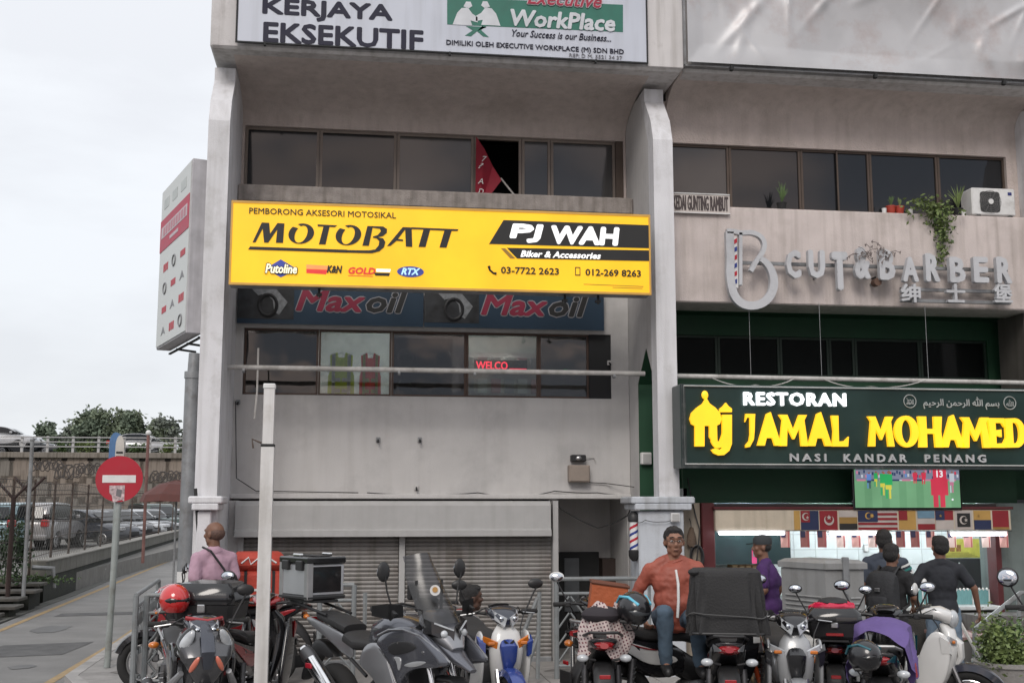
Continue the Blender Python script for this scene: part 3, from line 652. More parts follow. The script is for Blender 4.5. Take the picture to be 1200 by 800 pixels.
def crescent(cx, cz_, r, Yp, m, par, rot=0):
    pts = []
    for k in range(17):
        t_ = R(50+260*k/16); pts.append((cx+r*math.cos(t_+rot), cz_+r*math.sin(t_+rot)))
    for k in range(17):
        t_ = R(310-260*k/16); pts.append((cx+r*.22*math.cos(rot)+r*.78*math.cos(t_+rot), cz_+r*.22*math.sin(rot)+r*.80*math.sin(t_+rot)))
    mb = MB(); n = 17
    for k in range(16): mb.prism([pts[k], pts[k+1], pts[32-k], pts[33-k]], Yp-.003, Yp)
    return part('crescent', mb, m, par)
def star(cx, cz_, r, Yp, m, par, n=5, inner=.45):
    pts = [(cx+(r if k % 2 == 0 else r*inner)*math.sin(math.pi*k/n), cz_+(r if k % 2 == 0 else r*inner)*math.cos(math.pi*k/n)) for k in range(2*n)]
    return part('star', MB().prism(pts, Yp-.003, Yp), m, par)
cells = [(931, 938, 'y'), (939, 960, 'johor'), (961, 982, 'sel'), (984, 1005, 'perak'), (1006, 1052, 'my'), (1054, 1074, 'ns'), (1076, 1096, 'pin'), (1097, 1118, 'mel'), (1120, 1140, 'ter'), (1142, 1162, 'per'), (1164, 1183, 'red')]
for x0, x1, k in cells:
    p = thing('x', 'x', 'x'); bpy.data.objects.remove(p)
    f = None
    if k == 'y': f = fl(x0, x1, 0, 1, 0, 1, FY, t)
    if k == 'johor': f = fl(x0, x1, 0, 1, 0, 1, FB, t); fl(x0, x1, 0, .5, .4, 1, FR, f, 12.981)
    if k == 'sel': f = fl(x0, x1, 0, 1, 0, 1, FR, t); fl(x0, x1, 0, .45, .55, .95, FR, f, 12.981)
    if k == 'perak': f = fl(x0, x1, 0, 1, 0, 1, FW, t); fl(x0, x1, 0, 1, .33, .66, FG, f, 12.981); fl(x0, x1, 0, 1, 0, .33, FK, f, 12.981)
    if k == 'my':
        f = fl(x0, x1, 0, 1, 0, 1, FW, t)
        for q_ in range(4): fl(x0, x1, 0, 1, .25*q_+.0, .25*q_+.125, FR, f, 12.981)
        fl(x0, x1, 0, .5, .42, 1, FB, f, 12.977)
    if k == 'ns': f = fl(x0, x1, 0, 1, 0, 1, FY, t); fl(x0, x1, 0, .5, .5, 1, FR, f, 12.981)
    if k == 'pin': f = fl(x0, x1, 0, 1, 0, 1, FW, t); fl(x0, x1, 0, 1, .6, 1, mat('flag_sky', (.12, .22, .30), .6), f, 12.981); fl(x0, x1, 0, 1, 0, .3, FR, f, 12.981)
    if k == 'mel': f = fl(x0, x1, 0, 1, 0, 1, FR, t); fl(x0, x1, 0, 1, 0, .5, FW, f, 12.981); fl(x0, x1, 0, .5, .5, 1, FB, f, 12.977)
    if k == 'ter': f = fl(x0, x1, 0, 1, 0, 1, FW, t); fl(x0, x1, .12, .88, .14, .86, FK, f, 12.981)
    if k == 'per': f = fl(x0, x1, 0, 1, 0, 1, FY, t); fl(x0, x1, 0, 1, 0, .5, FB, f, 12.981)
    if k == 'red': f = fl(x0, x1, 0, 1, 0, 1, FR, t); fl(x0, x1, 0, 1, 0, .12, FG, f, 12.981)
    f.name = 'state_flag'
    A = P((x0+x1)/2, 609, 12.975); L_ = P((3*x0+x1)/4, 609, 12.975)
    if k == 'johor': crescent(L_.x, A.z+.04, .045, 12.973, FW, f); star(L_.x+.02, A.z+.03, .02, 12.972, FW, f)
    if k == 'sel': crescent(A.x, A.z, .06, 12.975, FW, f, R(90)); star(A.x, A.z+.03, .03, 12.974, FW, f)
    if k == 'my': crescent(L_.x, A.z+.05, .04, 12.972, FY, f); star(L_.x+.045, A.z+.05, .03, 12.972, FY, f, 14)
    if k == 'ter': crescent(A.x-.01, A.z, .05, 12.974, FW, f); star(A.x+.02, A.z, .025, 12.973, FW, f)
    if k == 'per' or k == 'mel': star(L_.x, A.z+.05, .02, 12.972, FG, f)
# bunting of small striped flags
pos = [920, 943, 963, 985, 1003, 1022, 1055, 1072, 1090, 1115, 1134, 1155, 1176]
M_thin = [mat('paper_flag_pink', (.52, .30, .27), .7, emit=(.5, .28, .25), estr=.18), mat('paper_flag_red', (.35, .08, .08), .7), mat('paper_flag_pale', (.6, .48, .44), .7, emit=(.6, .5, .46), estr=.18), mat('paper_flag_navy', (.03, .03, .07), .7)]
for i, x in enumerate(pos):
    a_ = P(x, 622, 12.93); b_ = P(x, 641, 12.93)
    t = thing('paper_flag', '%s paper flag, %s from the left on the flag string' % (['pink and white striped', 'pale striped', 'shaded dark pink'][2 if i in (1, 2, 6, 7) else i % 2], ['first', 'second', 'third', 'fourth', 'fifth', 'sixth', 'seventh', 'eighth', 'ninth', 'tenth', 'eleventh', 'twelfth', 'last'][i]), 'flag', (a_.x, 12.93, b_.z), group='paper flags on the string under the panel')
    h = a_.z-b_.z; base = [M_thin[0], M_thin[2]][i % 2] if i not in (1, 2, 6, 7) else mat('paper_flag_shade', (.34, .14, .13), .7)  # between the tubes the shade is put into a darker pink; the others glow
    part('cloth', MB().loft([[(-.055, 0, 0), (0, .012, 0), (.055, 0, 0)], [(-.055, .01, h), (0, -.01, h), (.055, 0, h)]], False, False), base, t)
    part('canton', box(-.055, .0, -.014, -.011, h*.62, h), M_thin[3], t)
    part('stripe', box(.028, .040, -.014, -.011, 0, h), M_thin[1], t)
wire('bunting_string', [P(840, 621, 12.93), P(1010, 622, 12.93), P(1186, 622, 12.93)], .004, 'string carrying the small paper flags', cat='string')
# television
t = thing('television', 'flat television showing a football match above the restaurant opening', 'television')
TY = 12.95
def tvr(x0, x1, y0, y1, m, k=0, name='picture', par=None):
    A = P(x0, y1, TY); B_ = P(x1, y0, TY); return box(A.x, B_.x, TY-.002-.002*k, TY-.002*k, A.z, B_.z).build(name, m, par or t)
A = P(1002, 595, TY); B_ = P(1124, 549, TY)
part('frame', box(A.x-.015, B_.x+.015, TY+.001, TY+.06, A.z-.015, B_.z+.015, .006), M_blackg, t)
part('bracket', box(A.x+.3, B_.x-.3, TY+.06, 13.3, A.z+.1, B_.z-.1), M_dark, t)
def scr(n_, c_, s_=.9): return mat('screen_'+n_, (.01, .01, .01), .3, var=.2, emit=c_, estr=s_)
S_g = scr('grass', (.14, .33, .17)); pic = tvr(1002.5, 1123.5, 549.5, 594.5, S_g)
tvr(1002.5, 1123.5, 549.5, 562, scr('crowd', (.20, .22, .30)), 1, 'crowd', pic)
cols = [scr('blue', (.12, .25, .6)), scr('pink', (.55, .2, .3)), scr('pale', (.55, .58, .65)), scr('navy', (.03, .05, .12)), scr('red', (.62, .04, .08)), scr('lime', (.25, .5, .12))]
for i in range(46):
    x = 1003+i*2.6+random.random(); y = 550+random.random()*8
    tvr(x, min(x+1.8, 1123), y, y+3.5, cols[random.choice((0, 1, 2, 3, 3, 4))], 2, 'spectator', pic)
tvr(1045, 1095, 562, 563, cols[2], 2, 'touchline', pic)
def player(x, y0, y1, cs, cl, wd, num=None):
    h = y1-y0; A = P(x, y0, TY)
    s_ = tvr(x-wd*.5, x+wd*.5, y0+h*.10, y0+h*.50, cs, 3, 'player', pic)
    tvr(x-wd*.42, x+wd*.42, y0+h*.5, y0+h*.66, cl, 3, 'shorts', pic)
    for s in (-1, 1): tvr(x+s*wd*.24-wd*.1, x+s*wd*.24+wd*.1, y0+h*.66, y1, cs if s < 0 else cl, 3, 'leg', pic)
    part('head', MB().cyl((A.x, TY-.009, A.z-.01), (A.x, TY-.005, A.z-.01), .012 if h < 30 else .02), scr('skin', (.25, .12, .08)), pic)
S_gr = scr('player_green', (.03, .4, .12)); S_ye = scr('player_yellow', (.65, .6, .08))
player(1034, 552, 580, S_gr, S_ye, 6); player(1041, 552, 584, S_gr, S_ye, 8); player(1018, 553, 572, cols[0], cols[3], 5); player(1026, 552, 570, S_gr, S_ye, 4)
player(1072, 552, 566, cols[4], cols[4], 5); player(1082, 552, 567, cols[4], cols[4], 5); player(1115, 552, 577, cols[2], cols[1], 5)
for i in range(6): tvr(1002.5+i*20.2, 1012.5+i*20.2, 563.5, 594.5, scr('grass_light', (.17, .38, .20)), .25, 'mown_stripe', pic)
for i in range(9): tvr(1004+i*13.2, 1014+i*13.2, 561.3, 563.3, cols[(i*2+1) % 4], 2.5, 'advert_board', pic)
for x0, x1, y0, y1, m_ in ((1093, 1108, 549.6, 561, cols[4]), (1091, 1110, 561, 580, cols[4]), (1094, 1099, 580, 594, cols[4]), (1102, 1107, 580, 594, cols[4])): tvr(x0, x1, y0, y1, m_, 4, 'red_player', pic)
A = P(1097, 559, TY); B_ = P(1104, 551, TY)
text('13', A.x, B_.x, A.z, B_.z, scr('white', (.9, .9, .95)), pic, Y=TY-.0105, depth=.002, bold=.03)
part('ball', MB().cyl((P(1116, 585, TY).x, TY-.009, P(1116, 585, TY).z), (P(1116, 585, TY).x, TY-.006, P(1116, 585, TY).z), .012), MATS['screen_white'], pic)
# things inside: shelf, boxes, poster, board
t = thing('egg_carton_shelf', 'shelf stacked with brown cartons behind the man in purple', 'shelf')
a_ = P(855, 669, 14.3); b_ = P(895, 651, 14.3)
part('shelf_board', box(a_.x-.02, b_.x+.05, 14.2, 14.5, a_.z-.03, a_.z), M_steel, t)
M_cart = mat('brown_carton', (.30, .16, .07), .7, var=.25, scale=20); M_lid = mat('carton_label', (.5, .36, .2), .6)
for r_ in range(2):
    for c_ in range(5):
        x = a_.x+.01+c_*.085; z = a_.z+.003+r_*.095
        k = thing('carton', 'brown carton in the %s row of the shelf, %s from the left' % (['lower', 'upper'][r_], ['first', 'second', 'third', 'fourth', 'fifth'][c_]), 'carton', (x, 14.22, z), group='cartons on the restaurant shelf')
        part('carton_body', MB().cbox(0, .08, 0, .2, 0, .088, .004), M_cart, k); part('printed_label', box(.015, .065, -.003, -.001, .025, .065), M_lid, k)
t = thing('steel_counter_rail', 'stainless tray rail behind the black covered delivery box', 'rail')
a_ = P(845, 690, 13.9); b_ = P(915, 676, 13.9)
for zz in (a_.z, b_.z): part('rail', MB().tube([(a_.x, 13.9, zz), (b_.x, 13.9, zz)], .02), M_steel, t)
part('tray', MB().cbox(a_.x, b_.x, 13.92, 14.3, a_.z-.06, a_.z, .01), M_steel, t)
for i in range(4):
    p = P(850+i*14, 674, 14.1); k = thing('sauce_bottle', ['green sauce bottle behind the left end of the tray rail', 'yellow sauce bottle behind the tray rail', 'dark sauce bottle behind the tray rail', 'pale sauce bottle beside the man in purple'][i], 'bottle', (p.x, 14.1, p.z-.06), group='bottles behind the tray rail')
    part('bottle_body', MB().lathe([(.02, 0), (.03, .01), (.03, .08), (.012, .11), (.012, .13)], 10), mat('bottle_%d' % i, [(.06, .2, .05), (.45, .4, .08), (.04, .03, .03), (.5, .5, .42)][i], .3), k, smooth=True); part('cap', MB().cyl((0, 0, .13), (0, 0, .145), .014), M_white, k)
t = thing('pink_tag', 'bright pink plastic tag hanging beside the purple man cap', 'tag', tuple(P(884, 650, 13.6)))
part('tag_sheet', box(-.03, .03, 0, .008, -.1, .08, .003), mat('hot_pink', (.75, .08, .22), .5, emit=(.8, .1, .3), estr=.5), t); part('tag_print', box(-.02, .02, -.004, -.001, -.02, .04), M_white, t)
t = thing('wall_socket', 'white switch plate with black plug on the tiled wall', 'socket', tuple(P(1163, 677, YB-.02)))
part('plate', MB().cbox(-.09, .09, -.02, .0, -.05, .05, .005), M_white, t)
for s in (-1, 1): part('plug', MB().cbox(s*.05-.03, s*.05+.03, -.06, -.02, -.03, .03, .008), M_black, t)
wire('socket_cable', [P(1163, 680, 14.8), P(1172, 700, 14.7), P(1168, 650, 14.8), P(1165, 632, 14.8)], .006, 'white cable rising from the wall socket', M_white)
for i, (x, y) in enumerate(((915, 644), (1015, 642))):
    t = thing('wall_notice', ['small grey framed notice on the white tiles beside the purple man', 'small pale bracket notice on the white tiles behind the cabinet'][i], 'notice', tuple(P(x, y, YB-.02)))
    part('frame', MB().cbox(-.035, .035, -.01, .01, -.05, .05, .003), M_hous, t); part('sheet', box(-.025, .025, -.014, -.011, -.04, .04), M_white, t)
t = thing('menu_poster', 'yellow food poster on the restaurant back wall right of the man in black', 'poster')
a_ = P(1102, 653, YB-.02); b_ = P(1149, 631, YB-.02)
part('sheet', box(a_.x, b_.x, YB-.024, YB-.014, a_.z, b_.z), mat('poster_yellow', (.42, .40, .07), .5, var=.2, scale=14, emit=(.42, .4, .07), estr=.1), t)
for i in range(3): part('food_photo', box(a_.x+.05+i*.09, a_.x+.12+i*.09, YB-.028, YB-.025, a_.z+.08, a_.z+.17), mat('food_brown', (.25, .12, .04), .5, var=.5, scale=30), t)
for i in range(4): part('printed_line', box(a_.x+.05, b_.x-.06-.04*i, YB-.028, YB-.025, a_.z+.015+.015*i, a_.z+.021+.015*i), mat('print_olive', (.12, .10, .03), .6), t)
t = thing('serving_hatch', 'dark opening in the white wall below the yellow poster', 'hatch')
a_ = P(1107, 690, YB-.02); b_ = P(1149, 654, YB-.02)
part('dark_board', box(a_.x, b_.x, YB-.03, YB-.014, a_.z, b_.z), M_dark, t); part('hatch_frame', MB().box(b_.x, b_.x+.03, YB-.035, YB-.014, a_.z, b_.z), M_hous, t)
part('hook', MB().tube([(a_.x+.22, YB-.04, b_.z-.05), (a_.x+.20, YB-.05, b_.z-.12), (a_.x+.24, YB-.05, b_.z-.14)], .01), M_white, t)
t = thing('glass_display', 'low teal glass display with a frilled white edge on the counter', 'display case')
a_ = P(1052, 711, 13.3); b_ = P(1168, 690, 13.3)
part('glass_panel', box(a_.x, b_.x, 13.3, 13.32, a_.z+.01, b_.z), mat('teal_glass', (.16, .34, .35), .15, var=.15, scale=18, stretch=(12, 1, 1)), t)
mb = MB()
n_ = 26
for i in range(n_): x = a_.x+(b_.x-a_.x)*(i+.5)/n_; mb.ell((x, 13.31, b_.z), (.018, .015, .022), 6, 4)
part('frilled_edge', mb, M_white, t)
for i in range(6): x = a_.x+(b_.x-a_.x)*(i+.5)/6; part('divider', box(x-.006, x+.006, 13.285, 13.299, a_.z+.01, b_.z), M_white, t)

# ================================================================ SIGNS
# --- yellow lightbox
t = thing('lightbox_sign', 'long lit yellow signboard reading MOTOBATT and PJ WAH between the two pillars', 'sign')
SY = 12.70
x0, x1, z0, z1 = -1.39, 3.355, 4.29, 5.236
M_yel = mat('lit_yellow_sheet', (.75, .42, .01), .4, var=.04, scale=.8, emit=(1, .55, .012), estr=.55)
part('case', box(x0, x1, SY+.005, SY+.22, z0, z1, .01), M_galv, t)
part('face', box(x0+.02, x1-.02, SY-.004, SY+.004, z0+.02, z1-.02), M_yel, t)
mb = MB()
for a4 in ((x0, x1, z1-.025, z1), (x0, x1, z0, z0+.025)): mb.box(a4[0], a4[1], SY-.014, SY+.005, a4[2], a4[3])
mb.box(x0, x0+.02, SY-.014, SY+.005, z0+.025, z1-.025); mb.box(x1-.02, x1, SY-.014, SY+.005, z0+.025, z1-.025)
part('trim', mb, mat('amber_trim', (.45, .26, .06), .4, emit=(.6, .32, .05), estr=.25), t)
FYs = SY-.004
K = mat('sign_ink', (.012, .012, .012), .5)
ptext('PEMBORONG AKSESORI MOTOSIKAL', 292, 464, 243.5, 250.5, FYs, K, t, dy=7, bold=.012)
def trace(x0, pts, nm='letter'):     # outlines in tenths of the photo grid, origin (x0, 255)
    return part(nm, MB().prism([(P(x0+x/9.23, 255+y/9.23, FYs).x, P(x0+x/9.23, 255+y/9.23, FYs).z) for x, y in pts], FYs-.008, FYs), K, t)
trace(290, [(55, 268), (155, 55), (235, 58), (245, 175), (325, 60), (400, 65), (385, 275), (308, 273), (322, 130), (225, 272), (180, 270), (165, 120), (88, 268)])
def o_letter(x0, dx, dy):
    n = 40; o_, i_ = [], []
    for k in range(n+1):
        a_ = R(112-k*(335/n)); c_, s_ = math.cos(a_), math.sin(a_)
        o_.append((582+dx+138*c_+16*s_, 175+dy-110*s_)); i_.append((580+dx+66*c_+26*s_, 180+dy-93*s_))
    mb = MB()
    for k in range(n):
        mb.prism([(P(x0+x/9.23, 255+y/9.23, FYs).x, P(x0+x/9.23, 255+y/9.23, FYs).z) for x, y in (o_[k], o_[k+1], i_[k+1], i_[k])], FYs-.008, FYs)
    return part('letter', mb, K, t)
o_letter(290, 0, 0); o_letter(290, 510, 16)
trace(290, [(758, 75), (970, 85), (945, 105), (888, 102), (845, 292), (772, 290), (822, 98), (760, 96)])
trace(410, [(190, 92), (250, 94), (205, 306), (135, 304)])
bowl = [(235, 94), (360, 98), (402, 125), (400, 165), (360, 200), (300, 215), (360, 225), (384, 265), (370, 320), (320, 365), (240, 386), (120, 384), (-30, 380), (-30, 352), (120, 355), (215, 355), (275, 345), (312, 300), (318, 255), (290, 226), (248, 218), (250, 206), (300, 190), (335, 150), (325, 122), (250, 112)]
mb = MB(); n = len(bowl)//2
for k in range(n-1):
    q4 = [bowl[k], bowl[k+1], bowl[2*n-2-k], bowl[2*n-1-k]]
    mb.prism([(P(410+x/9.23, 255+y/9.23, FYs).x, P(410+x/9.23, 255+y/9.23, FYs).z) for x, y in q4], FYs-.008, FYs)
part('letter', mb, K, t)
trace(410, [(402, 308), (572, 104), (668, 108), (675, 318), (605, 314), (598, 130), (520, 232), (575, 238), (575, 256), (505, 252), (440, 306)])
trace(410, [(668, 106), (1175, 128), (1165, 146), (1100, 146), (1045, 326), (968, 324), (1022, 142), (868, 136), (818, 320), (742, 318), (795, 130), (668, 126)])
part('underline', MB().prism([(P(x, y, FYs).x, P(x, y, FYs).z) for x, y in ((290.8, 292.5), (293, 289), (407, 292.8), (407, 296.3))], FYs-.008, FYs), K, t)
def pp(pts, Y=FYs, th=.006): return MB().prism([(P(x, y, Y).x, P(x, y, Y).z) for x, y in pts], Y-th, Y)
part('black_banner', pp([(573, 286), (590, 258), (761, 264), (761, 291)]), K, t)
part('black_band', pp([(594, 290.5), (761, 293.5), (761, 306), (606, 303)]), K, t)
part('gold_slash', pp([(587, 291), (592, 291), (604, 303), (598, 303)], th=.004), mat('slash_gold', (.35, .2, .03), .5), t)
Wt = mat('sign_white_lit', (.8, .8, .8), .4, emit=(.95, .95, .95), estr=.75)
ptext('PJ', 597, 637, 262, 284, FYs-.006, Wt, t, dy=1, bold=.06, shear=.1); ptext('WAH', 646, 726, 264, 286, FYs-.006, Wt, t, dy=2, bold=.07, shear=.1)
ptext('Biker & Accessories', 610, 704, 293.5, 301, FYs-.006, Wt, t, dy=3, bold=.035, shear=.25)
ptext('03-7722 2623', 587, 655, 312.5, 320.5, FYs, K, t, dy=1.5, bold=.03)
ptext('012-269 8263', 686, 751, 315, 323, FYs, K, t, dy=1.5, bold=.03)
a_ = P(577, 316, FYs); part('handset_icon', MB().tube([(a_.x-.04, FYs-.004, a_.z+.04), (a_.x-.03, FYs-.004, a_.z-.005), (a_.x+.01, FYs-.004, a_.z-.04), (a_.x+.045, FYs-.004, a_.z-.045)], [.018, .012, .012, .018], 6), K, t)
a_ = P(677, 318, FYs); mb = MB(); mb.box(a_.x-.03, a_.x-.022, FYs-.005, FYs, a_.z-.05, a_.z+.05); mb.box(a_.x+.022, a_.x+.03, FYs-.005, FYs, a_.z-.05, a_.z+.05); mb.box(a_.x-.022, a_.x+.022, FYs-.005, FYs, a_.z+.04, a_.z+.05); mb.box(a_.x-.022, a_.x+.022, FYs-.005, FYs, a_.z-.05, a_.z-.038); part('phone_icon', mb, K, t)
# brand marks
Bl = mat('logo_blue', (.04, .06, .30), .5, emit=(.04, .06, .3), estr=.3); Rd = mat('logo_red', (.6, .03, .03), .5, emit=(.7, .05, .04), estr=.4)
part('diamond_logo', pp([(311, 315), (329, 304), (349, 316), (329, 325)]), Bl, t)
ptext('Putoline', 310, 349, 308, 321, FYs-.007, K, t, dy=2, bold=.075, shear=.2)
ptext('Putoline', 311, 348, 309, 320, FYs-.014, mat('logo_cream', (.8, .75, .5), .5, emit=(.9, .85, .6), estr=.7), t, dy=2, bold=.03, shear=.2)
part('orange_stripe', pp([(359, 310), (385, 311.5), (383, 316), (359, 315)], th=.004), mat('logo_orange', (.7, .25, .08), .5, emit=(.9, .3, .1), estr=.5), t)
part('red_stripe', pp([(359, 315.3), (384, 316.3), (382, 321.5), (359, 320)], th=.004), Rd, t)
ptext('K&N', 383, 401, 311, 320, FYs, K, t, dy=1, bold=.05, shear=.2)
ptext('GOLD', 408, 440, 313, 321, FYs, Rd, t, dy=1, bold=.05, shear=.2)
part('white_strip', pp([(441, 315), (458, 315.5), (457, 319), (441, 318.5)], th=.004), Wt, t); part('dark_strip', pp([(438, 319.5), (457, 320), (456, 323.5), (440, 323)], th=.004), K, t)
part('thin_rule', pp([(408, 322.5), (437, 323.5), (437, 324.3), (408, 323.3)], th=.004), Rd, t)
a_ = P(481, 318.5, FYs); part('oval_logo', MB().add([(a_.x+.15*math.cos(k*math.pi/12), FYs-.006+.006*s, a_.z+.062*math.sin(k*math.pi/12)) for s in (0, 1) for k in range(24)], [tuple(range(24)), tuple(range(47, 23, -1))]+[(k, k+24, (k+1) % 24+24, (k+1) % 24) for k in range(24)]), Bl, t)
ptext('RTX', 470, 492, 314, 322, FYs-.007, mat('logo_pale_blue', (.4, .65, .8), .5, emit=(.5, .8, .95), estr=.6), t, dy=1, bold=.05, shear=.3)
ptext('No. Sijil DBKL 1234', 683, 752, 334.3, 336.0, FYs, mat('fine_print', (.28, .17, .03), .6), t, dy=3) if False else None
part('fine_print', pp([(684, 332.6), (754, 335.4), (754, 336.2), (684, 333.4)], th=.002), mat('fine_print_ink', (.35, .20, .02), .6), t); part('fine_print', pp([(718, 336.5), (753, 337.6), (753, 338.4), (718, 337.2)], th=.002), MATS['fine_print_ink'], t)
for i, (x, y) in enumerate(((374, 341), (662, 350), (701, 353))):
    a_ = P(x, y, SY+.1); part('support_bolt', MB().cyl((a_.x, SY+.1, 4.3), (a_.x+.0, SY+.1, 4.19), .014).box(a_.x-.03, a_.x+.03, SY+.08, SY+.14, 4.21, 4.235), M_dark, t)
mb = MB()
for x in (-.6, 1.0, 2.6): mb.box(x-.02, x+.02, SY+.22, YW, 5.0, 5.04)
part('mounting_arm', mb, M_galv, t)
# --- white board of the career centre
t = thing('signboard', 'white signboard with large dark words KERJAYA EKSEKUTIF and a green logo', 'sign')
BY = 12.86
part('sheet', box(-1.411, 3.395, BY, BY+.04, 7.15, 8.75, .006), M_signwhite, t)
mb = MB(); mb.box(-1.43, 3.41, BY-.006, BY+.02, 7.135, 7.15); mb.box(-1.43, -1.411, BY-.006, BY+.02, 7.15, 8.75); mb.box(3.395, 3.41, BY-.006, BY+.02, 7.15, 8.75)
part('frame', mb, M_dark, t)
Nv = mat('dark_navy_print', (.012, .012, .03), .7)
ptext('KERJAYA', 307, 460, -3, 22, BY, Nv, t, dy=5, bold=.045, depth=.004)
ptext('EKSEKUTIF', 308, 496, 25.5, 49.5, BY, Nv, t, dy=8, bold=.045, depth=.004)
Gr = mat('board_green', (.02, .14, .10), .5)
part('green_panel', MB().prism([(P(x, y, BY).x, P(x, y, BY).z) for x, y in ((524, 29), (730, 38), (730, 6), (524, -3))], BY-.003, BY), Gr, t)
Ws = mat('board_white_print', (.55, .57, .60), .5)
ptext('WorkPlace', 598, 721, 11, 31, BY-.003, Ws, t, dy=5, bold=.045, shear=.15)
ptext('Executive', 617, 706, -12, 6, BY-.004, mat('board_pink_halo', (.55, .45, .48), .5), t, dy=4, bold=.06, shear=.35)
ptext('Executive', 618, 705, -11, 5, BY-.010, mat('board_crimson', (.33, .01, .04), .5), t, dy=4, bold=.015, shear=.35)
ptext('Your Success is our Business...', 600, 716, 35, 43, BY, Nv, t, dy=5, bold=.005, shear=.3)
ptext('DIMILIKI OLEH EXECUTIVE WORKPLACE (M) SDN BHD', 523, 731, 47, 54.5, BY, Nv, t, dy=8.5, bold=.01)
ptext('REF: D M. 5521 34 37', 667, 729, 63, 67, BY, mat('board_grey_print', (.2, .2, .22), .5), t, dy=2.5, bold=.0)
def sil(cx, flip):
    s = -1 if flip else 1; mb = MB(); a_ = P(cx, 30, BY); zz = a_.z; X = a_.x
    k = .0105
    for pts in ([(-14, 0), (-9, 14), (-4, 20), (3, 21), (8, 14), (14, 10), (14, 4), (6, 6), (8, 0)], [(-2, 22), (1, 28), (6, 28), (8, 23), (4, 20)]):
        mb.prism([(X+s*x*k, zz+y*k) for x, y in pts], BY-.006, BY-.003)
    return mb
part('seated_figure', sil(545, False), Ws, t); part('seated_figure', sil(572, True), Ws, t)
part('table', pp([(546, 31), (570, 32), (566, 30), (564, 36), (573, 44), (566, 43), (559, 37), (552, 43), (545, 42), (554, 36)], Y=BY, th=.004), Gr, t)
for x in (310, 527, 698): a_ = P(x, 66, BY); part('hook', box(a_.x-.012, a_.x+.012, BY-.02, BY+.02, 7.11, 7.15), M_dark, t)
# --- silver banner: crumpled reflective sheet
t = thing('banner', 'blank crumpled silver grey banner stretched over the parapet', 'banner')
bx0, bx1, bz0, bz1 = 3.885, 12.5, 7.165, 8.7
mb = MB(); nx, nz_ = 300, 60; vs = []; rn = random.Random(21); creases = []
for k in range(95):
    top_pinned = k % 2 == 0
    cx_, cz_ = rn.uniform(bx0, bx1), (bz1-.15-rn.uniform(0, .5) if top_pinned else rn.uniform(bz0+.1, bz1-.3)); an = rn.choice((rn.uniform(60, 120), rn.uniform(25, 70), rn.uniform(110, 155)))
    creases.append((cx_, cz_, math.cos(R(an)), math.sin(R(an)), rn.uniform(.02, .09), rn.uniform(.12, .5), rn.uniform(-.014, .030)))
for j in range(nz_+1):
    for i in range(nx+1):
        x = bx0+(bx1-bx0)*i/nx; f_ = j/nz_; z = bz0+(bz1-bz0-.32*max(0, min(1, (x-bx0)/5)))*f_
        edge = min(1, 6*f_, 6*(1-f_), 5*(x-bx0))
        d_ = .045*math.sin(.9*x+1.7*z+1.2*math.sin(.7*x))+.02*math.sin(2.3*x-3.1*z+1.5*math.sin(1.1*x+z))
        for c0, c1, ca, sa, w0_, l0_, am in creases:
            dx, dz = x-c0, z-c1
            if abs(dx) > 1.1: continue
            al, pe = dx*ca+dz*sa, -dx*sa+dz*ca
            q_ = (al/l0_)**2+(pe/w0_)**2
            if q_ < 7: d_ += am*math.exp(-q_)
        vs.append((x, 12.845-.05-d_*edge, z))
mb.add(vs, [(j*(nx+1)+i, j*(nx+1)+i+1, (j+1)*(nx+1)+i+1, (j+1)*(nx+1)+i) for j in range(nz_) for i in range(nx)])
part('sheet', mb, mat('silver_tarpaulin', (.47, .47, .48), .42, metal=.25, var=.08, scale=2, dirt=(.36, .28, .26), dscale=1.3), t, smooth=True)
part('frame', box(bx0-.02, bx1, 12.84, 12.92, bz0-.035, bz0-.012).box(bx0-.03, bx0-.008, 12.84, 12.92, bz0-.012, bz1), M_galv, t)
for x in (857, 1025, 1175): a_ = P(x, 92, 12.85); part('hook', MB().cbox(a_.x-.02, a_.x+.02, 12.80, 12.86, 7.09, 7.15, .006), M_dark, t)
# --- KEDAI GUNTING RAMBUT
t = thing('signboard', 'small white board reading KEDAI GUNTING RAMBUT on the ledge beside the middle pillar', 'sign')
a_ = P(786, 249, 13.36); b_ = P(855, 228, 13.36); a_.x = P(788, 249, 13.36).x
part('sheet', box(a_.x, b_.x, 13.36, 13.375, a_.z, b_.z), mat('cream_board', (.52, .47, .44), .6, var=.06), t)
mb = MB(); mb.box(a_.x, b_.x, 13.35, 13.36, b_.z-.012, b_.z); mb.box(a_.x, b_.x, 13.35, 13.36, a_.z, a_.z+.012); part('rim', mb, M_white, t)
text('KEDAI GUNTING RAMBUT', a_.x+.01, b_.x-.02, a_.z+.035, b_.z-.03, mat('faded_black_print', (.06, .045, .045), .6), t, Y=13.36, depth=.006, bold=.02)
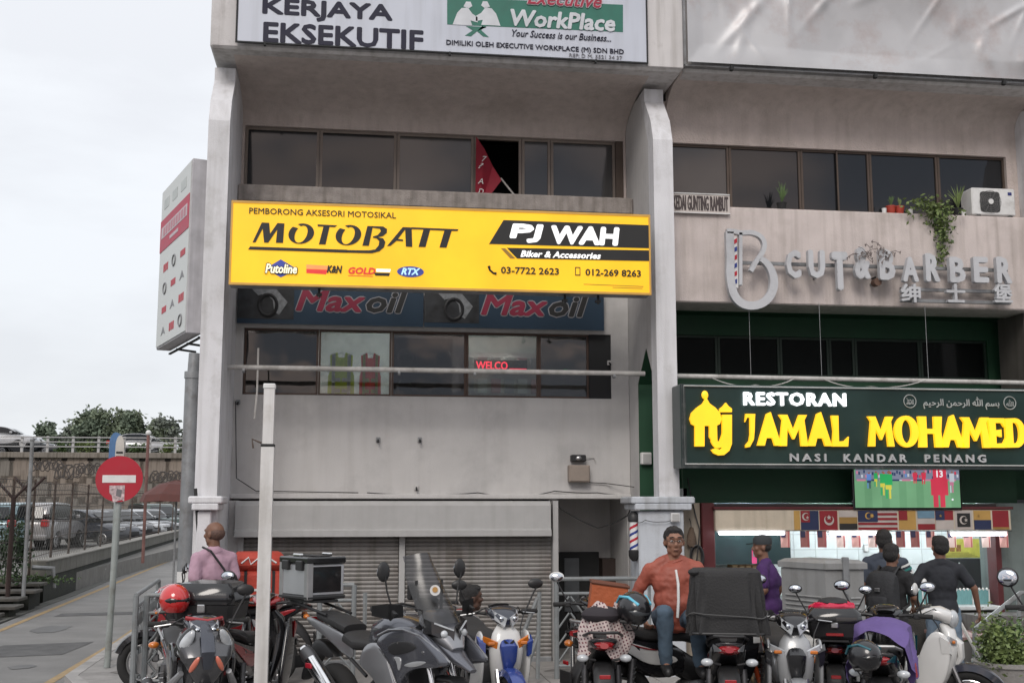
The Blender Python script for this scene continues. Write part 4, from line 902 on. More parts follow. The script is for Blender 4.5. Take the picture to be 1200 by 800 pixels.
# --- barber lettering on its rails
t = thing('barber_sign', 'grey channel letters CUT&BARBER with a large looped B and barber stripes', 'sign')
LY = 13.22
M_let = mat('channel_letter_grey', (.50, .51, .53), .4, var=.06, dirt=(.3, .3, .31), dscale=3); M_lets = mat('channel_letter_side', (.22, .22, .23), .5)
letters = [('C', 921, 935, 294, 327), ('U', 947, 963, 294, 327), ('T', 975, 990, 296, 341), ('&', 1001, 1016, 290, 328), ('B', 1030, 1045, 293, 329), ('A', 1057, 1072, 302, 331), ('R', 1084, 1097, 298, 331), ('B', 1112, 1127, 302, 332), ('E', 1140, 1154, 302, 332), ('R', 1167, 1181, 302, 333)]
for ch, l_, r_, t_, b_ in letters:
    o = ptext(ch, l_-1.5, r_+2, t_, b_, LY, M_let, t, bold=.05, depth=.07, name='letter')
for ch, l_, r_, t_, b_ in (('绅', 1054, 1077, 333, 355), ('士', 1107, 1129, 333, 355), ('堡', 1163, 1184, 333, 355)):
    ptext(ch, l_, r_, t_, b_, LY, M_let, t, bold=.03, depth=.06, name='letter')
for (xa_, ya, xb, yb_) in ((868, 309, 1180, 316), (1055, 339, 1184, 342), (1055, 352, 1184, 355)):
    p = P(xa_, ya, 13.3); q_ = P(xb, yb_, 13.3); part('rail', box(p.x, q_.x, 13.28, 13.32, (p.z+q_.z)/2-.02, (p.z+q_.z)/2+.02), M_galv, t)
for x in (957, 1026, 1158): p = P(x, 325, 13.3); part('stay', box(p.x-.01, p.x+.01, 13.3, 13.4, p.z-.01, p.z+.01), M_dark, t)
# big looped B: stem, bowl, crossing stroke, outer loop
def smooth_pts(pts, ws, k=5):
    o, w2 = [], []
    n = len(pts)
    for i in range(n-1):
        p0, p1, p2, p3 = pts[max(i-1, 0)], pts[i], pts[i+1], pts[min(i+2, n-1)]
        for j in range(k):
            t_ = j/k; o.append(tuple(.5*((2*p1[a])+(-p0[a]+p2[a])*t_+(2*p0[a]-5*p1[a]+4*p2[a]-p3[a])*t_*t_+(-p0[a]+3*p1[a]-3*p2[a]+p3[a])*t_**3) for a in (0, 1)))
            w2.append(ws[i]*(1-t_)+ws[i+1]*t_)
    return o+[pts[-1]], w2+[ws[-1]]
def flat_ribbon(pts, w_, Y, th, name, m, par):
    pts, w_ = smooth_pts(pts, w_ if isinstance(w_, list) else [w_]*len(pts))
    V3 = [P(x, y, Y) for x, y in pts]; mb = MB(); rings = []
    for i, p in enumerate(V3):
        d = (V3[min(i+1, len(V3)-1)]-V3[max(i-1, 0)]); d.y = 0; d.normalize(); n_ = Vector((-d.z, 0, d.x)); ww = w_[i] if isinstance(w_, list) else w_
        rings.append([p+n_*ww/2+Vector((0, -th, 0)), p+n_*ww/2, p-n_*ww/2, p-n_*ww/2+Vector((0, -th, 0))])
    return part(name, mb.loft(rings, True, True), m, par)
flat_ribbon([(850, 272), (858, 272.5), (866, 274), (880, 274), (890, 279), (894, 288), (891, 298), (884, 308), (878, 319)], .055, LY, .07, 'stroke', M_let, t)
flat_ribbon([(853, 273), (854, 300), (854, 325), (858, 345), (867, 356), (880, 359), (893, 355), (902, 345), (905, 331), (902, 318), (896, 309), (889, 304)], [.10]*3+[.10]*6+[.09, .08, .06], LY, .07, 'stroke', M_let, t)
flat_ribbon([(866, 274), (866, 335)], .04, LY, .07, 'stroke', M_let, t)
mb = MB(); p = P(856, 278, LY); q_ = P(864, 338, LY); part('pole_panel', box(p.x, q_.x, LY-.04, LY-.02, q_.z, p.z), M_white, t)
for i in range(6):
    y = 280+i*9.5; A = P(857, y+3, LY-.04); B_ = P(863.5, y-1, LY-.04); h = .055
    part('stripe', MB().prism([(A.x, A.z), (B_.x, B_.z), (B_.x, B_.z-h), (A.x, A.z-h)], LY-.046, LY-.04), [M_red, mat('barber_blue', (.02, .04, .22), .5)][i % 2], t)
t = thing('hanging_lamp_base', 'rusty round fitting under the ampersand of the barber sign', 'fitting', tuple(P(1029, 330, 13.2)))
part('disc', MB().cyl((0, 0, 0), (0, .1, 0), .05), mat('rusty', (.12, .07, .05), .8), t); part('arm', MB().cyl((0, .1, 0), (0, .2, 0), .02), M_galv, t)
# dried climber caught on the letters
mb = MB(); rnd = random.Random(3)
for k in range(34):
    x = 1003+rnd.random()*42; y = 289+rnd.random()*14; p = P(x, y, 13.12); q_ = p+Vector((rnd.uniform(-.15, .15), rnd.uniform(-.03, .05), rnd.uniform(-.12, .08)))
    mb.tube([p, (p+q_)/2+Vector((0, 0, .02)), q_], .004, 4)
    mb.add([q_, q_+Vector((.03, 0, .02)), q_+Vector((.02, .01, -.03))], [(0, 1, 2)])
tag(part('dried_creeper', mb, mat('dry_twigs', (.20, .17, .16), .9), None, kind='stuff'), 'dry twigs tangled over the ampersand and first B of the barber sign', 'twigs')
# --- green restaurant board
t = thing('restaurant_sign', 'dark green signboard with lit yellow letters JAMAL MOHAMED over the restaurant', 'sign')
JY = 12.60
M_bot = mat('signboard_green_black', (.012, .032, .028), .35, var=.2, scale=2)
x0 = 3.645; x1 = 9.2; z0, z1 = 2.315, 3.262
part('cabinet', box(x0, x1, JY, JY+.35, z0, z1, .012), M_bot, t)
part('cabinet_rim', MB().box(x0+.005, x1, JY-.012, JY, z0, z0+.035).box(x0+.005, x0+.06, JY-.012, JY, z0+.035, z1), mat('dark_rim', (.02, .03, .03), .5, dirt=(.12, .12, .12), dscale=6), t)
M_strip = mat('strip_light_off', (.42, .43, .42), .4)
p = P(800.5, 452, JY); q_ = P(801, 543.5, JY)
part('outline_tube', MB().tube([(9.2, JY-.02, p.z), (p.x, JY-.02, p.z), (p.x, JY-.02, q_.z), (9.2, JY-.02, q_.z)], .009, 6), M_strip, t)
M_jy = mat('lit_yellow_letters', (.8, .5, .02), .4, var=.03, emit=(1, .52, .015), estr=.85); M_jw = mat('lit_white_letters', (.9, .9, .9), .4, emit=(.92, .95, 1), estr=1.1); M_jback = mat('letter_return', (.10, .05, .01), .5)
# serifed capitals drawn as stroke polygons on a 10 x 10 grid
GL = {
 'J': [[(2.5, 10), (10, 10), (9.6, 8), (9, 3), (8, -1), (4, -4.2), (0, -4.6), (0, -3.5), (3.4, -1.8), (4.6, 1), (5, 8.4), (2, 8.4), (0, 6.4), (1, 10)]],
 'A': [[(0, 0), (4.2, 10), (5.9, 10.6), (10, 0), (7.2, 0), (6.3, 2.4), (3.9, 2.4), (3, 0)]],
 'M': [[(0, 0), (1.2, 8.3), (0, 10), (3, 10), (5, 5), (7.2, 10), (10, 10), (9, 8.3), (10, 0), (7.6, 0), (7.2, 6), (5.2, 2.2), (4.8, 2.2), (2.9, 6), (2.5, 0)]],
 'L': [[(.8, 0), (1.6, 5), (.8, 10), (4.6, 10), (4.4, 1.6), (7.6, 1.8), (10, 3.2), (9.4, 0)]],
 'O': [],
 'H': [[(0, 0), (.6, 5), (0, 10), (3.4, 10), (3.4, 6), (6.6, 6), (6.6, 10), (10, 10), (9.4, 5), (10, 0), (6.8, 0), (6.6, 4.4), (3.4, 4.4), (3.3, 0)]],
 'E': [[(0, 0), (.8, 5), (0, 10), (9.4, 10), (9.4, 7), (8, 8.4), (4.2, 8.4), (4.2, 5.9), (7.4, 6.2), (7.4, 3.6), (4.2, 4.2), (4.2, 1.4), (8.4, 1.6), (10, 3.4), (9.6, 0)]],
 'D': []}
def jletter(ch, l_, r_, t_, b_, m):
    A = P(l_, b_, JY); B_ = P(l_, t_, JY); C = P(r_, b_, JY); w_ = C.x-A.x; h = B_.z-A.z
    def f(p): return (A.x+p[0]/10*w_, A.z+p[1]/10*h)
    mb = MB()
    if GL[ch]:
        for poly in GL[ch]: mb.prism([f(p) for p in poly], JY-.055, JY-.012)
    else:
        n = 28; O_, I_ = [], []
        for k in range(n):
            a_ = 2*math.pi*k/n; c_, s_ = math.cos(a_), math.sin(a_)
            if ch == 'O': O_.append((5+5*c_, 5+5*s_)); I_.append((5+2.1*c_, 5+3.7*s_))
            else:
                O_.append((5+5*c_ if c_ > 0 else 0, 5+5*s_)); I_.append((5+2.0*c_ if c_ > 0 else 3.6, 5+3.5*s_))
        for k in range(n):
            k2 = (k+1) % n; mb.prism([f(O_[k]), f(O_[k2]), f(I_[k2]), f(I_[k])], JY-.055, JY-.012)
    o = part('letter', mb, m, t)
    part('letter_back', MB().prism([(A.x+.02, A.z+.02), (C.x-.02, A.z+.02), (C.x-.02, B_.z-.02), (A.x+.02, B_.z-.02)], JY-.004, JY-.001), M_bot, o) if False else None
    return o
for ch, l_, r_, t_, b_ in (('J', 872, 884, 485, 512), ('A', 886, 914, 485, 522), ('M', 912, 945, 486, 522.5), ('A', 945, 973, 485, 522.5), ('L', 972, 993, 487, 523), ('M', 1016, 1046, 488, 523), ('O', 1047, 1075, 487, 524), ('H', 1075, 1103, 488, 524), ('A', 1101, 1128, 488, 524), ('M', 1125, 1158, 489, 524.5), ('E', 1157, 1177, 490, 524.5), ('D', 1177, 1200, 490, 524.5)):
    jletter(ch, l_, r_, t_, b_, M_jy)
ptext('RESTORAN', 871, 991, 459, 475, JY-.01, M_jw, t, dy=1, bold=.045, space=1.15, depth=.03)
mg = mat('grey_letters', (.42, .43, .44), .5)
ptext('NASI', 925, 968, 531, 540.5, JY, mg, t, dy=.5, bold=.05, space=1.5, depth=.02)
ptext('KANDAR', 988, 1062, 531.5, 541, JY, mg, t, dy=.5, bold=.05, space=1.5, depth=.02)
ptext('PENANG', 1083, 1155, 532, 541.5, JY, mg, t, dy=.5, bold=.05, space=1.5, depth=.02)
ma = mat('pale_script', (.36, .38, .37), .5)
# calligraphy: written right to left in presentation forms
ptext('\uFEE2\uFEF4\uFEA3\uFEAE\uFEDF\uFE8D \uFEE6\uFEE4\uFEA3\uFEAE\uFEDF\uFE8D \uFDF2 \uFEE2\uFEB4\uFE91', 1082, 1171, 464, 479, JY, ma, t, dy=1, bold=.01, depth=.01)
for cx, s_ in ((1066, '\uFEAA\uFEE4\uFEA4\uFEE3'), (1183, '\uFDF2')):
    c = P(cx, 470 if cx < 1100 else 472, JY); mb = MB(); mb.tube([(c.x+.075*math.cos(k*math.pi/12), JY-.006, c.z+.075*math.sin(k*math.pi/12)) for k in range(24)], .006, 5, closed=True); part('ring', mb, ma, t)
    text(s_, c.x-.045, c.x+.045, c.z-.04, c.z+.04, ma, t, Y=JY, depth=.01)
# emblem: dome, doorway and minaret flowing into a j
def emb(pts, nm='emblem_piece', th=(.055, .012)):
    return part(nm, MB().prism([(P(x, y, JY).x, P(x, y, JY).z) for x, y in pts], JY-th[0], JY-th[1]), M_jy, t)
emb([(807, 491), (809, 484), (815, 478), (822, 473), (826, 466), (830, 473), (837, 478), (842, 484), (844, 491), (842, 497), (838, 499), (813, 499), (809, 497)], 'dome')
p = P(825, 463, JY); part('finial', MB().ell((p.x, JY-.033, p.z), (.04, .02, .05), 10, 8), M_jy, t, smooth=True)
emb([(813, 499), (824, 499), (824, 523), (813, 523)], 'doorway_leg')
emb([(830, 499), (838.6, 499), (839, 517), (833, 517), (830, 512)], 'doorway_leg')
flat_ribbon([(835, 515), (839, 521), (845, 519), (849, 508)], .07, JY-.012, .04, 'hook', M_jy, t)
emb([(842, 483), (856, 483), (856, 479), (852, 476), (849, 472), (846, 476), (842, 479)], 'minaret_cap')
emb([(845, 486), (856, 486), (856, 520), (853, 528), (847, 533), (841, 533.5), (835, 531), (832, 527), (837, 525), (842, 527), (845, 525)], 'minaret')
# --- Maxoil banners
MY_ = 14.30
M_bb = mat('banner_blue', (.007, .028, .055), .5, var=.15, scale=1.5); M_bd = mat('banner_dark_photo', (.02, .022, .025), .5, var=.6, scale=9)  # blue darkened to carry the shade under the yellow sign
for k, (l_, r_) in enumerate(((277, 496), (497, 708))):
    t = thing('oil_banner', ['left blue Maxoil banner with a racing motorcycle photo under the yellow sign', 'right blue Maxoil banner with a racing motorcycle photo under the yellow sign'][k], 'banner', group='oil banners above the lower windows')
    A = P(l_, 386 if k == 0 else 387, MY_); B_ = P(r_, 386, MY_); zt_, zb_ = 4.62, 4.115
    part('sheet', box(A.x, B_.x, MY_, MY_+.01, zb_, zt_), M_bb, t)
    w_ = B_.x-A.x
    part('photo', box(A.x, A.x+w_*.30, MY_-.004, MY_, zb_+.06, zt_), M_bd, t)
    ws = mat('banner_bike_white', (.20, .21, .22), .5, var=.3, scale=20); cx = A.x+w_*.17; cz_ = (zb_+zt_)/2+.06
    part('printed_fairing', MB().prism([(cx-.22, cz_+.12), (cx-.05, cz_+.20), (cx+.08, cz_+.12), (cx+.22, cz_-.04), (cx+.12, cz_-.20), (cx+.06, cz_-.16), (cx+.04, cz_-.02), (cx-.04, cz_+.06), (cx-.14, cz_+.04)], MY_-.008, MY_-.004), ws, t)
    mb = MB(); mb.tube([(cx-.02+.11*math.cos(a_*math.pi/10), MY_-.008, cz_-.08+.13*math.sin(a_*math.pi/10)) for a_ in range(20)], .022, 6, closed=True); part('printed_wheel', mb, M_black, t)
    X = A.x+w_*.31; mw = mat('banner_white', (.26, .26, .28), .5); mr = mat('banner_red', (.22, .012, .04), .5); mk = MATS['sign_ink']
    zz0, zz1 = 4.28, 4.56
    for (s_, f0, f1, m_) in (('Max', 0, .62, mr), ('oil', .63, 1, mk)):
        xa_ = X+w_*.60*f0; xb = X+w_*.60*f1
        text(s_, xa_-.012, xb+.012, zz0-.014, zz1+.014, mw, t, Y=MY_, depth=.004, bold=.08, shear=.25); text(s_, xa_, xb, zz0, zz1, m_, t, Y=MY_-.005, depth=.004, bold=.045, shear=.25)
    text('RACING FORMULA MOTOR OIL', X+w_*.2, X+w_*.52, zz1+.02, zz1+.05, mat('banner_pale_blue', (.10, .2, .26), .5), t, Y=MY_, depth=.003, bold=.02)
    part('rope', MB().tube([(B_.x-.1, MY_-.01, zt_), (B_.x-.08, 14.0, 4.75)], .006, 5), M_dark, t)
# --- side lightbox on the left flank
near = D(222, 290, 13.6); near.z = 0
dirv = Vector((math.sin(R(-20.4)), math.cos(R(-20.4)), 0)); zt_ = D(222, 185, 13.6).z; zb_ = D(218, 390, 13.6).z
t = thing('side_sign', 'tall projecting white lightbox with a crimson band and small brand logos on the left flank', 'sign', (near.x, near.y, 0), rz=math.degrees(math.atan2(dirv.y, dirv.x)))
W_ = 1.75; 
part('case', MB().cbox(0, W_, -.19, 0, zb_, zt_, .01), mat('sign_case_grey', (.42, .41, .43), .5, streak=.2), t)
ms = mat('side_sign_face', (.55, .57, .56), .4, var=.03)
part('face', box(.03, W_-.03, .0, .012, zb_+.03, zt_-.03), ms, t)
hh = zt_-zb_
bd = part('crimson_band', box(.03, W_-.03, .012, .018, zb_+hh*.60, zb_+hh*.80), mat('crimson_band', (.42, .02, .06), .5), t)
def sidetext(s_, u0, u1, f0, f1, m_, bold=.03):
    v, f = text_geo(s_, bold, 0, 1); a0 = min(p[0] for p in v); a1 = max(p[0] for p in v); b0 = min(p[1] for p in v); b1 = max(p[1] for p in v)
    MB().add([(W_-(u0+(p[0]-a0)/(a1-a0)*(u1-u0)), .0185+.001*(p[2]+.5), zb_+hh*(f0+(p[1]-b0)/(b1-b0)*(f1-f0))) for p in v], f).build('lettering', m_, t)
part('white_panel', box(.12, W_-.12, .018, .021, zb_+hh*.68, zb_+hh*.75), mat('band_pale', (.5, .42, .45), .5), bd)
for k in range(9): part('faint_print', box(.2+k*.15, .30+k*.15, .021, .023, zb_+hh*.69, zb_+hh*.74), mat('band_pink', (.46, .18, .22), .5), bd)
part('faint_print', box(.6, 1.1, .018, .021, zb_+hh*.635, zb_+hh*.655), MATS['band_pale'], bd)
mgy = mat('logo_grey_print', (.18, .18, .19), .5)
for r_ in range(4):
    for c_ in range(3):
        u = .3+.5*c_; f0 = .48-.13*r_; m_ = [M_red, mgy][(r_+c_) % 2]
        k = (r_*3+c_) % 4
        mb = MB()
        zc = zb_+hh*f0
        if k == 0: mb.box(u-.13, u+.13, .0125, .016, zc-.04, zc+.04)
        elif k == 1: mb.tube([(u+.09*math.cos(a_*math.pi/8), .014, zc+.07*math.sin(a_*math.pi/8)) for a_ in range(16)], .012, 5, closed=True)
        elif k == 2:
            for q_ in range(3): mb.box(u-.14+q_*.10, u-.07+q_*.10, .0125, .016, zc-.05, zc+.05)
        else: mb.prism([(u-.13, zc-.05), (u, zc+.06), (u+.13, zc-.05), (u, zc-.02)], .0125, .016)
        part('printed_logo', mb, m_, t)
for r_ in range(3): part('faded_logo', box(.25+.5*r_, .55+.5*r_, .0125, .015, zb_+hh*.86, zb_+hh*.92), mat('faded_logo', (.45, .48, .47), .5), t)
mb = MB(); mb.box(.0, W_, -.19, -.16, zb_-.05, zb_-.03)
for u in (.1, .7, 1.3): mb.tube([(u, -.17, zb_-.03), (u+.15, -.45, zb_-.03)], .015)
part('support_frame', mb, M_dark, t)
mb = MB(); mb.box(-.02, .06, -.42, -.19, zt_-.12, zt_-.07); mb.box(-.02, .06, -.42, -.19, zb_+.1, zb_+.15); mb.box(-.02, .06, -.42, -.19, zb_+hh*.5, zb_+hh*.5+.05); part('wall_arm', mb, M_dark, t)
# --- red pennant in the open upper window
t = thing('pennant', 'red triangular pennant hanging from a stick in the open upper window', 'flag')
a_ = P(558, 160, 14.36); b_ = P(588, 211, 14.30); c_ = P(571, 233, 14.30); d_ = P(557, 233, 14.36)
part('cloth', MB().loft([[a_+(b_-a_)*u_+(Vector((0, -.05*math.sin(6*u_), 0))) for u_ in (0, .33, .66, 1)], [d_+(c_-d_)*u_+Vector((0, -.06*math.sin(6*u_), 0)) for u_ in (0, .33, .66, 1)]], False, False), mat('pennant_red', (.28, .012, .03), .7), t, smooth=True)
part('stick', MB().cyl(P(587, 209, 14.34), P(606, 233, 14.2), .012), M_grime, t)
for i, ch in enumerate('7?AD'): 
    p = P([567, 563, 562.5, 563][i], [187, 195, 213, 225][i], 14.28); text(ch, p.x-.03, p.x+.04, p.z-.03, p.z+.04, M_white, t, Y=14.27, depth=.004, shear=.3)
# --- AC unit and plants on the barber's ledge
t = thing('air_conditioner', 'white air conditioner outdoor unit standing on the ledge at the right', 'air conditioner')
a_ = P(1141, 251, 13.40); b_ = P(1190, 221, 13.40)
part('casing', box(a_.x, b_.x, 13.42, 13.70, a_.z, b_.z, .015), M_white, t)
cx = a_.x+(b_.x-a_.x)*.41; cz_ = (a_.z+b_.z)/2-.005; r = .145
ring = [(cx+r*1.05*max(-.88, min(.88, 1.15*math.cos(k*math.pi/16))), cz_+r*1.05*max(-.88, min(.88, 1.15*math.sin(k*math.pi/16)))) for k in range(32)]
part('fan_recess', MB().prism(ring, 13.412, 13.43), mat('grille_dark', (.045, .045, .045), .6), t)
mb = MB()
for rr in (.05, .075, .1, .125, .145): mb.tube([(cx+rr*math.cos(k*math.pi/12), 13.405, cz_+rr*math.sin(k*math.pi/12)) for k in range(24)], .003, 4, closed=True)
for k in range(12): mb.tube([(cx, 13.405, cz_), (cx+.15*math.cos(k*math.pi/6), 13.405, cz_+.15*math.sin(k*math.pi/6))], .003, 4)
part('grille', mb, mat('grille_grey', (.16, .16, .16), .5), t); part('hub', MB().cyl((cx, 13.39, cz_), (cx, 13.412, cz_), .035, n=16), M_white, t)
part('logo', box(b_.x-.10, b_.x-.05, 13.414, 13.42, b_.z-.09, b_.z-.05), mat('logo_navy', (.02, .03, .15), .5), t)
for x in (a_.x+.06, b_.x-.1): part('foot', box(x, x+.05, 13.42, 13.68, a_.z-.02, a_.z+.0), M_dark, t)
def leaves(mb, c, r, n, size, rnd, droop=0):
    for _ in range(n):
        p = Vector((rnd.gauss(0, .5)*r[0], rnd.gauss(0, .5)*r[1], rnd.gauss(0, .5)*r[2]))+Vector(c)
        a = Vector((rnd.uniform(-1, 1), rnd.uniform(-1, 1), rnd.uniform(-.6, .8)-droop)).normalized(); b = a.orthogonal().normalized(); b = Matrix.Rotation(rnd.uniform(0, 6.28), 3, a) @ b
        s = size*rnd.uniform(.6, 1.3)
        mb.add([p, p+a*s*.5+b*s*.28, p+a*s, p+a*s*.5-b*s*.28], [(0, 1, 2, 3)])
    return mb
M_leafs = [mat('leaf_green', (.07, .12, .035), .6, var=.5, scale=9), mat('leaf_yellowgreen', (.14, .19, .06), .6, var=.4, scale=9), mat('leaf_dark', (.03, .06, .025), .6, var=.4, scale=9)]
rnd = random.Random(11)
t = thing('hanging_plant', 'trailing green plant spilling from the ledge over the barber letters', 'plant')
path = [(1085, 240), (1098, 248), (1104, 262), (1106, 278), (1104, 292), (1102, 303)]
mb = MB()
for i, (x, y) in enumerate(path):
    p = P(x, y, 13.30); leaves(mb, p, (.26 if i < 2 else .15-.02*i, .08, .12), [170, 170, 90, 70, 50, 34][i], .06, rnd, .3)
part('foliage', mb, M_leafs[1], t)
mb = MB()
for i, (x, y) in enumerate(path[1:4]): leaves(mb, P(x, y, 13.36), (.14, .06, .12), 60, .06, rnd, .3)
part('darker_foliage', mb, M_leafs[0], t)  # darker green leaves set behind the yellow-green ones
part('stem', MB().tube([P(x, y, 13.36) for x, y in path], .008, 5).tube([P(1075, 245, 13.45), P(1090, 240, 13.42), P(1110, 246, 13.36)], .008, 5), M_leafs[2], t)
for i, (x, h_, lab, pot) in enumerate(((1045, .16, 'small cactus in a red pot on the ledge, left one', 1), (1055, .14, 'small bush in a bright red pot on the ledge, right one', 1), (918, .28, 'thin plant behind the glass above the barber B', 0), (1124, .34, 'spiky leafed plant beside the air conditioner', 0))):
    p = P(x, 249, 13.5); t = thing('potted_plant', lab, 'plant', (p.x, 13.52 if i != 2 else 13.55, 5.56), group='pot plants on the barber ledge')
    part('pot', MB().lathe([(.035, 0), (.05, .02), (.06, .10), (.065, .10), (.065, .115), (.05, .115)], 12), mat('red_pot', (.40, .05, .03), .6) if pot else M_dark, t, smooth=True)
    mb = MB()
    for k in range(16 if i != 1 else 10):
        a = rnd.uniform(0, 6.28); sp = rnd.uniform(.3, 1)*h_*(.35 if i < 3 else .6); hh_ = h_*rnd.uniform(.6, 1)
        mb.loft([[(0, 0, .11), (.006, .006, .11)], [(sp*.4*math.cos(a), sp*.3*math.sin(a), .11+hh_*.6), (sp*.4*math.cos(a)+.016, sp*.3*math.sin(a), .11+hh_*.6)], [(sp*math.cos(a), sp*.6*math.sin(a), .11+hh_), (sp*math.cos(a)+.002, sp*.6*math.sin(a), .11+hh_)]], False, False)
    part('leaves', mb, M_leafs[i % 2], t)
# white blobs (cups) left on the ledge
for i, x in enumerate((1037, 1068, 1130)):
    p = P(x, 247, 13.45); t = thing('cup', ['white cup on the ledge left of the red pots', 'white cup on the ledge right of the red pots', 'white tin on the ledge beside the air conditioner'][i], 'cup', (p.x, 13.47, 5.56)); part('vessel', MB().lathe([(.025, 0), (.03, .07), (.027, .07), (.02, .01)], 12), M_white, t)
# barber pole by the plinth
t = thing('barber_pole', 'small barber pole with red and blue stripes hung left of the blue plinth', 'barber pole')
a_ = P(743, 640, 12.95)
q0 = P(743, 651, 12.95).z; q1 = P(743, 604, 12.95).z
part('bottom_cap', MB().lathe([(.02, -.06), (.05, -.03), (.065, .0), (.065, .06), (.05, .07)], 14, Matrix.Translation((a_.x, 12.95, q0))), M_black, t, smooth=True)
part('top_cap', MB().lathe([(.05, -.07), (.065, -.06), (.07, 0), (.05, .03), (.02, .05)], 14, Matrix.Translation((a_.x, 12.95, q1))), M_black, t, smooth=True)
part('white_cylinder', MB().cyl((a_.x, 12.95, q0+.05), (a_.x, 12.95, q1-.05), .048, n=18), M_white, t, smooth=True)
L0 = q0+.06; L1 = q1-.06
for k, m_ in enumerate((M_red, MATS['barber_blue'])):
    mb = MB(); n_ = 40
    rings = []
    for i in range(n_+1):
        a = i/n_*4*math.pi+k*math.pi; z = L0+(L1-L0-.03)*i/n_
        rings.append([(a_.x+.0495*math.cos(a), 12.95+.0495*math.sin(a), z), (a_.x+.0495*math.cos(a), 12.95+.0495*math.sin(a), z+.03)])
    mb.loft(rings, False, False); part('stripe', mb, m_, t)
part('wall_arm', MB().box(a_.x-.01, a_.x+.14, 12.93, 12.97, q1-.01, q1+.02), M_black, t)
# ================================================================ OPPOSITE SIDE OF THE STREET (only mirrored in the panes)
mb = MB(); mb.box(16, 60, -48, -34, -.1, 12); mb.box(24, 44, -46, -36, 12, 16); mb.box(-70, -30, -80, -60, -.1, 12)
for i in range(12):
    for j in range(3): mb.box(17+i*3.5, 19.3+i*3.5, -34, -33.9, 2+j*3.3, 3.6+j*3.3)
part('street_opposite', mb, mat('opposite_block', (.12, .11, .105), .8), None, kind='structure')
# ================================================================ FAR LEFT: drain, wall, fence, car park, flyover, trees
M_moss = mat('mossy_dark_wall', (.018, .02, .016), .9, var=.4, scale=5, bump=.6, streak=.3, dirt=(.03, .04, .018), dscale=3)
M_wallc = mat('old_drain_wall', (.15, .145, .13), .9, var=.2, scale=4, bump=.5, streak=.4, dirt=(.06, .07, .045), dscale=2)
M_grass = mat('verge_grass', (.05, .075, .025), .95, var=.5, scale=12, bump=.8)
wl = [(-6.35, 11), (-6.35, 20.5), (-6.55, 27.8), (-7.5, 45), (-8.6, 66)]
mb = MB(); mb.add([(x, y, -.19) for x, y in [(-8.0, 5), (-6.3, 5), (-6.3, 20.5), (-6.5, 28), (-8.4, 66), (-10, 66)]], [(0, 1, 2, 3, 4, 5)]); part('drain', mb, mat('drain_bed', (.03, .032, .028), .6), None, kind='structure')
mb = MB()
for i in range(4):
    (x, y), (x2, y2) = wl[i], wl[i+1]
    mb.add([(x+.35, y, -.15), (x2+.35, y2, -.15), (x2+.35, y2, -.105), (x+.35, y, -.105), (x+.12, y, -.15), (x2+.12, y2, -.15), (x2+.12, y2, -.105), (x+.12, y, -.105)], [(0,1,2,3), (7,6,5,4), (3,2,6,7), (0,3,7,4), (1,2,6,5)])
part('gutter_edge', mb, mat('gutter_concrete', (.11, .11, .10), .9, var=.2, dirt=(.05, .055, .04)), None, kind='structure')
wl2 = [(-6.5, 26.0), (-6.55, 27.8), (-7.5, 45), (-8.6, 66)]
t = thing('boundary_wall', 'low concrete wall with a dark mossy foot running beside the lane', 'wall')
def strip_wall(line, off0, off1, z0, z1):
    mb = MB()
    r = [[(x+off1, y, z0), (x+off1, y, z1), (x+off0, y, z1), (x+off0, y, z0)] for x, y in line]; mb.loft(r, True, True); return mb
part('mossy_foot', strip_wall(wl2, -.3, .05, -.19, .42), M_moss, t)
part('wall_top', strip_wall(wl2, -.3, .08, .421, .72), M_wallc, t)
part('coping', strip_wall(wl2, -.32, .11, .722, .75), mat('coping_concrete', (.25, .24, .22), .9, var=.2, dirt=(.1, .1, .07)), t)
for y in (24.3, 33): part('drain_stain_pipe', MB().cyl((-6.5 if y < 30 else -6.9, y, .2), (-6.2 if y < 30 else -6.6, y, .18), .05), M_galv, t)
mb = MB(); mb.box(-60, -6.6, 26.0, 66, -.19, .30); 
part('car_park', mb, mat('car_park_asphalt', (.16, .155, .145), .85, var=.2, bump=.3, dirt=(.10, .095, .08)), None, kind='structure')
mb = MB(); extr_z(mb, [(-30, 11.9), (-7.0, 11.9), (-6.9, 26), (-30, 26)], -.19, .30); part('verge', mb, M_grass, None, kind='structure')
rnd = random.Random(5); mb = MB()
for _ in range(9000):
    x = rnd.uniform(-11, -6.92) if rnd.random() < .6 else rnd.uniform(-7.6, -6.92); y = rnd.uniform(20, 25.9); z = .30
    h = rnd.uniform(.05, .16); a = rnd.uniform(0, 6.28)
    mb.add([(x, y, z), (x+.012*math.cos(a), y+.012*math.sin(a), z), (x+rnd.uniform(-.05, .05), y+rnd.uniform(-.05, .05), z+h)], [(0, 1, 2)])
tag(part('verge_grass', mb, mat('grass_blades', (.09, .12, .04), .8, var=.5, scale=3), None, kind='stuff'), 'rough grass on the verge below the fence', 'grass')
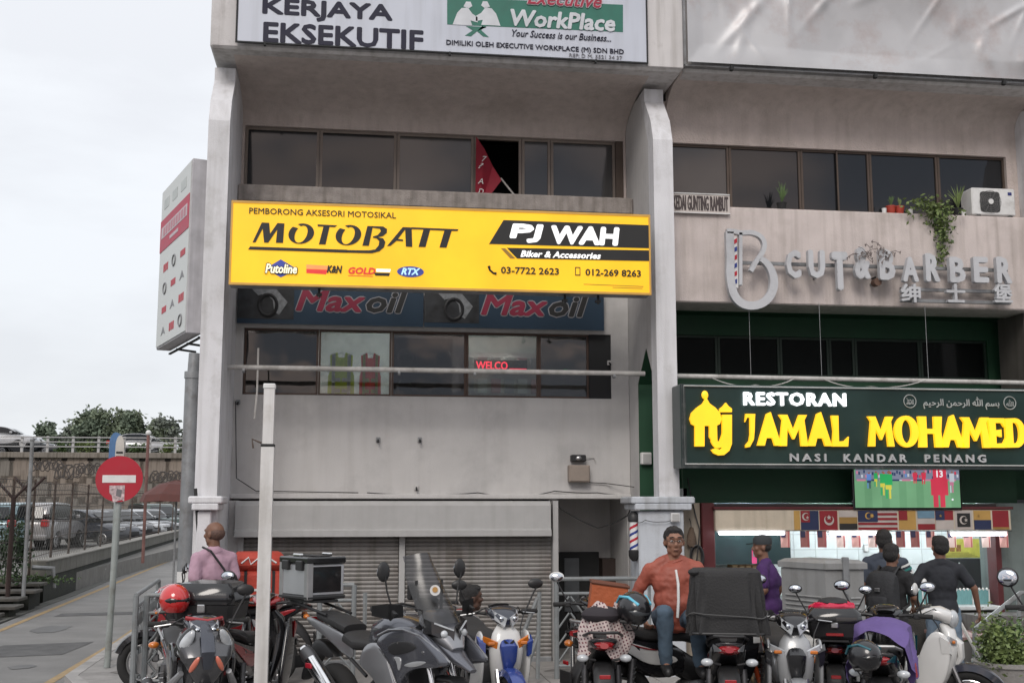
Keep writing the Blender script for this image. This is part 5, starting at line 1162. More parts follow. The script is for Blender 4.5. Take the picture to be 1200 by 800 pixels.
# concrete steps over the drain
t = thing('concrete_steps', 'dark weathered concrete steps climbing from the lane to the verge at the left edge', 'steps')
M_step = mat('dark_step_concrete', (.085, .08, .072), .9, var=.3, bump=.5, dirt=(.04, .045, .03))
for i in range(5):
    y0 = 21.6+i*.72; x1 = -6.0-.02*i if i % 2 else -6.15
    part('tread', MB().cbox(-7.6, x1, y0, y0+.62, -.06+i*.09, .0+i*.09, .01), M_step, t)
    part('riser', box(-7.5, x1-.12, y0+.1, y0+.55, -.19, -.061+i*.09), M_moss, t)
part('side_slab', box(-7.4, -6.55, 25.3, 25.95, .301, .42, .01), M_step, t)
t = thing('drain_pipe_rail', 'short bent grey pipe standing at the end of the low wall', 'pipe')
a_ = P(38, 661, 25.6); part('pipe', MB().tube([(a_.x, 25.6, .62), (a_.x+.42, 25.6, .60), (a_.x+.45, 25.6, .2)], .05, 8), M_galv, t, smooth=True)
# fence on the wall: posts, forked ones with barbed wire, mesh
t = thing('chain_link_fence', 'tall rusty chain link fence with thin posts along the car park', 'fence')
M_rust = mat('rusty_post', (.075, .055, .045), .8, var=.3, dirt=(.12, .12, .11))
def wall_at(y):
    for i in range(len(wl)-1):
        if wl[i][1] <= y <= wl[i+1][1]:
            f_ = (y-wl[i][1])/(wl[i+1][1]-wl[i][1]); return wl[i][0]+(wl[i+1][0]-wl[i][0])*f_
    return wl[-1][0]
ys = [20.8, 22.2, 23.8, 25.5, 27.4, 29.5, 31.8, 34.4, 37.4, 40.8, 44.8, 49.5, 55, 62]
for i, y in enumerate(ys):
    x = wall_at(y)-.15; z0_ = .72 if y > 26 else .30
    p = part('post', MB().cyl((x, y, z0_), (x+.03, y, 2.45), .028, n=6), M_rust, t)
mb = MB()
for z in (.85, 1.2, 1.55, 1.9, 2.25, 2.4): mb.tube([(wall_at(y)-.14, y, z+.03*math.sin(y*2+z*5)) for y in ys], .009, 4)
part('line_wire', mb, M_rust, t, kind='stuff')
mb = MB()
y = 20.6
while y < 40:
    x = wall_at(y)-.13; x2 = wall_at(y+.9)-.13
    mb.tube([(x, y, .74), (x2, y+.9, 1.64)], .0035, 3); mb.tube([(x2, y+.9, .74), (x, y, 1.64)], .0035, 3)
    mb.tube([(x, y, 1.64), (x2, y+.9, 2.38)], .0035, 3); mb.tube([(x2, y+.9, 1.64), (x, y, 2.38)], .0035, 3)
    y += .22
part('mesh_wire', mb, mat('mesh_wire_grey', (.10, .10, .095), .7), t, kind='stuff')
M_fk = mat('dark_rusted_iron', (.035, .02, .018), .8)
for i, (x, y, bx) in enumerate(((16, 583, 45), (34, 576, 70))):
    p = P(x, y, 23.5+i*1.2); p.y = 23.5+i*1.2
    t = thing('forked_fence_post', ['dark forked fence post at the far left edge', 'dark forked fence post right of its twin at the left edge'][i], 'post', (p.x, p.y, 0), group='forked fence posts')
    part('post', MB().tube([(0, 0, .1), (0, 0, p.z)], .045, 8), M_fk, t); part('fork_arm', MB().tube([(0, 0, p.z-.02), (-.3, 0, p.z+.3)], .028, 6), M_fk, t); part('fork_arm', MB().tube([(0, 0, p.z-.02), (.3, 0, p.z+.3)], .028, 6), M_fk, t)
    if i == 0: part('barbed_wire', MB().tube([(-2.5, .1, p.z+.15), (0, 0, p.z+.05), (2.2, 2.5, p.z+.12)], .008, 4), M_fk, t)
t = thing('tall_grey_post', 'thin tall grey post standing behind the forked fence posts', 'post'); a_ = P(38, 515, 22); part('post', MB().cyl((a_.x, 22, .3), (a_.x, 22, a_.z), .035), M_galv, t)
part('cap', MB().ell((a_.x, 22, a_.z), .045), M_galv, t)
t = thing('red_white_pole', 'thin pole banded in rusty red rising behind the no entry sign', 'pole'); a_ = P(174, 507, 34); part('pole', MB().cyl((a_.x, 34, .3), (a_.x, 34, a_.z), .045), mat('rusty_red_pole', (.16, .08, .07), .7, var=.4, scale=3), t); part('tip', MB().ell((a_.x, 34, a_.z), .08), M_white, t)
# scrub plant at far left
def bush(name, lab, loc, r, n, size, m, seed=1, group=None):
    t = thing(name, lab, 'plant', loc, group=group); rn = random.Random(seed); mb = MB()
    for k in range(9):
        c = (rn.uniform(-.7, .7)*r[0], rn.uniform(-.7, .7)*r[1], r[2]*rn.uniform(.4, 1.5)); leaves(mb, c, (r[0]*.6, r[1]*.6, r[2]*.5), n//9, size, rn)
    part('foliage', mb, m, t); part('stem', MB().tube([(0, 0, 0), (.02, 0, r[2]*.8), (-.05, 0, r[2]*1.4)], .012, 5).tube([(0, 0, 0), (r[0]*.5, 0, r[2])], .01, 5).tube([(0, 0, 0), (-r[0]*.5, .05, r[2])], .01, 5), M_leafs[2], t); return t
p = P(6, 660, 24.5); bush('scrub', 'dark straggly shrub at the left edge by the fence', (p.x, 24.5, .30), (.35, .3, .75), 1300, .09, M_leafs[2], 4)
bush('scrub', 'low green weeds along the foot of the fence left of the wall', (P(30, 665, 25.4).x, 25.4, .30), (.8, .3, .12), 700, .07, M_leafs[0], 6)
# flyover
FYY = 78
zt_ = P(100, 530, FYY).z
M_fly = mat('flyover_concrete', (.20, .18, .155), .9, var=.15, scale=.5, streak=.5, dirt=(.12, .10, .08), dscale=.5)
t = thing('elevated_road', 'stained concrete flyover wall with cross jointed panels and a pale railing', 'bridge')
part('core_wall', box(-75, -3, FYY+.12, FYY+10, -.1, zt_-.35), mat('flyover_joint', (.055, .05, .045), .95), t)
part('kerb_beam', box(-75, -3, FYY-.25, FYY+.5, zt_-.36, zt_, .03), M_fly, t)
cols_ = [mat('flyover_panel_%d' % k, c_, .9, var=.12, scale=.6, streak=.45, dirt=(.13, .11, .09), dscale=.6) for k, c_ in enumerate(((.23, .195, .165), (.19, .175, .155), (.25, .21, .175)))]
pm = [MB().prism([(-.93, -.55), (-.62, -.55), (-.62, -.9), (.62, -.9), (.62, -.55), (.93, -.55), (.93, .55), (.62, .55), (.62, .9), (-.62, .9), (-.62, .55), (-.93, .55)], 0, .13).mesh('panel', cols_[k]) for k in range(3)]
for r_ in range(4):
    for c_ in range(-20, 24):
        link('panel', pm[(r_*7+c_*5+c_//3) % 3], t, loc=(-42+c_*1.62+(.81 if r_ % 2 else 0), FYY, zt_-1.1-r_*1.32))
for i, x in enumerate(range(-5, 330, 30)):
    p = P(x, 520, FYY); part('railing_post', box(p.x-.08, p.x+.08, FYY+.1, FYY+.25, zt_, zt_+1.05, .01), M_hous, t)
for z in (.38, .68, .98): part('rail', box(-60, -4, FYY+.03, FYY+.09, zt_+z-.035, zt_+z+.035), mat('rail_pale', (.33, .33, .33), .6), t)
part('road_deck', box(-75, -3, FYY+.5, FYY+10, zt_-.34, zt_-.05), M_asph, t)
# sprayed scribble
mb = MB(); rn = random.Random(9)
for (cx, cy, n_, r_) in ((38, 545, 9, 5), (66, 552, 7, 7), (90, 549, 8, 5), (176, 558, 11, 5)):
    pts = [P(cx+i*.42+r_*math.cos(i*.75)*(.7+.3*math.sin(i)), cy+r_*1.1*math.sin(i*.75)+1.5*math.sin(i*.31), FYY) for i in range(n_*9)]
    mb.tube([Vector((p.x, FYY-.012, p.z)) for p in pts], .035, 4)
part('spray_paint', mb, mat('spray_dark', (.10, .09, .085), .9), t, kind='stuff')
for i, (x, w_) in enumerate(((70, 5), (98, 14), (120, 12), (160, 12), (196, 10))):
    p = P(x, 527, FYY+.6); bush('shrub', 'low shrub behind the flyover railing, %s from the left' % ['first', 'second', 'third', 'fourth', 'fifth'][i], (p.x, FYY+.7, zt_), (w_*.045, .3, .35), 350, .22, M_leafs[i % 3], 20+i, 'shrubs behind the flyover railing')
# trees
def tree(lab, px, pyt, pyb, Y, wpx, seed, n, m1, m2):
    rn = random.Random(seed); c = P(px, pyb, Y); top = P(px, pyt, Y).z; h = top; w_ = wpx/FL*Y*.5
    t = thing('tree', lab, 'tree', (c.x, Y, -.2), group='trees beyond the flyover')
    mb = MB(); mb.tube([(0, 0, 0), (.1, 0, h*.3), (0, .1, h*.55), (.2, 0, h*.85)], [.45, .36, .26, .08], 8)
    for k in range(7):
        a = rn.uniform(0, 6.28); z = h*rn.uniform(.35, .6); mb.tube([(0, 0, z), (w_*.35*math.cos(a), w_*.35*math.sin(a), z+h*.14), (w_*.7*math.cos(a), w_*.7*math.sin(a), z+h*.24)], [.16, .1, .03], 6)
    part('trunk', mb, mat('bark', (.06, .05, .04), .9), t)
    ms = (MB(), MB())
    for k in range(26):
        a = rn.uniform(0, 6.28); r_ = rn.uniform(.1, 1)**.6; z = h*rn.uniform(.58, .93); lim = math.sqrt(max(.08, 1-((z/h-.66)/.32)**2))
        cc = (w_*r_*lim*math.cos(a)*.9, w_*.7*r_*lim*math.sin(a), z); leaves(ms[k % 3 == 0], cc, (w_*.26, w_*.26, h*.07), n//13, .42, rn)
    part('crown', ms[0], m1, t); part('crown_second_tone', ms[1], m2, t)  # some leaf clusters take the second leaf colour
T1 = mat('distant_foliage', (.12, .155, .11), .8, var=.4, scale=.6); T2 = mat('distant_foliage_light', (.155, .19, .125), .8, var=.4, scale=.6); T3 = mat('distant_foliage_grey', (.14, .16, .135), .8, var=.35, scale=.6)  # leaf colours lightened in place of distance haze
tree('small dark tree at the left behind the flyover railing', 53, 493, 590, 120, 36, 1, 3200, T1, T3)
tree('large dense green tree in the middle behind the flyover', 122, 478, 590, 125, 80, 2, 9000, T1, T2)
tree('broad tree with a flat top right of the large dense tree', 156, 482, 590, 122, 50, 3, 5200, T1, T2)
tree('pale green tree nearest the building corner behind the flyover', 193, 487, 590, 118, 48, 4, 5200, T3, T2)
tree('thin topped tree half behind the downpipe pole', 222, 492, 590, 124, 40, 5, 3600, T3, T1)
tree('low wide tree between the small tree and the large dense tree', 88, 494, 590, 128, 46, 6, 3600, T1, T3)
# ---------------------------------------------------------------- cars
def car(lab, x, y, z, rz, body_m, kind='sedan', glass_m=None, group='cars in the car park', plate=True):
    t = thing('parked_car', lab, 'car', (x, y, z), rz, group=group); g = glass_m or mat('car_glass', (.012, .014, .016), .08, spec=.6)
    if kind == 'sedan':
        body = [(-2.25, .35), (-2.27, .72), (-2.2, .98), (-1.6, 1.02), (.9, .98), (2.0, .82), (2.22, .62), (2.22, .32), (1.85, .28), (1.75, .5), (1.4, .62), (1.05, .5), (.95, .26), (-1.0, .26), (-1.1, .5), (-1.4, .62), (-1.75, .5), (-1.85, .3)]
        cab = [(-1.95, .96), (-1.35, 1.36), (-.9, 1.44), (0, 1.46), (.5, 1.36), (1.25, .95)]; hw = .87
    else:
        body = [(-2.15, .4), (-2.2, .8), (-2.15, 1.12), (-1.4, 1.14), (.9, 1.1), (1.95, .98), (2.15, .75), (2.15, .38), (1.8, .32), (1.7, .6), (1.35, .72), (1.0, .6), (.9, .32), (-.95, .32), (-1.05, .6), (-1.4, .72), (-1.75, .6), (-1.85, .36)]
        cab = [(-2.12, 1.1), (-1.95, 1.6), (-1.6, 1.72), (.1, 1.72), (.5, 1.6), (1.2, 1.08)]; hw = .88
    part('body', MB().slab(body, hw), body_m, t, smooth=True)
    cb = part('cabin', MB().slab(cab, hw*.88, ks=((-1, .90), (-.9, .97), (.9, .97), (1, .90))), body_m, t, smooth=True)
    cz_ = cab[0][1]; top = max(p[1] for p in cab); cx = sum(p[0] for p in cab)/len(cab)
    win = [(cx+(px_-cx)*.86, cz_+.06+(pz-cz_)*.78) for px_, pz in cab]
    for s in (-1, 1):
        part('side_window', MB().prism(win, s*hw*.885, s*hw*.895) if s > 0 else MB().prism(win, -hw*.895, -hw*.885), g, t)
    def scr_(p0, p1, nm):
        d = Vector((p1[0]-p0[0], 0, p1[1]-p0[1])); n_ = Vector((-d.z, 0, d.x)).normalized()*.02
        if (p0[0] > 0) == (n_.x < 0): n_ = -n_
        a_, b_ = Vector((p0[0], 0, p0[1]))+d*.1+n_, Vector((p0[0], 0, p0[1]))+d*.9+n_
        part(nm, MB().add([(a_.x, -hw*.72, a_.z), (a_.x, hw*.72, a_.z), (b_.x, hw*.64, b_.z), (b_.x, -hw*.64, b_.z)], [(0, 1, 2, 3)]), g, t)
    scr_(cab[0], cab[1], 'rear_window'); scr_(cab[-1], cab[-2], 'windscreen')
    for wx in (-1.4, 1.4):
        for s in (-1, 1):
            w_ = part('wheel', MB().cyl((wx, s*hw*.98, .31), (wx, s*hw*.72, .31), .31, n=20), M_rub, t, smooth=True)
            part('rim', MB().lathe([(.0, .0), (.20, .0), (.215, .02), (.2, .03)], 16, Matrix.Translation((wx, s*hw*.99, .31)) @ Matrix.Rotation(R(-90*s), 4, 'X')), M_alu, w_)
            for k in range(5): a = k*1.257; part('spoke_gap', MB().cyl((wx+.13*math.cos(a), s*(hw*.99+.03), .31+.13*math.sin(a)), (wx+.13*math.cos(a), s*(hw*.99+.036), .31+.13*math.sin(a)), .035, n=6), M_black, w_)
    bx_ = body[1][0]; zr_ = body[2][1]
    for s in (-1, 1):
        part('tail_light', MB().cbox(bx_-.01, bx_+.25, s*hw*.80-.12, s*hw*.80+.12, zr_-.28, zr_-.02, .03), mat('tail_red', (.35, .02, .02), .25), t)
        part('headlight', MB().cbox(body[6][0]-.3, body[6][0]-.0, s*hw*.74-.15, s*hw*.74+.15, body[6][1]+.0, body[6][1]+.16, .04), mat('lamp_lens', (.5, .52, .55), .1), t)
        part('mirror', MB().cbox(.55, .72, s*(hw+.07)-.07, s*(hw+.07)+.07, cz_+.02, cz_+.16, .03), body_m, t)
        part('door_line', box(-.22, -.20, s*hw-.004 if s > 0 else -hw-.004, s*hw+.004 if s > 0 else -hw+.004, .35, cz_), M_black, t)
    if plate: part('number_plate', MB().box(bx_-.03, bx_-.01, -.24, .24, .62, .74), M_black, t); part('grille', MB().cbox(body[6][0]-.06, body[6][0]+.01, -.3, .3, .42, .6, .02), M_black, t)
    part('bumper', MB().cbox(bx_-.04, bx_+.2, -hw*.9, hw*.9, .36, .56, .04), body_m, t)
    return t
CP = lambda n, c: mat('car_paint_'+n, c, .3, metal=.3, var=.03, coat=.8)
def cpos(px, Y): p = P(px, 620, Y); return p.x, Y
DC = 46
x, y = cpos(54, DC); car('silver people carrier seen from behind between the fence posts', x, y, .3, 84, CP('silver', (.30, .29, .29)), 'suv')
x, y = cpos(104, DC+2.6); car('dark blue saloon parked right of the silver carrier', x, y, .3, -28, CP('navy', (.025, .03, .045)))
x, y = cpos(22, DC-1); car('pale blue car at the far left behind the forked posts', x, y, .3, 80, CP('pale_blue', (.22, .32, .35)), 'suv')
x, y = cpos(133, DC+8); car('dark saloon partly behind the no entry sign', x, y, .3, -40, CP('charcoal', (.06, .06, .065)))
x, y = cpos(150, DC+10); car('white saloon just right of the sign post', x, y, .3, -48, CP('white', (.42, .43, .44)))
x, y = cpos(168, DC+13); car('dark grey saloon between the white and green cars', x, y, .3, -52, CP('slate', (.045, .05, .055)))
x, y = cpos(182, DC+16); car('dark green hatchback second from the corner pole', x, y, .3, -58, CP('green', (.02, .05, .04)), 'suv')
x, y = cpos(200, DC+18); car('light grey car closest to the corner pole', x, y, .3, -60, CP('light_grey', (.30, .31, .33)))
zf = zt_ if False else P(100, 530, FYY).z
x = P(168, 520, FYY+3).x; car('pale car driving on the flyover at the right', x, FYY+3, zf-.05, 0, CP('white', (.42, .43, .44)), group='cars on the flyover', plate=False)
x = P(5, 520, FYY+3).x; car('white car on the flyover at the far left', x, FYY+3, zf+.35, 0, CP('white', (.42, .43, .44)), group='cars on the flyover', plate=False)
x = P(30, 520, FYY+5).x; car('dark saloon on the flyover behind the left railing', x, FYY+5.5, zf-.05, 0, CP('slate', (.045, .05, .055)), group='cars on the flyover', plate=False)
part('low_white_wall', box(-45, -8, 70, 70.3, .3, 1.15, .02), mat('low_wall_paint', (.40, .40, .39), .8, streak=.3), None)
tag(bpy.data.objects['low_white_wall'], 'long low white wall behind the parked cars', 'wall')
# red umbrella behind the pole
t = thing('parasol', 'dark red parasol standing behind the corner pole', 'parasol'); c = P(207, 582, 24); c.y = 24
n = 10; ring = lambda r_, z: [(c.x+r_*math.cos(2*math.pi*k/n), 24+r_*math.sin(2*math.pi*k/n), z+(.02 if k % 2 else 0)) for k in range(n)]
zc = P(207, 588, 24).z
part('canopy', MB().loft([ring(.02, zc+.42), ring(.35, zc+.34), ring(.66, zc+.14), ring(.72, zc)], False), mat('faded_red_cloth', (.10, .035, .03), .8), t)
part('pole', MB().cyl((c.x, 24, -.1), (c.x, 24, zc+.4), .02), M_galv, t)
for k in range(n): a = 2*math.pi*k/n; part('rib', MB().cyl((c.x, 24, zc+.38), (c.x+.7*math.cos(a), 24+.7*math.sin(a), zc+.0), .006, n=4), M_black, t)
# ================================================================ STREET FURNITURE
M_gpost = mat('grey_green_post_paint', (.30, .33, .32), .5, var=.1, streak=.25, dirt=(.16, .15, .13), dscale=4)
t = thing('no_entry_sign', 'round red no entry sign with a white bar and torn sticker on a grey post', 'sign')
SYY = 14.6; c = P(141, 561, SYY); bt = G(130, 783, 0); bt.y = SYY
part('post', MB().cyl((c.x-.05, SYY, 0), (c.x, SYY, c.z+.1), .038, n=12), M_gpost, t, smooth=True)
r_ = .276
part('disc', MB().cyl((c.x, SYY-.07, c.z), (c.x, SYY-.05, c.z), r_, n=40), mat('sign_red', (.40, .008, .025), .45, var=.05, dirt=(.3, .03, .04)), t)
part('white_bar', MB().box(c.x-.195, c.x+.195, SYY-.074, SYY-.07, c.z-.045, c.z+.045), M_white, t)
stk = part('sticker', MB().prism([(c.x-.11, c.z-.08), (c.x+.07, c.z-.075), (c.x+.07, c.z-.27), (c.x+.04, c.z-.25), (c.x-.06, c.z-.28), (c.x-.075, c.z-.2), (c.x-.105, c.z-.17)], SYY-.073, SYY-.07), mat('torn_sticker', (.45, .35, .36), .7, var=.5, scale=35), t)
part('sticker_print', MB().prism([(c.x-.02, c.z-.12), (c.x+.04, c.z-.13), (c.x+.03, c.z-.22), (c.x-.03, c.z-.2)], SYY-.076, SYY-.0735), mat('sticker_grey', (.16, .15, .16), .7), stk)
for dz in (-.12, .12): part('clamp', MB().cbox(c.x-.06, c.x+.06, SYY-.05, SYY+.05, c.z+dz-.02, c.z+dz+.02, .005), M_galv, t)
# kerb name stone: rounded blue and white marker behind the sign
t = thing('road_marker', 'rounded blue and white marker board rising behind the no entry sign', 'sign'); c2_ = P(138, 522, 15.2)
h = .27
pr = [(-.075, -.42), (-.075, .0)]+[(-.075*math.cos(a), .14*math.sin(a)) for a in [math.pi*k/8 for k in range(1, 8)]]+[(.075, 0), (.075, -.42)]
part('blue_side', MB().prism([(c2_.x-.03+x, c2_.z+z+.03) for x, z in pr], 15.2, 15.34), mat('marker_blue', (.07, .16, .32), .5), t)
part('white_face', MB().prism([(c2_.x+.035+x*.7, c2_.z+z-.01) for x, z in pr], 15.15, 15.2), mat('marker_white', (.52, .50, .46), .6), t)
for k in range(5): part('printed_bar', box(c2_.x-.005, c2_.x+.075, 15.145, 15.15, c2_.z-.10-k*.055, c2_.z-.075-k*.055), M_black, t)
part('post', MB().cyl((c2_.x, 15.27, 0), (c2_.x, 15.27, c2_.z-.3), .03), M_gpost, t)
# white pole in front of the shutters
t = thing('white_pole', 'tall square white pole with a capped top standing in front of the left shutter', 'pole')
yy = 9.0; a_ = P(303, 790, yy); b_ = P(312.5, 455, yy)
mb = MB()
def sqr(c, s): return [(c.x-s, c.y-s, c.z), (c.x+s, c.y-s, c.z), (c.x+s, c.y+s, c.z), (c.x-s, c.y+s, c.z)]
lo = Vector((a_.x-.005, yy, 0)); md = P(314, 522, yy); md.y = yy
lo = Vector((md.x, yy, 0))
mb.loft([sqr(lo, .048), sqr(md, .048)]); part('lower_shaft', mb, mat('white_pole_paint', (.66, .65, .64), .6, var=.08, streak=.3, dirt=(.40, .38, .35), dscale=3), t)
top_ = Vector((md.x, yy, b_.z)); part('upper_shaft', MB().loft([sqr(Vector((md.x, yy, md.z-.02)), .040), sqr(top_, .040)]), MATS['white_pole_paint'], t)
part('cap', MB().cbox(md.x-.046, md.x+.046, yy-.046, yy+.046, b_.z-.005, b_.z+.035, .006), M_white, t)
part('band', MB().cbox(md.x-.051, md.x+.051, yy-.051, yy+.051, md.z-.01, md.z+.012, .003), M_dark, t)
part('bracket', MB().tube([(md.x-.05, yy, md.z+.02), (md.x-.12, yy, md.z+.05), (md.x-.11, yy, md.z-.02)], .008, 5), M_rust, t)
# railings
M_rail = mat('railing_grey_paint', (.20, .215, .22), .5, var=.1, dirt=(.1, .09, .08), dscale=5)
def railing(lab, p0, p1, ztop=1.0, zlow=.12, sub=.82, pattern='chev'):
    p0, p1 = Vector(p0), Vector(p1); d = p1-p0; L_ = d.length; t = thing('railing', lab, 'railing', (p0.x, p0.y, 0), math.degrees(math.atan2(d.y, d.x)), group='municipal railings on the pavement edge')
    for x in (0, L_): part('post', MB().tube([(x, 0, 0), (x, 0, ztop)], .028, 8), M_rail, t, smooth=True)
    for z in (ztop, sub, zlow): part('rail', MB().tube([(0, 0, z), (L_, 0, z)], .024 if z == ztop else .018, 8), M_rail, t, smooth=True)
    n = max(2, round(L_/.16)); zz0, zz1 = zlow+.03, sub-.03; h = zz1-zz0
    for k in range(n):
        x0 = L_*k/n; x1 = L_*(k+1)/n; xm = (x0+x1)/2
        if pattern == 'chev':
            for j in range(4):
                za = zz0+h*j/4; up = (k % 2 == 0)
                part('slat', MB().tube([(x0+.008, 0, za if up else za+h/4), (x1-.008, 0, za+h/4 if up else za)], .011, 5), M_rail, t)
        else:
            part('slat', MB().tube([(xm+.04*math.sin(j*1.6), 0, zz0+h*j/12) for j in range(13)], .012, 5), M_rail, t)
    return t
a_ = P(160, 690, 12.35); b_ = P(186, 674, 14.75)
railing('grey railing panel at the corner running back along the lane', (a_.x, 12.35, 0), (b_.x, 14.75, 0), 1.0, .1, .88, 'wave')
a_ = P(181, 677, 13.0); b_ = P(232, 680, 13.0)
railing('short grey railing between the corner panel and the left pillar', (a_.x, 12.6, 0), (b_.x, 12.6, 0), .98, .12, .80, 'wave')
a_ = P(652, 680, 12.9); b_ = P(760, 680, 12.9)
railing('grey railing with chevron slats before the entrance recess', (a_.x, 12.9, 0), (b_.x, 12.9, 0), 1.09, .15, .93)
a_ = P(375, 690, 12.7); b_ = P(415, 690, 12.7)
railing('grey railing end behind the aluminium top box', (a_.x, 12.7, 0), (b_.x, 12.7, 0), 1.06, .15, .9)
t = thing('leaning_bars', 'grey diagonal bars and post leaning behind the white and blue scooter', 'railing')
for (x0_, y0_, x1_, y1_) in ((632, 693, 630, 795), (630, 700, 612, 745), (428, 694, 427, 745), (632, 740, 615, 790)):
    part('bar', MB().tube([P(x0_, y0_, 12.6), P(x1_, y1_, 12.6)], .025, 6), M_rail, t)
# utility cabinet
t = thing('utility_cabinet', 'grey steel utility cabinet with louvres and a sloping lid among the motorcycles', 'cabinet')
M_cab = mat('cabinet_grey', (.27, .275, .275), .5, metal=.1, var=.07, streak=.2, dirt=(.13, .125, .12))
c = P(970, 700, 11.0)
cx0 = P(932, 700, 10.9).x; cxm = P(968, 700, 10.7).x; cx1 = P(1016, 700, 10.7).x
zc_ = P(970, 660, 10.7).z; A0 = Vector((cx0, 11.25, 0)); A1 = Vector((cxm, 10.7, 0)); A2 = Vector((cx1, 10.75, 0)); A3 = Vector((cx1-.25, 11.4, 0))
def pr4(o_, z0_, z1_):
    cc = (A0+A1+A2+A3)/4; pts = [cc+(p-cc)*o_ for p in (A0, A1, A2, A3)]
    return [[(p.x, p.y, z0_) for p in pts], [(p.x, p.y, z1_) for p in pts]]
part('housing', MB().loft(pr4(1, .1, zc_-.06)), M_cab, t); part('plinth', MB().loft(pr4(.97, 0, .099)), M_conc, t)
part('lid', MB().loft(pr4(1.09, zc_-.055, zc_+.0)+pr4(.9, zc_+.03, zc_+.04)[:1]), M_cab, t)
def face_pt(P0, P1, u, z, off=.006):
    d = (P1-P0).normalized(); n_ = Vector((d.y, -d.x, 0)); p = P0+(P1-P0)*u+n_*off; return Vector((p.x, p.y, z))
for j in range(9):
    z = zc_-.32-.045*j
    part('louvre', MB().tube([face_pt(A0, A1, .1, z), face_pt(A0, A1, .92, z-.0)], .011, 5), M_cab, t)
for j in range(6):
    for (u0, u1) in ((.14, .40), (.62, .88)):
        if j < 5: part('louvre', MB().tube([face_pt(A1, A2, u0, zc_-.33-.055*j), face_pt(A1, A2, u1, zc_-.33-.055*j)], .012, 5), M_cab, t)
q0_ = face_pt(A1, A2, .42, zc_+.06, .02); part('hasp', MB().cbox(q0_.x, q0_.x+.06, q0_.y-.03, q0_.y+.02, zc_-.18, zc_+.06, .006), M_galv, t)
q1_ = face_pt(A1, A2, .42, 0, .02); part('lock', MB().cyl((q1_.x+.03, q1_.y-.03, zc_-.27), (q1_.x+.03, q1_.y, zc_-.27), .018), M_galv, t)
# steps, handrail, bush at the right
t = thing('entrance_steps', 'low steps with pinkish edges at the right end of the restaurant', 'steps')
a_ = P(1126, 746, 12.2); b_ = P(1166, 746, 12.2)
part('lower_step', box(a_.x, b_.x+1.2, 12.2, 13.0, 0, a_.z-.04), mat('ribbed_step', (.13, .125, .12), .8, streak=.5), t); part('pink_nosing', box(a_.x-.02, b_.x+1.2, 12.18, 13.0, a_.z-.039, a_.z, .006), mat('pink_tile', (.24, .15, .14), .6), t)
part('upper_step', box(a_.x+.45, b_.x+1.2, 12.6, 13.05, a_.z+.001, a_.z+.18), MATS['ribbed_step'], t)
t = thing('handrail', 'grey pipe handrail sloping up at the right edge beside the bush', 'railing')
part('top_rail', MB().tube([P(1142, 780, 11.9), P(1142, 737, 11.9), P(1196, 694, 12.2), P(1203, 694, 12.3)], .025, 8), M_rail, t, smooth=True)
part('lower_rail', MB().tube([P(1150, 775, 11.9), P(1198, 745, 12.2)], .018, 8), M_rail, t, smooth=True)
part('post', MB().tube([P(1194, 697, 12.2), P(1194, 760, 12.2)], .022, 8), M_rail, t); part('leaning_stick', MB().tube([P(1122, 722, 12.0), P(1150, 775, 11.6)], .018, 6), M_grime, t)
p = P(1184, 775, 11.2); b_ = bush('bush', 'green leafy bush below the handrail at the right edge', (p.x, 11.2, .0), (.26, .22, .48), 2600, .055, M_leafs[1], 31)
bush('bush', 'darker leafy bush low behind the right edge scooter', (p.x+.1, 11.35, 0), (.3, .2, .4), 1400, .055, M_leafs[0], 33)
t = thing('planter', 'concrete planter holding the bush at the right edge', 'planter', (p.x, 11.25, 0)); part('planter_body', MB().lathe([(.25, 0), (.33, .3), (.35, .3), (.35, .34), (.3, .34), (.28, .28)], 20), M_conc, t, smooth=True); part('soil', MB().cyl((0, 0, .27), (0, 0, .30), .28), M_dark, t)

# repairs and stains on the lane
rn = random.Random(4)
def blot(name, cx, cy, rx, ry, z, m, n=18):
    mb = MB(); mb.add([(cx+rx*math.cos(2*math.pi*i/n)*rn.uniform(.8, 1.15), cy+ry*math.sin(2*math.pi*i/n)*rn.uniform(.8, 1.15), z) for i in range(n)], [tuple(range(n))]); return part(name, mb, m, None, kind='structure')
M_patch = mat('asphalt_patch', (.10, .10, .10), .85, var=.25, scale=4, bump=.6, bscale=150); M_oil = mat('oil_stain', (.085, .083, .08), .5, var=.3, scale=5)
mb = MB(); mb.add([(-5.2, 16.6, -.1155), (-3.9, 16.9, -.1155), (-3.8, 18.4, -.1155), (-5.0, 18.1, -.1155)], [(0, 1, 2, 3)]); part('asphalt_patch', mb, M_patch, None, kind='structure')
mb = MB(); mb.add([(-5.4, 22.6, -.1155), (-3.7, 22.9, -.1155), (-3.8, 23.5, -.1155), (-5.4, 23.2, -.1155)], [(0, 1, 2, 3)]); part('asphalt_patch', mb, M_patch, None, kind='structure')
for cx, cy, rx, ry in ((-4.6, 14.4, .35, .5), (-4.1, 15.7, .15, .22), (-4.9, 20.3, .3, .6), (-4.4, 26.5, .3, .9)): blot('oil_stain', cx, cy, rx, ry, -.1145, M_oil)
for cx, cy, rx, ry in ((-2.4, 14.2, .3, .2), (.6, 13.1, .25, .12), (2.6, 13.5, .4, .18)): blot('pavement_stain', cx, cy, rx, ry, .0165, mat('pavement_stain', (.17, .16, .15), .8, var=.3, scale=6)) if cx > -1.4 else blot('pavement_stain', cx, cy, rx, ry, .0, MATS.get('pavement_stain') or mat('pavement_stain', (.17, .16, .15), .8, var=.3, scale=6))

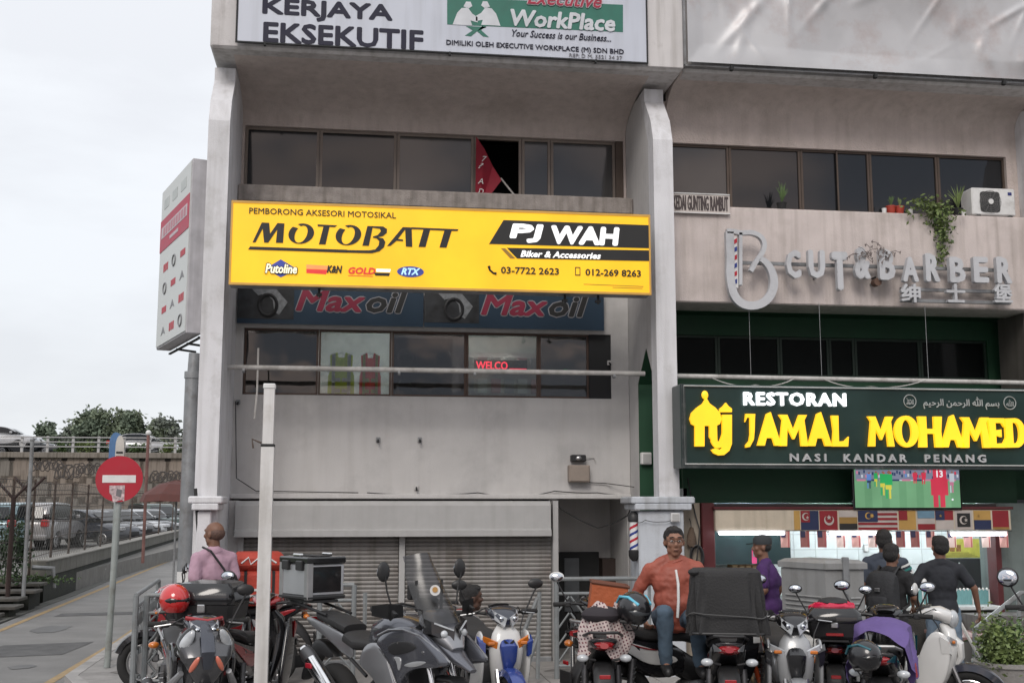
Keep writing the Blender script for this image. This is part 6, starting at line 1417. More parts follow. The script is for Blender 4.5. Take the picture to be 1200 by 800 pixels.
# clutter hanging on the peeling strip between plinth and restaurant
for i, (x, y, rz_) in enumerate(((811, 628, 10), (817, 652, -8), (812, 672, 4))):
    p = P(x, y, 13.02); t = thing('hanging_bag', ['brown cloth bundle hanging high between the blue plinth and the maroon post', 'dark rubber hose coil hanging between the plinth and the maroon post', 'small dark bag hanging low behind the seated man'][i], ['bundle', 'hose', 'bag'][i], (p.x, 13.04, p.z), rz_)
    if i == 1:
        for k in range(3): part('coil', MB().tube([((.06+.008*k)*math.cos(a), -.012*k, (.11+.01*k)*math.sin(a)) for a in [2*math.pi*j/20 for j in range(20)]], .011, 6, closed=True), M_black, t, smooth=True)
    else: part('bag_body', MB().loft([[(w_*math.cos(a), .035*math.sin(a), z+.008*math.sin(5*a)) for a in [2*math.pi*j/14 for j in range(14)]] for w_, z in ((.03, -.12), (.06, -.09), (.055, .0), (.03, .07), (.012, .10))]), mat('bundle_brown', (.10, .07, .05), .9, bump=.5) if i == 0 else M_black, t, smooth=True)
    part('cord', MB().tube([(0, 0, .09), (.005, .02, .16), (0, .05, .2)], .005, 5), M_black, t)
wire('wall_cable', [P(806, 560, 13.28), P(812, 590, 13.1), P(820, 620, 13.0), P(816, 660, 13.0), P(824, 700, 13.0)], .008, 'tangled cable beside the maroon post', sag=.02)
wire('wall_cable', [P(748, 612, 12.85), P(756, 609, 12.84), P(775, 611, 12.84), P(790, 608, 12.84)], .004, 'thin dark wire along the top of the blue plinth', sag=.01)
t = thing('wall_box', 'small white box under the capital of the blue plinth', 'box', tuple(P(791, 606, 12.84))); part('box_body', MB().cbox(-.05, .05, -.03, .03, -.05, .05, .006), M_white, t); part('box_lid', MB().cbox(-.04, .04, -.036, -.031, -.04, .04, .003), M_hous, t)
# ================================================================ MOTORCYCLES
def paint(n, c, rough=.25, metal=.2): return mat('paint_'+n, c, rough, metal=metal, var=.05, scale=3, coat=.7)
M_seat = mat('seat_vinyl', (.022, .022, .023), .65, bump=.25, bscale=150); M_eng = mat('engine_alloy', (.16, .16, .165), .45, metal=.8, var=.25, scale=20)
M_lens = mat('clear_lens', (.42, .44, .46), .06, coat=1, var=.25, scale=12); M_amb = mat('amber_lens', (.55, .16, .02), .15, coat=.8); M_rlens = mat('red_lens', (.30, .008, .012), .12, coat=1)
M_mir = mat('mirror_glass', (.55, .58, .62), .03, metal=1, var=.02); M_pltxt = mat('plate_white', (.6, .6, .6), .5)
def wheel(t, x, R_=.285, w_=.095, rim_m=None, n=5, disc=True, wire_=False):
    rim_m = rim_m or M_alu
    k = 36; wb = part('wheel', MB().tube([(x+(R_-w_*.5)*math.cos(2*math.pi*i/k), 0, R_+(R_-w_*.5)*math.sin(2*math.pi*i/k)) for i in range(k)], w_*.5, 10, closed=True), M_rub, t, smooth=True)
    part('rim', MB().tube([(x+(R_-w_-.004)*math.cos(2*math.pi*i/k), 0, R_+(R_-w_-.004)*math.sin(2*math.pi*i/k)) for i in range(k)], .017, 8, closed=True), rim_m, wb, smooth=True)
    part('hub', MB().cyl((x, -.055, R_), (x, .055, R_), .042, n=14), rim_m, wb, smooth=True)
    if wire_:
        mb = MB()
        for i in range(24):
            a = 2*math.pi*i/24; mb.tube([(x+.04*math.cos(a+.5), .03*(-1)**i, R_+.04*math.sin(a+.5)), (x+(R_-w_)*math.cos(a), 0, R_+(R_-w_)*math.sin(a))], .0022, 4)
        part('spokes', mb, M_steel, wb, kind='stuff')
    else:
        for i in range(n):
            a = 2*math.pi*i/n+.3; part('spoke', MB().tube([(x+.03*math.cos(a), 0, R_+.03*math.sin(a)), (x+(R_-w_)*math.cos(a+.12), 0, R_+(R_-w_)*math.sin(a+.12))], [.020, .012], 6), rim_m, wb, smooth=True)
    if disc: part('brake_disc', MB().lathe([(.06, 0), (.115, 0), (.115, .006), (.06, .006)], 24, Matrix.Translation((x, .065, R_)) @ Matrix.Rotation(R(90), 4, 'X')), M_steel, wb)
    return wb
def mirrors(t, x, z, y=.27, up=.20, out=.10, lens=(.065, .014, .045), face=-1, ms=None, n=(-1, 1)):
    for s in n:
        m_ = part('mirror', MB().ell((x+.0, s*(y+out), z+up), (.022, lens[0], lens[2]), 14, 8), ms or M_black, t, smooth=True)
        part('stem', MB().tube([(x+.03, s*y, z), (x+.01, s*(y+out*.6), z+up*.5), (x+.02, s*(y+out), z+up-.03)], .007, 6), M_black, m_, smooth=True)
        part('mirror_glass', MB().ell((x-.018, s*(y+out), z+up), (.012, lens[0]*.86, lens[2]*.82), 14, 6, rot=Matrix.Rotation(R(9), 4, 'Y')), M_mir, m_, smooth=True)
def bars(t, x, z, w_=.33, rise=.0, back=.06):
    part('handlebar', MB().tube([(x-back, w_, z), (x, w_*.5, z+rise), (x+.02, 0, z-.02), (x, -w_*.5, z+rise), (x-back, -w_, z)], .012, 8), M_black, t, smooth=True)
    for s in (-1, 1):
        part('grip', MB().tube([(x-back*.55, s*(w_-.09), z+rise*.2), (x-back-.01, s*(w_+.025), z-.002)], .019, 10), M_rub, t, smooth=True)
        part('brake_lever', MB().tube([(x-back*.3+.03, s*(w_-.12), z), (x-back+.045, s*(w_-.01), z-.015)], .006, 6), M_steel, t, smooth=True)
def exhaust(t, pts, can, r=.055, m=None, cap=None, y=-.17):
    part('exhaust_pipe', MB().tube(pts, .019, 8), M_steel, t, smooth=True)
    a, b = Vector(can[0]), Vector(can[1]); e_ = part('muffler', MB().tube([a, a.lerp(b, .12), a.lerp(b, .9), b], [r*.6, r, r, r*.85], 14), m or M_black, t, smooth=True)
    part('end_cap', MB().tube([b, b+(b-a).normalized()*.02], [r*.88, r*.8], 14), cap or M_steel, e_, smooth=True)
    part('heat_shield', MB().tube([a.lerp(b, .2)+Vector((0, -.012, .01)), a.lerp(b, .8)+Vector((0, -.012, .01))], r*.93, 12), cap or M_alu, e_, smooth=True)
def plate(t, c, s_, w_=.2, h=.1, rot=0, face=-1, m=None):
    """plate facing local x; face -1 = rear, +1 = front"""
    p = part('number_plate', MB().cbox(c[0]-.004, c[0]+.004, -w_/2, w_/2, c[2]-h/2, c[2]+h/2, .002), m or M_black, t)
    v, f = text_geo(s_, 0, 0, 1); a0 = min(q[0] for q in v); a1 = max(q[0] for q in v); b0 = min(q[1] for q in v); b1 = max(q[1] for q in v)
    mb = MB()
    for dx in (-.0015, 0, .0015):
        mb.add([(c[0]+face*(.0045+.001*q[2]), -face*(-1)*(dx+(q[0]-a0)/(a1-a0)*w_*.86-w_*.43), c[2]-h*.3+(q[1]-b0)/(b1-b0)*h*.6) for q in v], f)
    part('plate_number', mb, M_pltxt, p)
def helmet(name, lab, loc, rz, m, m2=None, stripe=None, grp=None, sc_=1, tilt=0):
    t = thing(name, lab, 'helmet', loc, rz, grp, sc_)
    T_ = Matrix.Rotation(R(tilt), 4, 'Y')
    mb = MB(); mb.M = T_; mb.loft([[((.135*c_*math.cos(a)+.01), .118*c_*math.sin(a), .125*s_) for a in [2*math.pi*j/20 for j in range(20)]] for c_, s_ in [(max(.03, math.cos(q)), math.sin(q)) for q in [(-50+i*14)*math.pi/180 for i in range(11)]]])
    part('shell', mb, m, t, smooth=True)
    mb = MB(); mb.M = T_; mb.ell((.055, 0, .0), (.092, .108, .055), 16, 8); part('visor', mb, m2 or M_blackg, t, smooth=True)
    mb = MB(); mb.M = T_; mb.tube([(.08, 0, -.085), (.0, .105, -.095), (-.10, 0, -.09), (.0, -.105, -.095)], .014, 6, closed=True); part('rim_trim', mb, M_black, t, smooth=True)
    if stripe:
        for s in (-1, 1):
            mb = MB(); mb.M = T_; mb.tube([(.11, s*.06, .06), (.02, s*.088, .092), (-.07, s*.085, .07), (-.115, s*.06, .01)], .011, 6); part('stripe', mb, stripe, t, smooth=True)
    mb = MB(); mb.M = T_; mb.tube([(.0, .1, -.09), (.02, .05, -.16), (.02, -.05, -.16), (0, -.1, -.09)], .006, 5); part('chin_strap', mb, M_black, t)
    return t
def top_box(t, x, z, w_=.40, l=.38, h=.30, m=None, lidm=None, kind='plastic'):
    m = m or M_black
    if kind == 'plastic':
        b = part('top_box', MB().loft([[(x+l*.5*k*a, w_*.5*k*b_, z+zz) for a, b_ in ((1, .86), (.86, 1), (-.86, 1), (-1, .86), (-1, -.86), (-.86, -1), (.86, -1), (1, -.86))] for k, zz in ((.80, 0), (.88, .02), (1, h*.5))]), m, t)
        part('box_lid', MB().loft([[(x+l*.5*k*a, w_*.5*k*b_, z+zz) for a, b_ in ((1, .8), (.8, 1), (-.8, 1), (-1, .8), (-1, -.8), (-.8, -1), (.8, -1), (1, -.8))] for k, zz in ((1.02, h*.5+.004), (1.03, h*.58), (.97, h*.80), (.82, h*.95), (.4, h))]), lidm or M_blackg, b, smooth=True)
        part('latch', MB().cbox(x-l*.5-.02, x-l*.5+.02, -.03, .03, z+h*.36, z+h*.52, .006), M_steel, b)
        part('reflector', MB().cbox(x-l*.5+.005, x-l*.5+.02, -.07, .07, z+h*.10, z+h*.19, .004), M_rlens, b)
    else:
        al = mat('box_aluminium', (.50, .51, .53), .38, metal=.7, var=.05)
        b = part('top_box', MB().cbox(x-l/2, x+l/2, -w_/2, w_/2, z+.03, z+h-.05, .012), al, t)
        part('corner_trim', MB().cbox(x-l/2-.008, x-l/2+.05, -w_/2-.008, -w_/2+.05, z+.0, z+h-.04, .006), M_alu, b); part('corner_trim', MB().cbox(x-l/2-.008, x-l/2+.05, w_/2-.05, w_/2+.008, z+.0, z+h-.04, .006), M_alu, b)
        part('black_panel', MB().cbox(x+l/2-.004, x+l/2+.006, -w_*.40, w_*.40, z+.06, z+h-.07, .003), M_blackg, b)
        part('corner_post', MB().cbox(x+l/2-.05, x+l/2+.009, -w_/2-.008, -w_/2+.05, z+.0, z+h-.04, .006), M_alu, b)
        part('base_tray', MB().cbox(x-l/2-.01, x+l/2+.01, -w_/2-.01, w_/2+.01, z-.0, z+.035, .01), M_black, b)
        part('box_lid', MB().cbox(x-l/2-.012, x+l/2+.012, -w_/2-.012, w_/2+.012, z+h-.048, z+h+.01, .012), M_blackg, b)
        for s in (-1, 1):
            part('latch', MB().cbox(x+s*l*.25-.05, x+s*l*.25+.05, -w_/2-.03, -w_/2+.01, z+h-.10, z+h-.02, .008), M_black, b)
            part('lid_handle', MB().cbox(x-.06, x+.06, s*w_*.40-.02, s*w_*.40+.02, z+h+.01, z+h+.035, .008), M_chrome, b)
        part('lid_rib', MB().cbox(x-l*.45, x+l*.45, -.05, .05, z+h+.01, z+h+.02, .004), M_black, b)
def underbone(lab, cols, opts=(), plate_txt=None, sc_=1.05, grp='motorcycles parked along the pavement'):
    main, acc, low = cols
    t = thing('motorcycle', lab, 'motorcycle', (0, 0, 0), 0, grp, sc_)
    wheel(t, .63, rim_m=opts.get('rim'), disc=True, wire_=opts.get('wire')); wheel(t, -.61, rim_m=opts.get('rim'), disc=False, wire_=opts.get('wire'))
    for s in (-1, 1):
        part('fork_leg', MB().tube([(.63, s*.075, .285), (.50, s*.075, .62), (.42, s*.06, .85)], [.024, .02, .02], 8), opts.get('fork') or M_steel, t, smooth=True)
        part('shock', MB().tube([(-.60, s*.13, .30), (-.56, s*.12, .62)], .028, 10), M_eng, t, smooth=True)
        part('foot_peg', MB().cyl((.02, s*.10, .28), (.02, s*.28, .28), .016, n=8), M_rub, t, smooth=True)
    # front mudguard
    mb = MB(); rings = []
    for i in range(13):
        a = R(20+i*12); r_ = .318; cx, cz_ = .63+r_*math.cos(a), .285+r_*math.sin(a); wd = .062*(1 if 1 < i < 11 else .8)
        n_ = Vector((math.cos(a), 0, math.sin(a))); c = Vector((cx, 0, cz_))
        rings.append([c+Vector((0, wd, 0))-n_*.05, c+Vector((0, wd*.85, 0)), c+Vector((0, wd*.4, 0))+n_*.012, c+Vector((0, -wd*.4, 0))+n_*.012, c+Vector((0, -wd*.85, 0)), c+Vector((0, -wd, 0))-n_*.05, c+Vector((0, -wd*.8, 0))-n_*.006, c+Vector((0, wd*.8, 0))-n_*.006])
    part('front_mudguard', mb.loft(rings), opts.get('guard') or main, t, smooth=True)
    # handlebar cowl and headlight
    retro = opts.get('retro')
    part('handlebar_cowl', MB().spine([(.26, .99, .07, .025), (.33, 1.01, .125, .045), (.42, 1.01, .125, .058), (.50, .975, .10, .058), (.545, .94, .06, .035)]), opts.get('cowl') or main, t, smooth=True)
    part('dash', MB().spine([(.24, 1.03, .06, .012), (.30, 1.06, .09, .014), (.36, 1.065, .07, .012)]), M_blackg, t, smooth=True)
    if retro: part('headlight', MB().ell((.53, 0, .965), (.045, .085, .075), 16, 10), M_lens, t, smooth=True)
    else:
        for s in (-1, 1): part('headlight', MB().loft([[(.53, s*.008, .985), (.44, s*.10, 1.04), (.46, s*.105, .965), (.54, s*.03, .90)], [(.575, s*.012, .98), (.505, s*.094, 1.025), (.52, s*.097, .965), (.575, s*.032, .915)]]), M_lens, t); part('lamp_bulb', MB().ell((.56, s*.055, .975), (.012, .02, .018), 10, 6), M_mir, t, smooth=True)
    # front fairing
    part('front_fairing', MB().spine([(.44, .93, .05, .03), (.49, .86, .11, .055), (.505, .74, .14, .065), (.48, .60, .125, .06), (.42, .46, .09, .045), (.37, .36, .06, .03)], n=20, e=2.3), main, t, smooth=True)
    part('fairing_beak', MB().spine([(.50, .84, .04, .02), (.575, .76, .075, .035), (.58, .66, .06, .03), (.53, .57, .03, .02)], n=12), acc, t, smooth=True)
    for s in (-1, 1):
        part('leg_shield', MB().slab([(.50, .86), (.36, .88), (.24, .60), (.12, .36), (.26, .26), (.44, .42), (.52, .66)], .018, cy=s*.19), opts.get('shield') or main, t, smooth=True)
        part('shield_trim', MB().loft([[(.52, s*.205, .70), (.505, s*.222, .80), (.44, s*.225, .84), (.45, s*.215, .70)], [(.53, s*.175, .68), (.52, s*.17, .78), (.50, s*.17, .82), (.49, s*.17, .68)]]), acc, t, smooth=True)
        part('turn_signal', MB().loft([[(.545, s*.075, .80), (.50, s*.185, .845), (.49, s*.195, .80), (.54, s*.085, .73)], [(.562, s*.085, .795), (.52, s*.175, .832), (.51, s*.185, .80), (.555, s*.09, .745)]]), opts.get('signal') or M_lens, t)
        if not opts.get('sport'): part('turn_lens', MB().cbox(.53, .555, s*.13-.03, s*.13+.03, .775, .80, .006), M_amb, t)
    if opts.get('sport'):
        part('nose_fairing', MB().spine([(.36, .96, .10, .03), (.46, .95, .16, .065), (.56, .89, .20, .08), (.62, .79, .17, .08), (.62, .70, .11, .06), (.58, .60, .05, .03)], n=24, e=2.1), main, t, smooth=True)
        part('nose_ridge', MB().spine([(.50, 1.02, .03, .012), (.635, .94, .05, .018), (.70, .84, .05, .02), (.69, .73, .03, .015)], n=12), acc, t, smooth=True)
        for s in (-1, 1):
            rt = Matrix.Rotation(R(s*28), 4, 'X') @ Matrix.Rotation(R(22), 4, 'Y') @ Matrix.Rotation(R(s*38), 4, 'Z')
            part('main_headlight', MB().ell((.60, s*.135, .90), (.033, .042, .105), 16, 10, rot=rt), M_lens, t, smooth=True)
            part('headlight_surround', MB().ell((.585, s*.14, .90), (.033, .056, .122), 16, 10, rot=rt), M_blackg, t, smooth=True)
            part('position_lamp', MB().ell((.670, s*.085, .76), (.018, .022, .065), 12, 8, rot=rt), opts['signal'], t, smooth=True)
            part('fairing_wing', MB().slab([(.60, .80), (.42, .90), (.22, .84), (.18, .74), (.34, .66), (.50, .60)], .02, cy=s*.195), P_blk, t, smooth=True)
            part('wing_edge', MB().tube([(.60, s*.16, .70), (.46, s*.215, .60), (.30, s*.21, .50)], [.02, .03, .012], 8), P_sil, t, smooth=True)
    # spine body, tail, seat
    part('centre_cover', MB().spine([(.38, .66, .05, .07), (.2, .52, .07, .09), (0, .50, .085, .10), (-.15, .58, .11, .10), (-.3, .66, .12, .08)]), opts.get('low') or low, t, smooth=True)
    part('side_cover', MB().slab([(-.02, .50), (-.10, .70), (-.45, .75), (-.90, .86), (-.99, .86), (-.93, .77), (-.72, .66), (-.5, .50), (-.26, .44)], .115), main, t, smooth=True)
    for s in (-1, 1): part('side_accent', MB().slab([(-.12, .58), (-.3, .66), (-.80, .80), (-.88, .79), (-.62, .68), (-.40, .55)], .008, cy=s*.118), acc, t, smooth=True)
    part('seat', MB().spine([(.04, .72, .05, .03), (-.06, .76, .11, .045), (-.25, .775, .135, .05), (-.45, .785, .13, .05), (-.55, .82, .13, .05), (-.78, .85, .115, .045), (-.90, .875, .06, .025)], n=18, e=2.8), M_seat, t, smooth=True)
    part('grab_rail', MB().tube([(-.55, .135, .80), (-.80, .145, .86), (-.97, .10, .90), (-1.0, 0, .90), (-.97, -.10, .90), (-.80, -.145, .86), (-.55, -.135, .80)], .011, 8), M_alu if not opts.get('blackrail') else M_black, t, smooth=True)
    part('tail_light', MB().spine([(-.90, .80, .09, .03), (-.97, .805, .075, .032), (-1.01, .81, .03, .02)], n=14), M_rlens, t, smooth=True)
    part('rear_mudguard', MB().slab([(-.62, .64), (-.86, .70), (-1.0, .54), (-1.06, .36), (-1.02, .35), (-.93, .50), (-.78, .60)], .075), M_black, t, smooth=True)
    for s in (-1, 1):
        g = part('rear_signal', MB().ell((-.96, s*.155, .72), (.035, .045, .028), 12, 8), opts.get('rsig') or M_amb, t, smooth=True); part('signal_stalk', MB().cyl((-.93, s*.06, .70), (-.95, s*.13, .715), .009), M_black, g)
        part('tail_blade', MB().loft([[(-.5, s*.125, .66), (-.5, s*.128, .70), (-.5, s*.115, .69)], [(-.93, s*.10, .79), (-.95, s*.11, .845), (-.93, s*.09, .83)], [(-1.02, s*.06, .80), (-1.03, s*.07, .82), (-1.02, s*.055, .81)]]), opts.get('blade') or main, t, smooth=True)
    part('number_plate', MB().cbox(-1.062, -1.052, -.10, .10, .44, .54, .002), M_black, t)
    if opts.get('front_plate'): plate(t, (.60, 0, .62), opts['front_plate'], face=1, w_=.17, h=.07)
    part('rear_reflector', MB().cbox(-1.065, -1.05, -.04, .04, .585, .615, .004), M_rlens, t)
    # engine, swingarm, exhaust
    e_ = part('engine', MB().ell((.02, 0, .33), (.17, .12, .12), 14, 8), M_eng, t, smooth=True)
    part('cylinder_head', MB().tube([(.12, 0, .36), (.30, 0, .40)], [.075, .06], 10), M_eng, e_, smooth=True)
    for k in range(4): part('cooling_fin', MB().cyl((.15+.03*k, 0, .367+.006*k), (.157+.03*k, 0, .368+.006*k), .092, n=14), M_eng, e_)
    part('clutch_cover', MB().cyl((0, -.11, .31), (0, -.15, .31), .085, n=18), M_alu, e_, smooth=True)
    for s in (-1, 1): part('swingarm', MB().tube([(-.12, s*.10, .33), (-.61, s*.115, .285)], .024, 8), M_black, t, smooth=True)
    part('chain_case', MB().slab([(-.10, .40), (-.60, .37), (-.70, .29), (-.60, .21), (-.10, .26)], .02, cy=.12), M_black, t, smooth=True)
    exhaust(t, [(.28, -.05, .36), (.33, -.10, .24), (.1, -.15, .18), (-.2, -.17, .20), (-.34, -.18, .26)], ((-.34, -.185, .26), (-.88, -.205, .44)), .052, opts.get('can'), opts.get('cap'))
    part('side_stand', MB().cyl((-.0, .13, .22), (.06, .26, .0), .012), M_black, t); part('kick_start', MB().tube([(-.05, -.16, .32), (-.16, -.19, .36), (-.16, -.24, .36)], .010, 6), M_steel, t)
    bars(t, .30, 1.0, .32)
    mirrors(t, .28, 1.0, y=.22, up=.22, out=.10, ms=opts.get('mirror'), n=opts.get('mir', (-1, 1)), lens=opts.get('lens', (.065, .014, .042)))
    for s in (-1, 1): part('control_cable', MB().tube([(.27, s*.2, .99), (.40, s*.13, 1.05), (.47, s*.05, .98)], .005, 5), M_black, t, smooth=True)
    for s in (-1, 1):
        part('decal', MB().slab([(-.30, .665), (-.50, .705), (-.62, .745), (-.48, .685)], .004, cy=s*.129), opts.get('decal') or P_red, t)
        part('axle_nut', MB().cyl((.63, s*.09, .285), (.63, s*.11, .285), .018, n=6), M_steel, t); part('rear_axle_nut', MB().cyl((-.61, s*.13, .285), (-.61, s*.15, .285), .02, n=6), M_steel, t)
        part('switch_pod', MB().cbox(.245, .285, s*.235-.03, s*.235+.03, .975, 1.02, .008), M_black, t)
        part('shock_spring', MB().tube([(-.60+.04*k/24+.030*math.cos(k*1.57), s*.127+.030*math.sin(k*1.57), .34+.22*k/24) for k in range(25)], .005, 4), opts.get('spring') or M_steel, t)
    part('brake_caliper', MB().cbox(.50, .57, .065, .10, .30, .38, .012), M_eng, t); part('brake_line', MB().tube([(.53, .09, .38), (.50, .11, .62), (.38, .16, .90), (.29, .22, 1.0)], .005, 5), M_black, t, smooth=True)
    part('header_bolts', MB().cyl((.29, 0, .38), (.31, 0, .385), .03, n=6), M_steel, t); part('tyre_hugger', MB().tube([(-.61+.33*math.cos(a), 0, .285+.33*math.sin(a)) for a in [R(60+12*k) for k in range(7)]], .035, 6), M_black, t, smooth=True)
    if opts.get('box'): 
        bz = opts.get('bz', .925); part('rack', MB().box(-1.12, -.72, -.11, .11, bz-.02, bz-.005), M_black, t); top_box(t, -.95, bz, m=M_black, **opts['box'])
    return t
def place(t, px, d, rz, rx):
    """stand t so that its local point (rx, 0) is seen at column px, d metres ahead"""
    p = D(px, 592, d); s = t.scale[0]; t.location = (p.x-s*rx*math.cos(R(rz)), p.y-s*rx*math.sin(R(rz)), 0); t.rotation_euler = (0, 0, R(rz)); return t
def at_bike(t, l):
    M_ = Matrix.Translation(t.location) @ t.rotation_euler.to_matrix().to_4x4() @ Matrix.Diagonal((*t.scale, 1)); return M_ @ Vector(l)

P_blk = paint('black', (.012, .012, .014)); P_gry = paint('gunmetal', (.085, .085, .09), .22, .6); P_lg = paint('light_grey', (.34, .35, .36), .35, .2); P_wht = paint('white', (.62, .62, .61), .3, 0)
P_red = paint('red', (.30, .015, .02)); P_blu = paint('blue', (.03, .06, .26)); P_dgr = paint('graphite', (.05, .055, .07), .22, .5); P_sil = paint('silver', (.34, .345, .36), .35, .6); P_teal = paint('teal', (.01, .10, .13))
# B1 gunmetal underbone, fairing towards the camera, rear wheel to the left
b1 = underbone('gunmetal grey moped at the front left with its sporty fairing towards the camera', (P_gry, P_dgr, M_black), dict(front_plate='BMX', guard=P_blk, cowl=P_dgr, signal=mat('orange_position_lamp', (.60, .16, .10), .12, coat=1), can=M_black, cap=M_chrome, sport=True, mir=(1,)), None, sc_=1.04)
place(b1, 246, 8.5, -74, .55)
part('cowl_flash', MB().tube([(.30, .16, .985), (.42, .13, 1.04), (.50, .02, 1.03), (.44, -.12, 1.05)], .016, 6), P_red, b1, smooth=True)
b0 = underbone('black moped with a black top box behind the gunmetal moped', (P_blk, P_red, M_black), dict(cowl=P_red, box=dict(w_=.46, l=.40, h=.34), mir=(1,), blackrail=True), None)
place(b0, 252, 9.15, 76, -.95)
helmet('crash_helmet', 'shiny red helmet hanging from the handlebar at the front left', tuple(D(204, 702, 8.9)), -60, mat('helmet_red', (.50, .02, .02), .15, coat=1), M_blackg, sc_=.95)
# B2 delivery bike
b2 = underbone('black and red delivery moped parked side on behind the white pole', (P_blk, P_red, M_black), dict(cowl=P_red, fork=M_alu), None, sc_=1.02)
place(b2, 322, 12.6, 186, -.61)
t = thing('delivery_bag', 'red insulated delivery bag strapped on the moped behind the white pole', 'bag', tuple(at_bike(b2, (-.46, 0, .84))), 188, scale=1.2)
M_bag = mat('red_nylon', (.42, .05, .03), .7, var=.1, bump=.4, bscale=25)
part('bag_body', MB().cbox(-.22, .22, -.20, .20, 0, .30, .035), M_bag, t, smooth=True); part('bag_lid', MB().cbox(-.23, .23, -.21, .21, .302, .46, .05), M_bag, t, smooth=True)
part('white_script', MB().tube([(.16, .213, .37), (.10, .213, .42), (.08, .213, .36), (.02, .213, .41), (-.02, .213, .36), (-.08, .213, .41), (-.14, .213, .37)], .008, 5), M_white, t)
for x in (-.12, .12): part('strap', MB().box(x-.012, x+.012, -.214, .206, .0, .30), M_black, t)
for z in (.08, .13): part('reflective_tape', MB().box(-.1, .1, .201, .206, z, z+.02), M_white, t)
# B4 white and blue moped
b4 = underbone('white and blue moped facing the camera beside the touring motorcycle', (P_wht, P_blu, M_black), dict(guard=P_blu, cowl=P_dgr, shield=P_wht, signal=M_amb), None, sc_=1.03)
place(b4, 593, 9.5, -80, .5)
part('chevron_badge', MB().prism([(-.04, .0), (0, -.03), (.04, 0), (.04, .02), (0, -.01), (-.04, .02)], -.003, .003, Matrix.Translation((.585, 0, .80)) @ Matrix.Rotation(R(90), 4, 'Z')), M_black, b4)
# B5 black rear facing moped
b5 = underbone('black moped seen from behind carrying an orange bag and a chequered cloth', (P_blk, P_blk, M_black), dict(blackrail=True, rsig=M_lens, mirror=M_white, mir=(1,)), None, sc_=1.05)
place(b5, 706, 9.0, 81, -.95)
# B6 black with white and blue accents, side on, under the seated man
b6 = underbone('black moped with white and blue flashes under the man in the orange jacket', (P_blk, P_wht, M_black), dict(fork=paint('orange_fork', (.55, .09, .03)), guard=P_blk, cowl=P_blu), None, sc_=1.08)
place(b6, 778, 9.9, 14, -.2)
# B7 rear view with covered box
b7 = underbone('black and silver moped seen from behind carrying a black covered delivery box', (P_blk, P_sil, M_black), dict(blade=P_lg, rsig=M_lens, blackrail=True), None)
place(b7, 850, 8.75, 75, -.95)
t = thing('covered_delivery_box', 'large delivery box under a draped black cover on the back of a moped', 'box', tuple(at_bike(b7, (-.66, 0, .90))), 75, scale=.93)
def drape(w0, w1, h, l0, l1, seed):
    rings = []; n = 120
    for j in range(13):
        f_ = j/12; r = []
        for i in range(n):
            a = 2*math.pi*i/n; c_, s_ = math.cos(a), math.sin(a)
            e_ = 7; u = math.copysign(abs(c_)**(2/e_), c_); v_ = math.copysign(abs(s_)**(2/e_), s_)
            w_ = w0+(w1-w0)*f_; l_ = l0+(l1-l0)*f_; amp = .055*(1-f_)**.8; fo = 1+amp*1.3*math.sin(11*a+seed+4*f_)+amp*.9*math.sin(23*a+3*seed-3*f_)
            r.append((u*l_/2*fo, v_*w_/2*fo, h*f_+(.012*math.sin(5*a) if j == 0 else 0)))
        rings.append(r)
    k = [(x*.93, y*.93, h+.018) for x, y, z in rings[-1]]; rings.append(k); rings.append([(x*.5, y*.5, h+.022+.006*math.sin(3*x*20)) for x, y, z in k])
    return MB().loft(rings)
part('cover', drape(.62, .56, .49, .52, .46, 1.3), mat('black_cover_cloth', (.020, .020, .021), .75, bump=.3, bscale=60), t, smooth=True)
part('hem', MB().tube([(.27*math.copysign(abs(math.cos(a))**.3, math.cos(a)), .315*math.copysign(abs(math.sin(a))**.3, math.sin(a)), .008) for a in [2*math.pi*i/28 for i in range(28)]], .011, 6, closed=True), M_black, t, smooth=True)
part('cord', MB().tube([(.275*math.copysign(abs(math.cos(a))**.3, math.cos(a)), .325*math.copysign(abs(math.sin(a))**.3, math.sin(a)), .15+.02*math.sin(3*a)) for a in [2*math.pi*i/36 for i in range(36)]], .006, 5, closed=True), mat('grey_cord', (.06, .06, .06), .7), t, smooth=True)
part('corner_knot', MB().ell((-.20, .26, .49), (.05, .05, .03), 10, 6), MATS['black_cover_cloth'], t, smooth=True)
# B8 light grey moped facing camera
b8 = underbone('light grey moped facing the camera with its handlebar turned beside the covered box', (P_lg, P_blk, P_lg), dict(cowl=P_blk, shield=P_lg, guard=P_lg, mir=(-1,)), None, sc_=1.02)
place(b8, 926, 9.0, -104, .5)
# B9 rear view with top box
b9 = underbone('black moped seen from behind with a wide black top box under a red plastic bag', (P_blk, P_blk, M_black), dict(blackrail=True, box=dict(w_=.44, l=.36, h=.26), bz=.91), None, sc_=.95)
place(b9, 972, 9.4, 68, -.95)
t = thing('plastic_bag', 'crumpled red plastic bag and dark cushion lying on the wide top box', 'bag', tuple(at_bike(b9, (-.93, 0, 1.15))), 68, scale=.72)
mb = MB(); rn = random.Random(2); n = 22
for j in range(5): pass
mb.loft([[((.15+.02*rn.random())*math.cos(2*math.pi*i/n)*k, (.22+.05*rn.random())*math.sin(2*math.pi*i/n)*k, z+.03*rn.random()) for i in range(n)] for k, z in ((1, -.06), (1.05, -.01), (.95, .03), (.6, .05))])
part('bag_sheet', mb, mat('red_plastic', (.50, .01, .05), .25), t); part('cushion', MB().ell((.02, 0, .06), (.15, .17, .055), 18, 8), M_seat, t, smooth=True)
